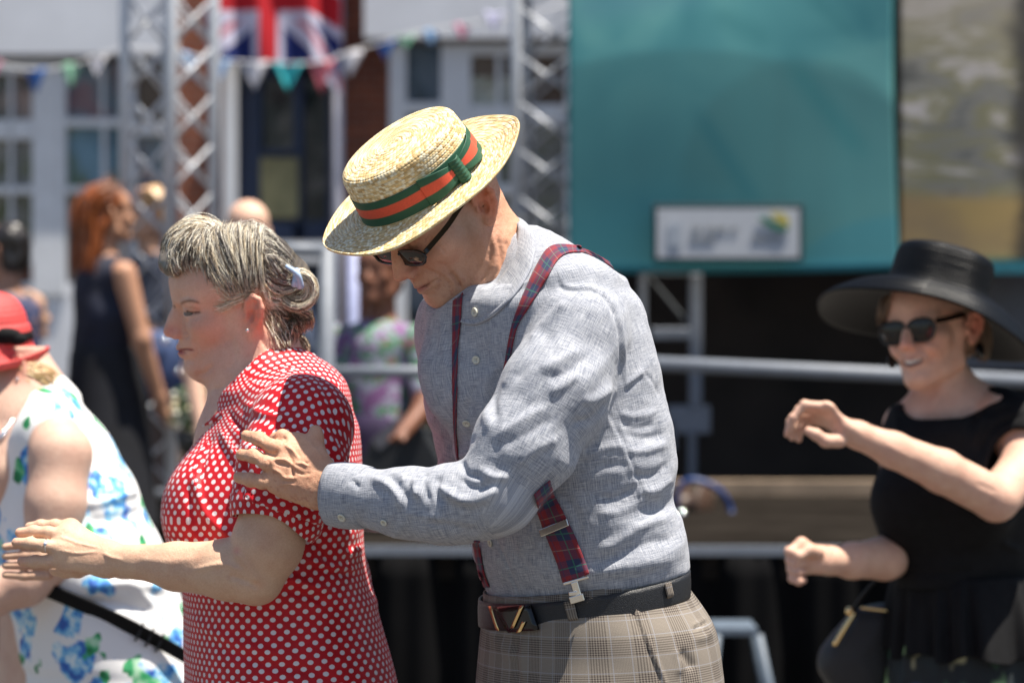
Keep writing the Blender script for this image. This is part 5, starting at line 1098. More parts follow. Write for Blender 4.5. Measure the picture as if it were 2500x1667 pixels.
    for i in range(-5, 6):
        y = i*.0050; b.sphere(H.p(.1035-abs(y)**1.6*9, y, -.0468+abs(y)*.14), np.array((.0030, .0028, .0050 if abs(i) < 3 else .004)), 10, 8, H.R)
    b.build('teeth', M['white'], root, True)
    glasses(H, root, dz=.0, X=.103, w=.058, h=.043, tilt=.05, templ=.0050, rim=.0026, temple_end=(.0, .076, .030), cx=.0315)
    for q in (1, -1):
        b = MB(); b.sphere(H.p(-.004, .097*q, -.042), np.array((.016, .006, .016)), 20, 12, H.R); b.build('earring', M['blackgloss'], root, True)
    # top with peplum
    S = SDF(); S.g = 'torso'; ANG = math.radians(28)
    rows = [(1015, 2200, 2560), (1060, 2160, 2570), (1160, 2146, 2570), (1231, 2128, 2565), (1294, 2138, 2555), (1351, 2172, 2545), (1407, 2184, 2535), (1430, 2184, 2535)]
    S.stack(silh(rows, ANG, .66, Y0+.02), .03, pw=2.15); S.rc(W(2225, 1040, Y0+.0), W(2440, 1020, Y0+.02), .048, .058, .05); S.ell(W(2215, 1215, Y0-.09), (.07, .06, .075), None, .05); S.ell(W(2390, 1220, Y0-.10), (.07, .06, .075), None, .05)
    S.chain([(W(2430, 1030, Y0-.01), .062), (W(2508, 1062, Y0-.045), .067), (W(2512, 1085, Y0-.06), .067)], .03); a = W(2509, 1095, Y0-.07); S.rc(a, a+nrm((-.3, -.7, -.75))*.1, .061, .07, .004, '-')
    nc = p(-.005, 0, -.085); S.ell(W(2312, 985, Y0-.02), (.088, .11, .034), ROT(0, -.22, 0), .006, '-'); S.rc(W(2310, 930, Y0), W(2310, 985, Y0+.01), .07, .066, .006, '-')
    V, F = S.mesh(.0045, smooth=3); N = normals(V, F); V = V+N*(fbm(V*12, 3, 3)*.003)[:, None]
    V = sculpt(V, N, [([g(700, 740), g(740, 640), g(830, 590)], 7, 6), ([g(720, 780), g(780, 680), g(870, 640)], 5, -5), ([g(680, 700), g(720, 610), g(780, 560)], 6, -4), ([g(640, 640), g(690, 600)], 6, 3), ([g(440, 1180), g(560, 1190), g(700, 1180)], 8, -3), ([g(430, 620), g(440, 700), g(420, 800)], 8, 3), ([g(800, 1080), g(860, 1110)], 8, 5)])
    mesh_np('top', V, F, M['blackcloth'], root)
    def skirt(name, zt, zb, wt, wb, dpt, dpb, amp, nf, mat, cxt, cxb, nz=60, nth=420, seed=0, th=.002):
        P = np.zeros((nth, nz, 3)); ct = W(cxt, zt, Y0+.02); cb = W(cxb, zb, Y0+.02); t = np.arange(nth)*2*math.pi/nth; rt, rb = wt*KK*(Y0+.02-CAMY), wb*KK*(Y0+.02-CAMY)
        for j in range(nz):
            f = j/(nz-1); e = f**.8; c = ct*(1-f)+cb*f; ph = t*nf+1.5*np.sin(t*3+seed)+.8*np.sin(t*7+f*1.2); w = amp*e*np.sin(ph)+amp*.5*e*np.sin(ph*1.7+f)
            R1 = rt*(1-e)+rb*e+w; R2 = dpt*(1-e)+dpb*e+w; P[:, j] = np.stack([c[0]+R1*np.cos(t), c[1]+R2*np.sin(t), c[2]+.008*e*np.sin(ph*.5)], 1)
        V, F = grid_mesh(P, True); N = normals(V, F)
        if (N*(V-V.mean(0)))[:, :2].sum(1).mean() < 0: F = F[:, ::-1]; N = -N
        V, F = thick(V, F, th, N); return mesh_np(name, V, F, mat, root)
    skirt('peplum', 1400, 1590, 178, 212, .115, .165, .010, 17, M['blackcloth'], 2358, 2372)
    t = NT('leafy_print', .8); oc = t.tc(); v = t.n('TexVoronoi', None, Vector=t.mix(.08, oc, t.n('TexNoise', None, Vector=oc, Scale=12.).outputs[1]), Scale=26.).outputs; pk = t.sep(v[1])[0]
    cc = t.ramp(pk, [(.0, (.010, .018, .022)), (.35, (.03, .09, .05)), (.5, (.02, .04, .12)), (.62, (.22, .36, .16)), (.8, (.42, .40, .24)), (.95, (.05, .12, .07))], 'CONSTANT'); t.col(t.mix(t.n('MapRange', None, Value=v[0], _1=.35, _2=.55).outputs[0], cc, (.008, .012, .014)))
    skirt('skirt', 1560, 2350, 190, 260, .14, .2, .016, 12, t.m, 2365, 2365, 60, 300, 3)
    # hair under the hat
    S = SDF(); E = lambda c_, r_, kk=.015, op='+': S.ell(p(*c_), np.array(r_)*H.s, H.R, kk, op)
    E((-.02, 0, .05), (.092, .083, .078)); E((-.045, 0, -.015), (.055, .084, .05), .02); E((.105, 0, .03), (.06, .10, .052), .01, '-'); E((.045, .09, -.0), (.055, .05, .075), .01, '-'); E((.045, -.09, .0), (.045, .05, .075), .01, '-'); E((-.006, .088, -.005), (.02, .02, .034), .008, '-')
    hu0 = nrm((.25, .12, .96)); S._add(lambda z: (z-W(2292, 722, Y0+.01))@hu0, (-9, -9, -9), (9, 9, 9), .001, '&')
    V, F = S.mesh(.0045, smooth=2); N = normals(V, F); V = V+N*(fbm(H.loc(V)*np.array((30, 30, 90)), 3, 2)*.005)[:, None]; c = np.array((.20, .13, .085))*(1+.5*fbm(V*90, 2))[:, None]; mesh_np('hair', V, F, M['hair'], root, col=np.clip(c, .02, 1))
    G = [[p(-.02, .082, .04), p(-.035, .094, .0), p(-.04, .088, -.04), p(-.03, .078, -.062)], [p(-.04, .078, .04), p(-.07, .088, .0), p(-.075, .082, -.04), p(-.06, .07, -.068)], [p(-.07, .05, .04), p(-.105, .06, .0), p(-.11, .055, -.035), p(-.12, .05, -.055)]]
    strands('hair_side', G, 420, .0009, lambda rnd, u: np.array([(.24, .16, .10), (.34, .27, .20), (.12, .08, .05)][rnd.randint(3)]), root, 3, .004)
    strands('hair_fringe', [[p(.085, -.035, .088), p(.096, -.045, .062), p(.090, -.056, .045)], [p(.07, -.055, .085), p(.078, -.066, .055), p(.072, -.072, .03)], [p(.04, -.07, .075), p(.045, -.08, .04), p(.04, -.082, .01)]], 160, .0009, lambda rnd, u: np.array([(.24, .16, .10), (.34, .27, .20), (.12, .08, .05)][rnd.randint(3)]), root, 6, .004)
    # wide straw hat, tipped back
    def hatpt(cpt, R, prof, nth, squash=1.0, dip=None):
        th = np.arange(nth)*2*math.pi/nth; P = np.zeros((nth, len(prof), 3))
        for j, (r_, z_) in enumerate(prof): P[:, j] = np.stack([r_*np.cos(th), r_*squash*np.sin(th), z_+(dip(r_, th) if dip else 0*th)], 1)
        V, F = grid_mesh(P, True); return V@R.T+cpt, F
    u = nrm((.25, .12, .96)); f = np.array((-.28, -.96, .0)); f = nrm(f-u*(f@u)); l = np.cross(u, f); R = np.stack([f, l, u], 1)
    cb_ = W(2292, 706, Y0+.01)
    pr = catmull([(0, .078), (.04, .078), (.075, .076), (.090, .071), (.0965, .062), (.099, .045), (.100, .02), (.102, .004), (.110, -.006), (.14, -.018), (.175, -.036), (.208, -.060), (.231, -.080)], 400)
    cum = np.concatenate([[0], np.cumsum(np.linalg.norm(np.diff(pr, axis=0), axis=1))]); s_ = np.arange(0, cum[-1], .0013); pr = np.stack([np.interp(s_, cum, pr[:, 0]), np.interp(s_, cum, pr[:, 1])], 1)
    tg = np.gradient(pr, axis=0); tg /= np.linalg.norm(tg, axis=1)[:, None]; w_ = (s_/.0088) % 1; hh = .0030*np.sqrt(np.clip(1-(2*w_-1)**2, 0, 1)); pr2 = pr+np.stack([-tg[:, 1], tg[:, 0]], 1)*hh[:, None]
    inner = [(a, b_-.003) for a, b_ in pr[::-6] if a > .101]+[(.099, .0), (.097, .04), (.09, .066), (.0, .072)]
    k0 = len(pr2); full = np.vstack([pr2, inner]); dip = lambda r_, th: np.clip((r_-.11)/.11, 0, 1)**1.3*(.012*np.cos(2*th+.4)+-.0+.012*np.cos(th)+.004*np.sin(4*th))
    V, F = hatpt(cb_, R, full, 900, .97, dip); V0 = V.copy(); N = normals(V, F); th_ = np.repeat(np.arange(900)*2*math.pi/900, len(full)); rr = np.tile(full[:, 0], 900); top = np.tile(np.arange(len(full)) < k0, 900)
    V = V+N*(np.where(top, 1, .3)*.0006*np.sin(th_*np.maximum(rr, .02)/.0012+np.tile(np.concatenate([np.floor(s_/.0088)**2*1.7, np.zeros(len(inner))]), 900)))[:, None]*np.where(np.abs(rr) > .01, 1, 0)[:, None]
    mesh_np('wide_brim_hat', V, F[:, ::-1], M['bstraw'], root)
    for q in (-.1, .1):
        b = MB(); c = W(2340, 2600, Y0); b.sphere((c[0]+q, Y0-.04, .04), (.045, .12, .045), 16, 10); b.lohi((c[0]+q-.042, Y0-.14, .002), (c[0]+q+.042, Y0+.07, .02)); b.build('shoe', M['leather'], root, True)
    return root
BLACK = build_black()
# shoulder bag behind her hip
def build_bag():
    Y0 = 1.66; r = empty('shoulder_bag', W(2090, 1640, Y0+.0), 'black leather shoulder bag with gold zip beside black skirt', 'bag')
    g = lambda x, y, Y=0: W(1880+x/1.416, 560+y/1.416, Y0+Y)
    out = [(300, 1300), (425, 1310), (430, 1560), (400, 1640), (250, 1620), (175, 1540), (165, 1470), (210, 1400)]; C = catmull(np.array([g(*o) for o in out+[out[0]]]), 81)[:-1]; c0 = C.mean(0)
    P = np.zeros((80, 13, 3))
    for j in range(13):
        a = (j/12-.5)*math.pi; P[:, j] = c0+(C-c0)*max(math.cos(a), .0)**.45+np.array([0, .045*math.sin(a), 0])
    V, F = grid_mesh(P, True); V = V+fbm(V*20, 2)[:, None]*.003; mesh_np('bag_body', V, F, M['leather'], r)
    b = MB(); b.tube(catmull([g(292, 1322, -.05), g(262, 1370, -.055), g(222, 1438, -.055)], 12), .0062, 8); b.sphere(g(275, 1318, -.05), .009, 12, 8); b.build('zip', M['gold'], r, True)
    b = MB(); b.tube(catmull([g(312, 1306, -.045), g(360, 1312, -.048), g(412, 1318, -.048)], 12), .0030, 8); b.build('metal_trim', M['gold'], r, True)
    P = catmull([g(285, 1320, -.02), g(330, 1250, -.05), g(400, 1170, -.07), g(440, 1110, -.06), g(520, 900, -.02), g(620, 700, .0)], 40); Q = np.stack([P+np.array([-.009, 0, -.006]), P, P+np.array([.009, 0, .006])], 1); V, F = grid_mesh(Q); V, F = thick(V, F, .003); mesh_np('strap', V, F, M['leather'], r)
    return r
build_bag()
# ================================================================ WOMAN IN WHITE FLORAL DRESS
def build_white():
    Y0 = 1.45; root = empty('person', (W(150, 2600, Y0)[0], Y0, 0), 'woman in red straw hat and white dress with blue flowers', 'person')
    H = Head(ROT(3.40, .42, -.05), W(22, 908, Y0), .90)
    S = SDF(); head(S, H, fem=True, jowl=.6, ears=(1, -1)); p = H.p
    nb = W(70, 985, Y0)
    S.rc(p(-.03, 0, -.02), nb, .05, .06, .03); S.rc(p(.01, 0, -.06), W(30, 1010, Y0-.01), .04, .05, .03); S.rc(W(40, 1040, Y0-.03), W(30, 1150, Y0-.04), .09, .11, .05); S.rc(nb, W(170, 1300, Y0), .08, .13, .04); S.rc(W(170, 1300, Y0), W(170, 2000, Y0), .13, .14)
    for q in (-.1, .1): S.chain([(W(170, 2000, Y0)+(q*.3, q, 0), .10), (W(160, 2400, Y0)+(q*.3, q, -.1), .06), (np.array([W(160, 0, Y0)[0], Y0+q, .08]), .045)], .03)
    S.chain([(W(125, 1050, Y0-.12), .050), (W(148, 1110, Y0-.19), .056), (W(136, 1230, Y0-.215), .055), (W(118, 1365, Y0-.235), .047), (W(60, 1420, Y0-.25), .044), (W(-30, 1455, Y0-.26), .040), (W(-140, 1470, Y0-.26), .028)], .015)
    hc = W(-150, 1470, Y0-.26); S.rc(hc, hc+(-.07, 0, .01), .024, .018, .01)
    for i in range(4): S.chain([(hc+(-.07, .0, .03-.016*i), .009), (hc+(-.11, 0, .03-.018*i), .008), (hc+(-.14, 0, .026-.017*i), .007)], .004)
    zc = W(0, 846, Y0)[2]; S._add(lambda z: z[:, 2]-zc, (-9, -9, -9), (9, 9, 9), .001, '&')
    V, F = S.mesh(.004, smooth=2); N = normals(V, F); c = skin_color(V, N, H, (.66, .44, .34), blush=.3); mesh_np('body', V, F, M['skin'], root, col=np.clip(c, 0, 1))
    S = SDF(); ANG = math.radians(-70)
    rows = [(985, 40, 175), (1017, 10, 225), (1061, -20, 268), (1120, -40, 302), (1175, -45, 335), (1250, -50, 362), (1328, -55, 400), (1400, -40, 432), (1448, -10, 446), (1520, 5, 470), (1600, 15, 490), (1667, 25, 505), (2000, -20, 560), (2300, -40, 600)]
    S.stack(silh(rows, ANG, .66, Y0), .03, pw=2.15); S.rc(W(105, 985, Y0), W(120, 1060, Y0-.12), .055, .068, .05); S.rc(W(95, 985, Y0), W(60, 1060, Y0+.14), .055, .068, .05)
    S.rc(W(150, 1110, Y0-.24), W(138, 1230, Y0-.28), .078, .070, .008, '-'); S.rc(W(130, 1050, Y0-.26), W(150, 1110, Y0-.25), .055, .07, .008, '-')
    nc = W(50, 940, Y0-.0); S.rc(nc, W(0, 1020, Y0-.05), .075, .085, .008, '-')
    V, F = S.mesh(.005, smooth=3); N = normals(V, F); V = V+N*(fbm(V*9, 3, 3)*.006)[:, None]; r = lambda x, y: (x/1.589, 680+y/1.589)
    V = sculpt(V, N, [([r(330, 880), r(420, 860), r(540, 820)], 12, 8), ([r(340, 940), r(460, 930), r(560, 900)], 12, -7), ([r(330, 1200), r(480, 1180), r(640, 1200)], 14, 8), ([r(300, 1270), r(450, 1260), r(600, 1290)], 14, -8), ([r(500, 1180), r(600, 1280), r(660, 1420)], 12, 6), ([r(300, 620), r(360, 760), r(330, 900)], 10, 5)])
    mesh_np('dress', V, F, M['floral'], root)
    # red hat with rolled brim
    u = nrm((-.02, -.10, 1)); f = np.array((-1, 0, 0.)); f = nrm(f-u*(f@u)); R = np.stack([f, np.cross(u, f), u], 1); cb = W(-46, 822, Y0); th = np.arange(400)*2*math.pi/400
    pr = catmull([(0, .088), (.035, .086), (.066, .072), (.084, .045), (.090, .015), (.094, .0), (.097, -.012), (.103, -.028), (.110, -.042), (.119, -.050), (.127, -.042), (.128, -.034), (.124, -.034), (.117, -.043), (.106, -.034), (.096, -.01), (.085, .03), (0, .075)], 260)
    cum = np.concatenate([[0], np.cumsum(np.linalg.norm(np.diff(pr, axis=0), axis=1))]); P = np.stack([np.stack([(a+.0008*abs(math.sin(cu/.0035)))*np.cos(th), (a+.0008*abs(math.sin(cu/.0035)))*np.sin(th), b_+np.clip((a-.1)/.03, 0, 1)*.012*np.cos(th*2)], 1) for (a, b_), cu in zip(pr, cum)], 1)
    V, F = grid_mesh(P, True); ht = mesh_np('straw_hat', V@R.T+cb, F[:, ::-1], plain('red_straw', (.66, .07, .065), .55, .2, 300, .5), root)
    P = np.stack([np.stack([a*np.cos(th), a*np.sin(th), b_+0*th], 1) for a, b_ in ((.0915, .018), (.0935, .011), (.0955, .003), (.0985, -.006))], 1); V, F = grid_mesh(P, True); V, F = thick(V, F, .002); mesh_np('hat_band', V@R.T+cb, F, M['blackcloth'], ht)
    b = MB(); c = W(16, 820, Y0-.075); b.sphere(c, (.03, .012, .016), 12, 8); b.sphere(c+np.array([.02, 0, -.006]), (.02, .01, .012), 12, 8); b.build('bow', M['blackcloth'], ht, True)
    h = lambda x, y, Y=0: W(x/1.846, 400+y/1.846, Y0+Y)
    G = [[h(100, 930, -.07), h(120, 980, -.075), h(160, 1020, -.07), h(210, 1030, -.05)], [h(90, 910, -.06), h(150, 930, -.07), h(210, 960, -.06), h(235, 1010, -.04)], [h(90, 890, -.02), h(150, 910, -.02), h(220, 950, -.01), h(240, 1000, 0)], [h(60, 890, .04), h(130, 910, .05), h(200, 950, .04), h(230, 1000, .03)]]
    strands('hair', G, 1300, .0013, lambda rnd, u: np.array([(.62, .42, .20), (.78, .60, .34), (.40, .24, .11)][rnd.randint(3)]), root, 5, .007)
    b = MB(); L = catmull([h(95, 1060, -.09), h(88, 1100, -.10), h(65, 1140, -.11), h(40, 1180, -.12), h(5, 1230, -.13), h(-60, 1260, -.12)], 22)
    for q in L: b.sphere(q, .0062, 10, 8)
    b.build('necklace', M['silver'], root, True)
    b = MB(); b.sphere(h(78, 968, -.09), .004, 8, 6); b.build('ear_stud', M['silver'], root, True)
    for q in (-.1, .1):
        c = W(150, 2600, Y0); b = MB(); b.sphere((c[0]-.04, Y0+q, .04), (.12, .045, .045), 16, 10); b.lohi((c[0]-.15, Y0+q-.04, .002), (c[0]+.07, Y0+q+.04, .02)); b.build('shoe', M['white'], root, True)
    # cross-body strap and bag
    Pn = catmull([W(60, 1420, Y0-.24), W(148, 1455, Y0-.25), W(300, 1522, Y0-.25), W(447, 1600, Y0-.20), W(540, 1660, Y0-.14)], 40); up = np.array([.0, -.01, .0145])
    r2 = empty('crossbody_bag', W(560, 1760, Y0-.1), 'black strap and bag across the white floral dress', 'bag')
    Q = np.stack([Pn+up*k for k in (-1, -.5, 0, .5, 1)], 1); V, F = grid_mesh(Q); V, F = thick(V, F, .004); mesh_np('strap', V, F, M['blackcloth'], r2)
    for t in (.56, .60, .64):
        c = catmull(Pn, 100)[int(t*100)]; b = MB(); b.box(c, (.004, .008, .036), ROT(0, .45, 0)); b.build('strap_slider', M['leather'], r2)
    b = MB(); b.box(W(590, 1790, Y0-.1), (.20, .07, .16)); b.build('bag_body', M['blackcloth'], r2, bevel=.02)
    return root
build_white()
# ================================================================ SETTING
def struct(o): o['kind'] = 'structure'; return o
t = NT('paving', .9); oc = t.tc(); br = t.n('TexBrick', {'offset': .5}, Vector=oc, Color1=(.085, .078, .07, 1), Color2=(.11, .10, .09, 1), Mortar=(.09, .085, .08, 1), Scale=1.6, Mortar_Size=.012).outputs[0]
t.col(t.mix(.5, br, t.ramp(t.noise(oc, 6, 5, .6), [(.3, .6), (.7, 1.)]), 'MULTIPLY')); t.bump(t.noise(oc, 60, 4), .3, .003); M['paving'] = t.m
b = MB(); b.add([(-150, -60, 0), (150, -60, 0), (150, 200, 0), (-150, 200, 0)], [(0, 1, 2, 3)]); struct(b.build('ground', M['paving']))
b = MB(); b.lohi((-9, 4.6, -.1), (-.35, 13.0, .2)); struct(b.build('pavement', M['paving'], bevel=.01))
M['wwhite'] = plain('white_render', (.71, .73, .78), .8, .06, 3, .1); M['wpaint'] = plain('white_gloss_paint', (.71, .73, .77), .4, .05, 8)
t = NT('red_brick', .9); oc = t.mp(t.tc(), (1, 1, 1), rot=(math.radians(90), 0, 0)); br = t.n('TexBrick', {'offset': .5}, Vector=oc, Color1=(.26, .075, .035, 1), Color2=(.17, .05, .03, 1), Mortar=(.22, .15, .12, 1), Scale=4.4, Mortar_Size=.02).outputs[0]
t.col(t.mix(.4, br, t.ramp(t.noise(t.tc(), 9, 4), [(.3, .6), (.7, 1.)]), 'MULTIPLY')); M['brick'] = t.m
M['navy'] = plain('navy_paint', (.006, .022, .075), .4, .15, 6); M['alu'] = plain('aluminium_tube', (.56, .58, .62), .40, .06, 40, Metallic=.25); M['dullalu'] = plain('dull_metal_tube', (.17, .19, .225), .55, .08, 30)
M['stageblack'] = plain('black_drape', (.0035, .0035, .004), .95, .3, 4, Specular_IOR_Level=.1); M['deckwood'] = plain('stage_board', (.017, .0145, .0125), .95, .3, 5, Specular_IOR_Level=.0)
M['wood'] = plain('raw_timber', (.30, .22, .15), .7, .2, 12)
YB = 14.0
def glass_mat(name, cols, scale, seed=0):
    t = NT(name, .12); oc = t.mp(t.tc(), loc=(seed*3.1, seed, seed*1.7)); t.col(t.ramp(t.noise(oc, scale, 3, .6, 1.), cols)); t.b.inputs['Specular IOR Level'].default_value = .35; return t.m
def px_box(m, x0, y0, x1, y1, Y, dep):
    a = W(x0, y0, Y); c = W(x1, y1, Y); return m.lohi((a[0], Y, c[2]), (c[0], Y+dep, a[2]))
def build_building():
    r = empty('shop_building', (0, YB+.5, 0), 'brick and white painted shopfront building behind the trusses', 'building')
    b = MB(); a = W(-900, 0, YB+.15); 
    px_box(b, -2600, -1400, 575, 1358, YB+.15, 4.0); px_box(b, 812, -1400, 2900, 1358, YB+.15, 4.0); px_box(b, 575, -1400, 812, 60, YB+.15, 4.0); px_box(b, 575, 60, 812, 1358, YB+.55, 3.6); b.build('wall', M['brick'], r)
    for x0, x1, y1 in ((-1600, 425, 132), (888, 3200, 92)):
        b = MB(); px_box(b, x0, -700, x1, y1, YB-.10, .25); b.build('fascia', M['wwhite'], r); b = MB(); px_box(b, x0, y1, x1, y1+14, YB-.02, .17); b.build('fascia_painted_shadow', plain('painted_shadow_grey', (.10, .10, .11), .8), r)  # dark strip below each fascia stands in for the shadow there
    b = MB(); px_box(b, -700, 690, 300, 1358, YB+.05, .10); b.build('plinth', M['wwhite'], r)
    # left bay window
    def win(x0, y0, x1, y1, frames, panes, fw=None):
        w = MB()
        for f in frames: px_box(w, *f, YB+.02, .12)
        o = w.build('window', M['wpaint'], r, bevel=.006)
        for i, (q, m) in enumerate(panes): p_ = MB(); px_box(p_, *q, YB+.11, .03); p_.build('pane', m, o)
        return o
    gA = glass_mat('glass_pink', [(.35, (.30, .20, .16)), (.5, (.42, .30, .26)), (.62, (.10, .10, .09))], 3); gB = glass_mat('glass_green', [(.35, (.09, .10, .05)), (.5, (.26, .25, .25)), (.65, (.12, .14, .05))], 3, 1)
    gC = glass_mat('glass_grey', [(.38, (.10, .12, .14)), (.5, (.16, .22, .27)), (.6, (.24, .14, .16))], 2.5, 2); gD = glass_mat('glass_blue', [(.36, (.10, .20, .28)), (.5, (.17, .31, .42)), (.62, (.12, .19, .14))], 2.2, 3); gE = glass_mat('glass_dark', [(.4, (.02, .03, .045)), (.5, (.06, .09, .13)), (.62, (.12, .15, .2))], 2, 4)
    gF = glass_mat('glass_brown', [(.4, (.10, .06, .04)), (.55, (.16, .10, .07))], 4, 5); gG = glass_mat('glass_cream', [(.38, (.20, .18, .12)), (.48, (.62, .60, .50)), (.6, (.50, .50, .40))], 5, 6); tan = plain('tan_panel', (.25, .19, .15), .7)
    win(0, 0, 0, 0, [(-420, 146, -330, 720), (-420, 146, 140, 178), (78, 178, 142, 720), (-330, 292, 78, 340), (-330, 455, 78, 473), (-330, 600, 78, 640), (22, 178, 30, 600), (-140, 178, -128, 600)], [((-330, 178, 78, 292), gA), ((-330, 340, 78, 455), gB), ((-330, 473, 78, 600), gB)])
    win(0, 0, 0, 0, [(142, 146, 160, 720), (160, 289, 300, 309), (248, 309, 258, 455), (160, 455, 300, 472), (292, 146, 310, 720), (246, 166, 254, 285)], [((160, 146, 292, 289), gC), ((160, 309, 292, 455), gD), ((160, 472, 292, 700), tan)])
    win(0, 0, 0, 0, [(310, 146, 330, 720), (330, 300, 420, 330), (330, 520, 420, 545), (415, 146, 428, 720)], [((330, 146, 415, 300), gF), ((330, 330, 415, 520), gC), ((330, 545, 415, 700), gE)])
    # right window
    win(0, 0, 0, 0, [(950, 108, 992, 900), (1076, 96, 1150, 900), (992, 250, 1076, 275), (992, 480, 1076, 505)], [((992, 104, 1076, 250), gE), ((992, 275, 1076, 480), gC), ((992, 505, 1076, 880), gE)])
    win(0, 0, 0, 0, [(1150, 100, 1400, 134), (1280, 134, 1300, 900), (1212, 134, 1224, 260), (1150, 256, 1280, 330), (1150, 450, 1280, 475), (1205, 330, 1217, 620), (1150, 620, 1280, 660), (1300, 256, 1400, 300), (1380, 134, 1400, 900)], [((1150, 134, 1280, 190), gF), ((1150, 190, 1280, 256), gG), ((1150, 330, 1280, 620), gB), ((1300, 134, 1380, 256), gF), ((1300, 300, 1380, 880), gB), ((1150, 660, 1280, 880), gE)])
    # navy door
    d = MB(); px_box(d, 576, 120, 640, 590, YB+.28, .1); px_box(d, 716, 120, 742, 590, YB+.28, .1); px_box(d, 798, 120, 812, 590, YB+.28, .1); px_box(d, 640, 120, 716, 190, YB+.28, .1); px_box(d, 640, 366, 716, 382, YB+.28, .1); px_box(d, 640, 540, 798, 640, YB+.28, .1); px_box(d, 742, 120, 798, 165, YB+.28, .1); px_box(d, 576, 590, 812, 1358, YB+.30, .1)
    door = d.build('door', M['navy'], r, bevel=.008); p_ = MB(); px_box(p_, 640, 190, 716, 366, YB+.36, .02); px_box(p_, 742, 165, 798, 540, YB+.36, .02); px_box(p_, 640, 382, 716, 540, YB+.36, .02); p_.build('door_glass', glass_mat('door_glass', [(.4, (.012, .013, .016)), (.55, (.035, .035, .038)), (.66, (.12, .11, .11))], 4, 7), door)
    n = MB(); px_box(n, 636, 386, 728, 532, YB+.25, .008); n.build('notice_board', plain('yellowed_notice', (.23, .22, .12), .8, .25, 9), door)
    m_ = MB(); px_box(m_, 545, 120, 576, 900, YB+.05, .1); m_.build('door_jamb', M['wpaint'], r)
    s_ = MB(); px_box(s_, 560, 590, 812, 640, YB+.02, .2); s_.build('door_step', M['wpaint'], r)
    m_ = MB(); a, c = W(826, -300, YB+.03), W(826, 1350, YB+.03); m_.bar(a, c, .034, 12); m_.build('drainpipe', plain('grey_pipe', (.50, .50, .58), .4), r, True)
    return r
build_building()
# union flag hung on the wall
def build_flag():
    nu, nv = 260, 220; P = np.zeros((nu, nv, 3)); C = np.zeros((nu, nv, 3)); red = np.array((.50, .004, .014)); blue = np.array((.006, .018, .14)); wh = np.array((.62, .60, .74))
    for i in range(nu):
        for j in range(nv):
            u = i/(nu-1)*1.0-.46; v = -(j/(nv-1))*1.0+.5   # u along, v up, in units of the hoist (flag drawn up in folds)
            sag = max(0, u-.30)*max(0, .5-v)*1.0; x = 655+u*330; y = -5-v*320+sag*330
            P[i, j] = W(x, y, YB-.16)+np.array([0, .025*math.sin(u*18+v*3)+.012*math.sin(u*31+1), 0]); U, Vv = u*1.5, v; c = blue
            m = .6; d1 = abs(Vv-U*m)/math.hypot(1, m); d2 = abs(Vv+U*m)/math.hypot(1, m)
            for d_, s_ in ((d1, (Vv-U*m)), (d2, (Vv+U*m))):
                if d_ < .10: c = wh
            for d_, s_ in ((d1, (Vv-U*m)*(1 if U > 0 else -1)), (d2, (Vv+U*m)*(-1 if U > 0 else 1))):
                if d_ < .062 and s_ < 0: c = red*.7+wh*.3
            if abs(U) < .165 or abs(Vv) < .165: c = wh
            if abs(U) < .10 or abs(Vv) < .10: c = red
            C[i, j] = c
    V, F = grid_mesh(P); V2, F2 = thick(V, F, .003); t = NT('flag_cloth', .8); t.col(t.n('Attribute', {'attribute_name': 'col'}).outputs[0])
    o = mesh_np('flag', V2, F2, t.m, None, col=np.vstack([C.reshape(-1, 3)]*2)); tag(o, 'red, white and blue cross flag hanging over the navy door', 'flag')
build_flag()
def build_bunting():
    r = empty('bunting', W(650, 150, YB-.6), 'string of small pastel pennants across the shopfront', 'bunting'); Yb = YB-.55
    L = [(-200, 120), (60, 168), (180, 158), (300, 120), (430, 130), (545, 148), (700, 155), (790, 150), (860, 125), (940, 102), (1000, 84), (1120, 62), (1260, 40), (1420, 0)]
    C = catmull(np.array([W(x, y, Yb) for x, y in L]), 200); b = MB(); b.tube(C, .006, 6); b.build('cord', plain('white_tape', (.7, .7, .72), .7), r)
    cols = {'blue': (.03, .12, .38), 'green': (.28, .55, .38), 'sky': (.30, .50, .78), 'white': (.72, .70, .74), 'teal': (.03, .42, .46), 'stripe': (.55, .14, .18), 'pink': (.70, .30, .42), 'lilac': (.5, .5, .7)}
    for x, y, c, w, h in ((88, 170, 'blue', 26, 62), (172, 158, 'green', 26, 55), (238, 140, 'white', 24, 50), (-20, 150, 'pink', 26, 60), (462, 132, 'sky', 26, 55), (540, 150, 'sky', 24, 50), (622, 153, 'white', 36, 66), (702, 155, 'teal', 38, 70), (785, 150, 'stripe', 32, 80), (855, 128, 'white', 34, 60), (942, 102, 'blue', 26, 48), (992, 88, 'green', 24, 34), (1052, 76, 'sky', 22, 34), (1128, 62, 'pink', 22, 36), (1205, 30, 'lilac', 24, 50)):
        P = np.array([[W(x-w*(1-v)*(1-.0)+2*w*(1-v)*u, y+h*v+4*math.sin(u*5+x), Yb)+np.array([0, .02*math.sin(u*6+x)*(.3+v), 0]) for v in np.linspace(0, .97, 8)] for u in np.linspace(0, 1, 8)])
        V, F = grid_mesh(P); V, F = thick(V, F, .003); mesh_np('pennant', V, F, plain('pennant_'+c, cols[c], .7), r)
build_bunting()
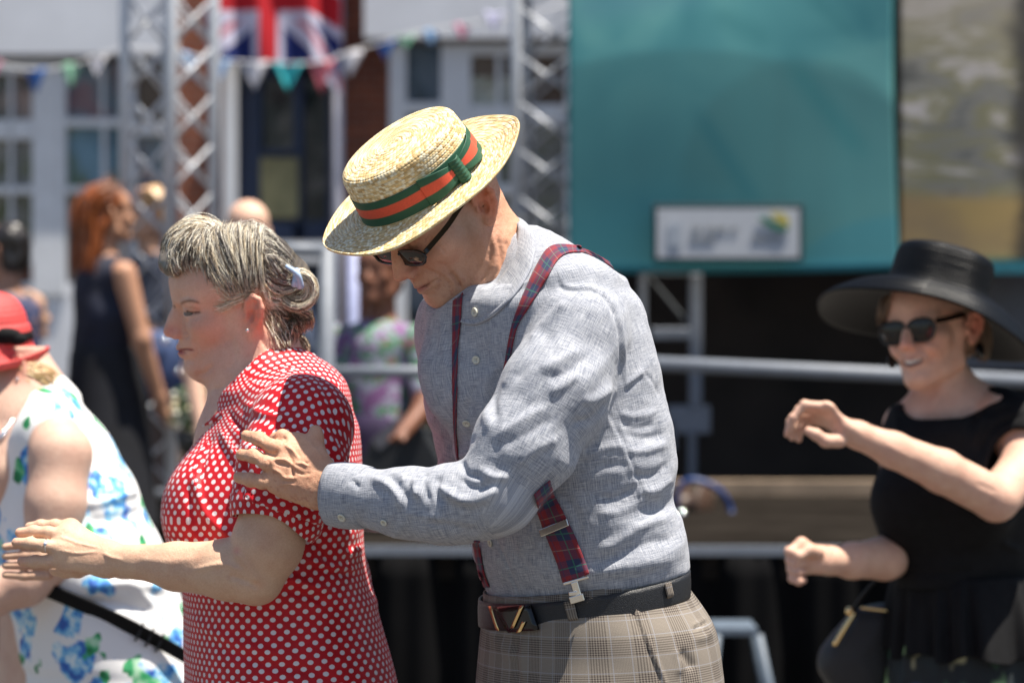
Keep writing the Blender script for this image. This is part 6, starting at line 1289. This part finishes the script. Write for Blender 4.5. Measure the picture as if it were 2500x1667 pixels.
# ---------------------------------------------------------------- stage
DZ = .70
def build_stage():
    r = empty('stage', (1.8, 6.8, 0), 'dark covered stage with black skirt behind the dancers', 'stage'); x0 = W(860, 0, 5.1)[0]; x1 = 5.2
    b = MB(); b.lohi((-1.75, 8.0, DZ-.10), (x1, 9.6, DZ)); b.lohi((x0, 5.1, DZ-.10), (x1, 8.0, DZ)); b.build('deck', M['deckwood'], r)
    b = MB(); b.lohi((x0-.01, 5.07, DZ-.022), (x1, 5.10, DZ+.008)); b.build('deck_edge_trim', M['dullalu'], r)
    P = np.array([[(x, 5.085+.025*math.sin(x*23)+.012*math.sin(x*51), z) for z in np.linspace(DZ-.024, .01, 10)] for x in np.linspace(x0, x1, 500)]); V, F = grid_mesh(P); V, F = thick(V, F, .004); mesh_np('skirt', V, F, M['stageblack'], r)
    b = MB(); b.lohi((x0-.02, 5.12, 0), (x0+.01, 8.0, DZ-.1)); b.build('side_skirt', M['stageblack'], r)
    b = MB(); b.lohi((.50, 9.35, DZ), (x1, 9.40, 4.6)); b.build('back_drape', plain('dark_backcloth', (.030, .022, .018), .9, .5, 2.5), r)
    b = MB(); b.lohi((x1, 5.1, DZ), (x1+.05, 9.4, 4.6)); b.build('side_shade_sheet', M['stageblack'], r)  # unseen black sheet at the side, added to darken the stage interior
    b = MB(); b.lohi((.45, 8.45, 4.6), (x1+.1, 9.5, 4.7)); b.build('shade_slab', M['stageblack'], r)  # unseen slab overhead, added to keep daylight off the stage interior
    b = MB(); a = W(1560, 1178, 8.2); c = W(2220, 1205, 8.2); b.lohi((a[0], 8.2, a[2]-.065), (c[0]+.6, 8.26, a[2]+.01)); b.build('timber_batten', M['wood'], r, bevel=.004)
    return r
build_stage()
def truss(x0, Y, s, ang, z0, z1, label, name='truss_tower'):
    r = empty(name, (x0, Y, z0), label, 'truss tower'); c = [np.array([x0, Y])+np.array([math.cos(ang+k*math.pi/2), math.sin(ang+k*math.pi/2)])*s/math.sqrt(2) for k in range(4)]
    for q in c: b = MB(); b.bar((q[0], q[1], z0), (q[0], q[1], z1), .025, 14); b.build('chord', M['alu'], r, True)
    n = int((z1-z0)/.42)
    for k in range(4):
        a, d = c[k], c[(k+1) % 4]; b = MB()
        for i in range(n):
            za = z0+.05+i*.42; m = (a+d)/2; A = np.array([a[0], a[1], za]); D_ = np.array([d[0], d[1], za+.21]); B2 = np.array([a[0], a[1], za+.42]); b.bar(A, D_, .008, 8); b.bar(D_, B2, .008, 8)
            A = np.array([d[0], d[1], za]); D_ = np.array([a[0], a[1], za+.21]); B2 = np.array([d[0], d[1], za+.42]); b.bar(A, D_, .006, 8); b.bar(D_, B2, .006, 8)
        b.build('lacing', M['alu'], r, True)
    b = MB(); b.lohi((x0-s*.85, Y-s*.85, z0+.003), (x0+s*.85, Y+s*.85, z0+.02)); b.build('base_plate', M['dullalu'], r); return r
ta = W(414, 0, 8.3); truss(ta[0], 8.3, .27, math.radians(9), DZ, 4.4, 'aluminium lattice truss tower standing left of the hanging flag')
ta = W(1345, 0, 8.7); truss(ta[0], 8.7, .27, math.radians(35), DZ, 4.4, 'aluminium lattice truss tower beside the left edge of the teal banner')
# ---------------------------------------------------------------- banners
def banner(name, x0, x1, y0, y1, Y, mat, label, wav=.02, lean=0):
    nu, nv = 90, 60; P = np.zeros((nu, nv, 3)); U = np.zeros((nu, nv, 2))
    for i in range(nu):
        for j in range(nv):
            u, v = i/(nu-1), j/(nv-1); xe = x1+(-10*math.sin(v*3.1)+8*v if u > .5 else 0)*(u-.5)*2*(1 if lean else 0); x = x0+(xe-x0)*u
            P[i, j] = W(x, y0+(y1-y0)*v+4*math.sin(u*4), Y)+np.array([0, wav*(math.sin(u*9+v*2)*.6+math.sin(u*4-v*5)*.5+.5*math.sin(v*7+u*3)), 0]); U[i, j] = (u, 1-v)
    V, F = grid_mesh(P); V2, F2 = thick(V, F, .003); u = np.vstack([U.reshape(-1, 2)]*2); o = mesh_np(name, V2, F2, mat, None, uv=u[F2].reshape(-1, 2)); return tag(o, label, 'banner')
def teal_mat():
    t = NT('teal_print_and_crease_shade', .75); u, v, _ = t.sep(t.tc('UV')); X = t.math('ADD', t.math('MULTIPLY', u, 798.), 1388.); Y = t.math('SUBTRACT', 664., t.math('MULTIPLY', v, 1084.))
    def disc(cx, cy, r, soft=10.):
        a = t.math('SUBTRACT', X, cx); b = t.math('SUBTRACT', Y, cy); d = t.math('SQRT', t.math('ADD', t.math('MULTIPLY', a, a), t.math('MULTIPLY', b, b)))
        return t.n('MapRange', None, Value=d, _1=r-soft, _2=r+soft, _3=1., _4=0.).outputs[0]
    def line(x0, y0, x1, y1, w):
        L = math.hypot(x1-x0, y1-y0); nx, ny = -(y1-y0)/L, (x1-x0)/L; d = t.math('ABSOLUTE', t.math('ADD', t.math('MULTIPLY', t.math('SUBTRACT', X, float(x0)), nx), t.math('MULTIPLY', t.math('SUBTRACT', Y, float(y0)), ny)))
        al = t.math('ABSOLUTE', t.math('ADD', t.math('MULTIPLY', t.math('SUBTRACT', X, (x0+x1)/2), (x1-x0)/L), t.math('MULTIPLY', t.math('SUBTRACT', Y, (y0+y1)/2), (y1-y0)/L)))
        return t.math('MULTIPLY', t.n('MapRange', None, Value=d, _1=0., _2=float(w), _3=1., _4=0.).outputs[0], t.n('MapRange', None, Value=al, _1=L*.35, _2=L*.6, _3=1., _4=0.).outputs[0])
    n = t.noise(t.mp(t.tc('UV'), (3, 5, 1), rot=(0, 0, .5)), 1, 2, .4, .8); c = t.ramp(n, [(.36, (.05, .24, .27)), (.5, (.085, .31, .33)), (.64, (.14, .40, .39))])
    for m, k, cc in ((disc(1680, 1100, 980), .8, (.055, .20, .215)), (disc(1960, 445, 300, 14.), .62, (.05, .165, .175)), (disc(1600, 880, 420, 60.), .35, (.035, .26, .32)), (disc(2200, 930, 400, 8.), .6, (.02, .18, .24)),
                     (line(1700, 270, 1850, 500, 34), .9, (.02, .15, .18)), (line(1930, 150, 2110, 380, 42), .85, (.02, .16, .18)), (line(1740, 30, 1880, 100, 40), .55, (.03, .2, .22)), (line(1980, -10, 2090, 90, 26), .5, (.03, .2, .22)), (line(1380, 30, 1720, -30, 60), .6, (.10, .27, .34)), (line(1400, 655, 2190, 648, 26), .6, (.03, .28, .38)), (line(1660, 560, 1800, 480, 40), .3, (.03, .2, .24))):  # the dark diagonals paint the shade of cloth creases into the colour
        c = t.mix(t.math('MULTIPLY', m, k), c, cc)
    c = t.mix(t.math('MULTIPLY', t.noise(t.mp(t.tc('UV'), (10, .8, 1)), 1, 3), .35), c, (.08, .33, .34)); t.col(c); return t.m
tb = banner('teal_banner', 1388, 2186, -420, 664, 8.35, teal_mat(), 'large teal printed banner hanging above the dark stage', .02, 1)
t = NT('landscape_print', .8); u, v, _ = t.sep(t.tc('UV')); n = t.noise(t.mp(t.tc('UV'), (2.0, 13, 1)), 1, 5, .65, .6); n2 = t.noise(t.mp(t.tc('UV'), (2, 5, 1), loc=(4, 2, 0)), 1, 3)
c = t.ramp(n, [(.34, (.10, .105, .10)), (.44, (.28, .27, .24)), (.52, (.27, .25, .13)), (.60, (.60, .55, .53)), (.68, (.36, .34, .32))]); top = t.n('MapRange', None, Value=v, _1=.40, _2=.62, _3=0., _4=1.).outputs[0]
c = t.mix(t.math('MULTIPLY', top, .7), c, (.36, .32, .265)); bot = t.n('MapRange', None, Value=v, _1=.17, _2=.14, _3=0., _4=1.).outputs[0]; c = t.mix(bot, c, t.ramp(n2, [(.35, (.34, .24, .13)), (.6, (.46, .32, .13))]))
d = t.math('ADD', t.math('ABSOLUTE', t.math('SUBTRACT', u, .62)), t.math('MULTIPLY', t.math('SUBTRACT', n2, .5), .35)); tr = t.n('MapRange', None, Value=d, _1=.04, _2=.12, _3=.85, _4=0.).outputs[0]; c = t.mix(tr, c, (.028, .026, .028)); t.col(c)
banner('landscape_banner', 2198, 2720, -420, 640, 8.40, t.m, 'banner printed with a grey and ochre landscape right of the teal one', .012)
b = MB(); px_box(b, 2190, 636, 2720, 668, 8.38, .02); tag(b.build('hem_strip', plain('teal_hem', (.02, .17, .22), .7)), 'narrow teal strip along the foot of the landscape banner', 'strip')
b = MB(); px_box(b, 2300, 668, 2720, 900, 8.9, .1); tag(b.build('grey_panel', plain('grey_panel', (.17, .18, .21), .7)), 'plain grey panel below the landscape banner', 'panel')
def build_sign():
    r = empty('sponsor_sign', W(1778, 640, 8.2), 'white rectangular sign with dark border and green yellow swoosh', 'sign')
    b = MB(); px_box(b, 1594, 498, 1962, 640, 8.24, .02); b.build('border', plain('dark_border', (.02, .04, .045), .6), r, bevel=.003)
    b = MB(); px_box(b, 1604, 510, 1951, 629, 8.225, .012); b.build('panel', plain('sign_white', (.52, .54, .58), .5, .03), r); rnd = random.Random(3)
    b = MB()
    for x, y, n in ((1690, 556, 14), (1686, 580, 8), (1838, 578, 9)):
        for i in range(n):
            if rnd.random() < .12: continue
            px_box(b, x+i*8, y-6+rnd.random()*3, x+i*8+5, y+9, 8.220, .003)
    b.build('small_print', plain('grey_ink', (.27, .28, .29), .6), r); b = MB(); px_box(b, 1632, 545, 1664, 600, 8.220, .003); b.build('pale_emblem', plain('pale_ink', (.40, .44, .50), .6), r)
    for nm, pts, c in (('green_swoosh', [(1850, 530), (1872, 530), (1900, 548), (1930, 556), (1915, 566), (1890, 562), (1868, 548)], (.02, .16, .10)), ('yellow_swoosh', [(1880, 520), (1912, 522), (1928, 540), (1924, 552), (1902, 544), (1888, 530)], (.50, .42, .06))):
        V = [W(x, y, 8.215) for x, y in pts]+[W(x, y, 8.221) for x, y in pts]; n = len(pts); b = MB(); b.add(V, [tuple(range(n))]+[tuple(range(n, 2*n))[::-1]]+[(i, (i+1) % n, n+(i+1) % n, n+i) for i in range(n)]); b.build(nm, plain(nm, c, .6), r)
build_sign()
# ---------------------------------------------------------------- guard rails and stage clutter
def rails(name, bars, r_, Y, label, cat, mat=None, base=True):
    r = empty(name, W(bars[0][0], bars[0][1], Y), label, cat)
    for x0, y0, x1, y1, rad in bars: b = MB(); b.bar(W(x0, y0, Y), W(x1, y1, Y), rad, 14); b.build('rail' if abs(y1-y0) < abs(x1-x0) else 'upright', mat or M['dullalu'], r, True)
    return r
zg = lambda Y: 833.5+(CAMZ-DZ)/(KK*(Y-CAMY))
rails('guard_rail', [(1180, 868, 2900, 948, .024), (2650, 935, 2650, zg(5.3), .02), (1330, 872, 1330, zg(5.3), .018)], 0, 5.3, 'thick grey horizontal guard rail along the stage front', 'rail')
rails('barrier_frame', [(640, 608, 800, 612, .022), (798, 606, 798, 1450, .024), (640, 606, 640, 1450, .02), (800, 908, 1190, 908, .020), (1190, 908, 1190, 1340, .02)], 0, 5.2, 'grey tubular barrier frame between the woman in red and the man', 'barrier')
rails('banner_pole', [(862, 560, 862, 1330, .022)], 0, 6.6, 'pale blue upright pole behind the straw hat', 'pole', plain('pale_blue_paint', (.30, .33, .52), .5))
def stand():
    r = empty('equipment_stand', W(1680, 1100, 8.6), 'grey metal equipment stand in the dark under the banner', 'stand'); Y = 8.6
    for n, q in (('post', (1684, 668, 1714, 1000)), ('crossbar', (1590, 800, 1690, 828)), ('post', (1560, 640, 1578, 1060)), ('foot', (1630, 990, 1735, 1058)), ('crossbar', (1590, 1030, 1650, 1100))):
        b = MB(); px_box(b, *q, Y, .05); b.build(n, plain('stand_grey', (.20, .22, .26), .5), r, bevel=.006)
    b = MB(); b.bar(W(1690, 1050, Y), W(1690, zg(8.6), Y), .02); b.build('leg', M['dullalu'], r)
    for x in (1580, 1680): b = MB(); b.bar(W(1580, 670, Y+.02), W(1680, 790, Y+.02) if x == 1580 else W(1680, 670, Y+.02), .008); b.build('brace', plain('brace_grey', (.10, .11, .12), .5), r)
stand()
def cable():
    Y = 7.0; b = MB(); b.tube(catmull([W(1650, 1235, Y), W(1662, 1185, Y), (W(1700, 1172, Y)), W(1760, 1200, Y), W(1788, 1260, Y), W(1780, 1300, Y-.3), W(1740, 1300, Y-.35), W(1850, 1305, Y-.4), W(1700, 1310, Y-.4)], 60), .012, 8); tag(b.build('blue_cable', plain('blue_pvc', (.008, .04, .17), .4), None, True), 'loose loop of bright blue cable on the stage floor', 'cable')
    r = empty('cable_reel', W(1690, 1300, Y+.15), 'brown cable reel with chrome knobs on the stage floor', 'cable reel'); R = ROT(0, math.pi/2, .5)
    b = MB(); b.lathe([(0, -.05), (.09, -.05), (.09, -.04), (.05, -.035), (.05, .035), (.09, .04), (.09, .05), (0, .05)], W(1692, 1238, Y+.12), R@np.eye(3), 28); b.build('drum', plain('reel_brown', (.06, .035, .025), .5), r, True)
    for x, y in ((1722, 1292), (1662, 1258)): b = MB(); b.sphere(W(x, y, Y-.1), .024, 14, 10); b.build('knob', M['silver'], r, True)
cable()
def stool():
    Y = 4.6; r = empty('folding_step', (W(1790, 0, Y)[0], Y, 0), 'grey folding step stool in front of the stage skirt', 'step stool'); m = plain('blue_grey_metal', (.10, .13, .17), .5)
    b = MB(); px_box(b, 1740, 1530, 1850, 1552, Y-.1, .24); b.build('tread', m, r, bevel=.006); z = W(0, 1540, Y)[2]; xa, xb = W(1745, 0, Y)[0], W(1845, 0, Y)[0]
    for x, dx in ((xa, -.05), (xb, .10)):
        for yy in (-.1, .13): b = MB(); b.bar((x, Y+yy, z), (x+dx, Y+yy*1.4, .0), .013); b.build('leg', m, r, True)
    b = MB(); b.bar((xa-.02, Y-.1, z-.25), (xb+.03, Y-.1, z-.25), .01); b.build('brace', m, r)
stool()
def monitor():
    Y = 5.9; r = empty('stage_monitor', W(980, 1200, Y), 'black wedge loudspeaker on the stage behind the man\'s forearm', 'speaker'); a = W(860, 1120, Y); z0 = DZ
    V = []; top = [(872, 1150), (905, 1075), (985, 1005), (1040, 1060), (1090, 1150)]
    for y_ in (0, .35): V += [tuple(W(x, yy, Y)+np.array([0, y_, 0])) for x, yy in top]+[(W(1090, 0, Y)[0], Y+y_, z0), (W(872, 0, Y)[0], Y+y_, z0)]
    n = 7; b = MB(); b.add(V, [tuple(range(n)), tuple(range(n, 2*n))[::-1]]+[(i, n+i, n+(i+1) % n, (i+1) % n) for i in range(n)]); b.build('cabinet', plain('speaker_black', (.012, .014, .018), .6), r, bevel=.01)
    b = MB(); b.add([W(908, 1072, Y-.005), W(985, 1008, Y-.005), W(1010, 1030, Y-.005), W(925, 1100, Y-.005)], [(0, 1, 2, 3)]); b.build('grille', plain('grille_grey', (.11, .11, .13), .5), r)
monitor()
def planter(px, py, Y, w, label, seed, cols, n=260, hpx=70):
    rnd = np.random.RandomState(seed); r = empty('flower_planter', W(px, py+hpx, Y), label, 'planter'); c = W(px, py, Y); rad = w*KK*(Y-CAMY); z0 = c[2]-rad*.9
    b = MB(); b.lathe([(0, 0), (rad*.55, 0), (rad*.75, rad*.9), (rad*.68, rad*.9), (0, rad*.8)], (c[0], c[1], z0-rad*.9), None, 20); b.build('pot', plain('dark_pot', (.03, .03, .03), .6), r, True)
    b = MB(); b.bar((c[0], c[1], 0.0 if px < 700 else DZ), (c[0], c[1], z0-rad*.85), .03); b.build('pedestal', M['stageblack'], r)
    L = MB()
    for i in range(n):
        d = rnd.randn(3); d /= np.linalg.norm(d); q = c+d*rad*rnd.uniform(.4, 1.05)*np.array([1, 1, 1.1]); u = rnd.randn(3); u /= np.linalg.norm(u); w_ = np.cross(u, d); w_ /= max(np.linalg.norm(w_), 1e-6); s_ = rad*.22; L.add([q-w_*s_*.4, q+u*s_, q+w_*s_*.4, q-u*s_], [(0, 1, 2, 3)])
    L.build('foliage', plain('leaf_green', (.05, .11, .03), .6), r)
    for k, cc in enumerate(cols):
        for i in range(9):
            d = rnd.randn(3); d[1] = -abs(d[1]); d /= np.linalg.norm(d); b = MB(); b.sphere(c+d*rad*1.02, rad*.13, 8, 6); b.build('bloom', plain('bloom', cc, .5), r, True)
planter(470, 1000, 6.2, 58, 'planter of white and green blooms beside the lattice tower', 2, [(.75, .75, .65), (.55, .60, .30), (.7, .62, .4)])
planter(838, 985, 6.6, 38, 'cream flower pot behind the red dress shoulder', 5, [(.75, .68, .45), (.45, .5, .12)], 160)
planter(1075, 1000, 6.6, 52, 'pink and yellow flower pot behind the chest of the man', 7, [(.72, .30, .25), (.70, .60, .18), (.6, .65, .6)], 200)
# ---------------------------------------------------------------- onlookers
def onlooker(px, ytop, Y, zf, yaw, label, skin, hairc, top, bottom, hair='long', arms=((.0, .0), (.0, .0)), bald=False, extra=None, sleeveless=True, lean=0, pat=None):
    zt = W(px, ytop, Y)[2]; x = W(px, 0, Y)[0]; Ht = zt-zf; r = empty('person', (x, Y, zf), label, 'person'); sc = Ht/1.72; H = Head(ROT(yaw, lean, 0), (x, Y, zt-.135*sc), sc*.96)
    f = np.array([math.cos(yaw), math.sin(yaw), 0]); l = np.array([-f[1], f[0], 0]); c = np.array([x, Y, zf]); P = lambda a, b_, z: c+f*a*sc+l*b_*sc+np.array([0, 0, z*sc])
    S = SDF(); head(S, H, fem=True); S.rc(H.p(-.02, 0, -.02), P(-.02, 0, 1.38), .05*sc, .055*sc, .02); S.rc(P(-.02, 0, 1.35), P(-.01, 0, .95), .095*sc, .10*sc, .03); S.rc(P(-.01, -.12, 1.36), P(-.01, .12, 1.36), .05*sc, .05*sc, .03)
    for q, (el, wr_) in zip((1, -1), arms):
        sh = P(-.01, .165*q, 1.36); e = P(.0+.02+el*.20, .21*q, 1.10+.05*el); w_ = P(.10+el*.30, .19*q, .88+.34*wr_); S.chain([(sh, .048*sc), (e, .038*sc), (w_, .026*sc)], .02); hd = w_+(w_-e)*.28; S.rc(w_, hd, .030*sc, .022*sc, .01); 
        for k in range(4): S.rc(hd+l*(k-1.5)*.016*sc, hd+(w_-e)*.22+l*(k-1.5)*.018*sc, .009*sc, .007*sc, .004)
        S.rc(w_, hd+f*.03*sc, .012*sc, .010*sc, .006)
    for q in (1, -1): S.chain([(P(0, .07*q, .92), .07*sc), (P(0, .09*q, .50), .055*sc), (P(-.01, .09*q, .08), .036*sc)], .02); S.rc(P(-.03, .09*q, .04), P(.13, .10*q, .03), .036*sc, .028*sc, .02)
    V, F = S.mesh(.008, smooth=1); mesh_np('body', V, F, M['skin'], r, col=np.tile(skin, (len(V), 1)))
    def cm(n, cc): return cc if not isinstance(cc, tuple) else plain(n, cc, .8, .3, 12)
    S = SDF(); S.rc(P(-.01, -.13, 1.35), P(-.01, .13, 1.35), .060*sc, .060*sc, .04); S.rc(P(-.01, 0, 1.32), P(0, 0, .98), .125*sc, .13*sc, .05); S.rc(P(.0, -.06, 1.2), P(0, .06, 1.0), .11*sc, .11*sc, .05)
    if not sleeveless:
        for q, (el, wr_) in zip((1, -1), arms): S.rc(P(-.01, .165*q, 1.36), P(.01+el*.12, .20*q, 1.18), .062*sc, .058*sc, .03)
    V, F = S.mesh(.010, smooth=2); N = normals(V, F); V = V+N*(fbm(V*11, 2)*.006)[:, None]; mesh_np('top', V, F, cm('top_cloth', top), r)
    S = SDF(); S.rc(P(0, 0, 1.02), P(0, 0, .40), .15*sc, .20*sc, .04); V, F = S.mesh(.012, smooth=2); mesh_np('skirt', V, F, cm('skirt_cloth', bottom), r)
    if not bald:
        S = SDF(); E = lambda c_, r_, kk=.02, op='+': S.ell(H.p(*c_), np.array(r_)*H.s, H.R, kk, op); E((-.02, 0, .055), (.092, .082, .082)); E((-.05, 0, -.02), (.055, .08, .065), .03)
        if hair == 'long': E((-.075, 0, -.10), (.045, .078, .13), .04); E((-.085, .02, -.20), (.035, .065, .10), .04)
        E((.10, 0, .0), (.06, .10, .075), .01, '-'); V, F = S.mesh(.006, smooth=1); N = normals(V, F); V = V+N*(fbm(H.loc(V)*np.array((30, 30, 12)), 3)*.012)[:, None]; G_ = [[H.p(.02, .05*a, .13), H.p(-.06, .075*a, .09), H.p(-.10, .07*a, .0), H.p(-.10, .075*a, -.12), H.p(-.12, .08*a, -.26)] for a in (-1.1, -.6, 0, .6, 1.1)] if hair == 'long' else None
        if G_: strands('hair_strands', G_, 420, .0022, lambda rnd, u: np.array(hairc)*rnd.uniform(.35, 1.9), r, 2, .016)
        c_ = np.array(hairc)*(1+.6*fbm(V*np.array((60, 60, 15)), 2))[:, None]; mesh_np('hair', V, F, M['hair'], r, col=np.clip(c_, .005, 1))
    else:
        S = SDF(); E = lambda c_, r_, kk=.01, op='+': S.ell(H.p(*c_), np.array(r_)*H.s, H.R, kk, op); E((-.05, 0, .03), (.062, .082, .05)); E((-.045, 0, .115), (.09, .09, .05), .01, '-'); V, F = S.mesh(.006, smooth=1); N = normals(V, F); V = V+N*(fbm(V*60, 2)*.004)[:, None]; mesh_np('hair', V, F, M['hair'], r, col=np.tile(hairc, (len(V), 1)))
    if extra: extra(r, P, H)
    return r
navypat = NT('navy_pattern', .8); navypat.col(navypat.ramp(navypat.noise(navypat.tc(), 26, 2, .6), [(.42, (.014, .022, .07)), (.55, (.05, .07, .15)), (.66, (.30, .14, .08))])); navypat = navypat.m
florpat = NT('bright_blouse', .8); florpat.col(florpat.ramp(florpat.noise(florpat.tc(), 15, 2, .6), [(.38, (.18, .08, .20)), (.46, (.26, .26, .34)), (.54, (.05, .20, .08)), (.62, (.28, .11, .15))], 'CONSTANT')); florpat = florpat.m
def scarf(r, P, H):
    b = MB(); b.sphere(P(.10, .06, 1.33), (.05, .045, .05), 14, 10); b.build('orange_scarf', plain('orange_cloth', (.80, .16, .04), .7), r, True); b = MB(); b.sphere(P(.10, -.04, 1.32), (.035, .03, .03), 12, 8); b.build('pale_brooch', plain('pale_cloth', (.40, .45, .36), .7), r, True)
def rbag(r, P, H):
    b = MB(); b.sphere(P(.16, -.10, 1.0), (.15, .06, .15), 24, 16); b.build('denim_bag', plain('denim', (.03, .06, .16), .7, .3, 20), r, True)
    for a in (.0, .06): b = MB(); b.sphere(P(.16+a, -.18, 1.10-a*2), .016, 10, 8); b.build('bag_stud', M['silver'], r, True)
onlooker(10, 540, 6.6, .2, math.radians(160), 'dark haired onlooker in navy patterned top at the left edge', (.40, .22, .15), (.012, .009, .008), navypat, navypat, 'short', extra=scarf, sleeveless=False)
onlooker(262, 446, 7.8, .2, math.radians(35), 'onlooker with long ginger hair and dark navy dress', (.50, .27, .17), (.24, .065, .015), (.010, .013, .03), (.006, .007, .012), 'long', ((.0, .0), (.1, .0)), extra=rbag)
onlooker(362, 450, 8.6, .2, math.radians(200), 'blond onlooker in blue grey top standing behind the lattice tower', (.66, .40, .28), (.50, .28, .10), (.04, .05, .08), (.10, .07, .06), 'short', ((.1, .1), (.1, .1)), sleeveless=False)
onlooker(606, 482, 5.8, .2, math.radians(290), 'balding white haired onlooker behind the pinned up hair', (.72, .46, .34), (.62, .60, .56), (.05, .07, .12), (.04, .05, .07), bald=True, sleeveless=False)
onlooker(925, 582, 6.1, -.02+0.02, math.radians(250), 'onlooker in bright flowered blouse behind the grey barrier', (.20, .085, .05), (.03, .02, .015), florpat, (.025, .012, .05), 'short', ((.4, .5), (.4, .5)), sleeveless=False)
onlooker(60, 700, 7.6, .0, math.radians(20), 'small onlooker in dark clothes low behind the red straw hat', (.5, .3, .2), (.10, .06, .04), (.02, .025, .05), (.02, .02, .03), 'short')
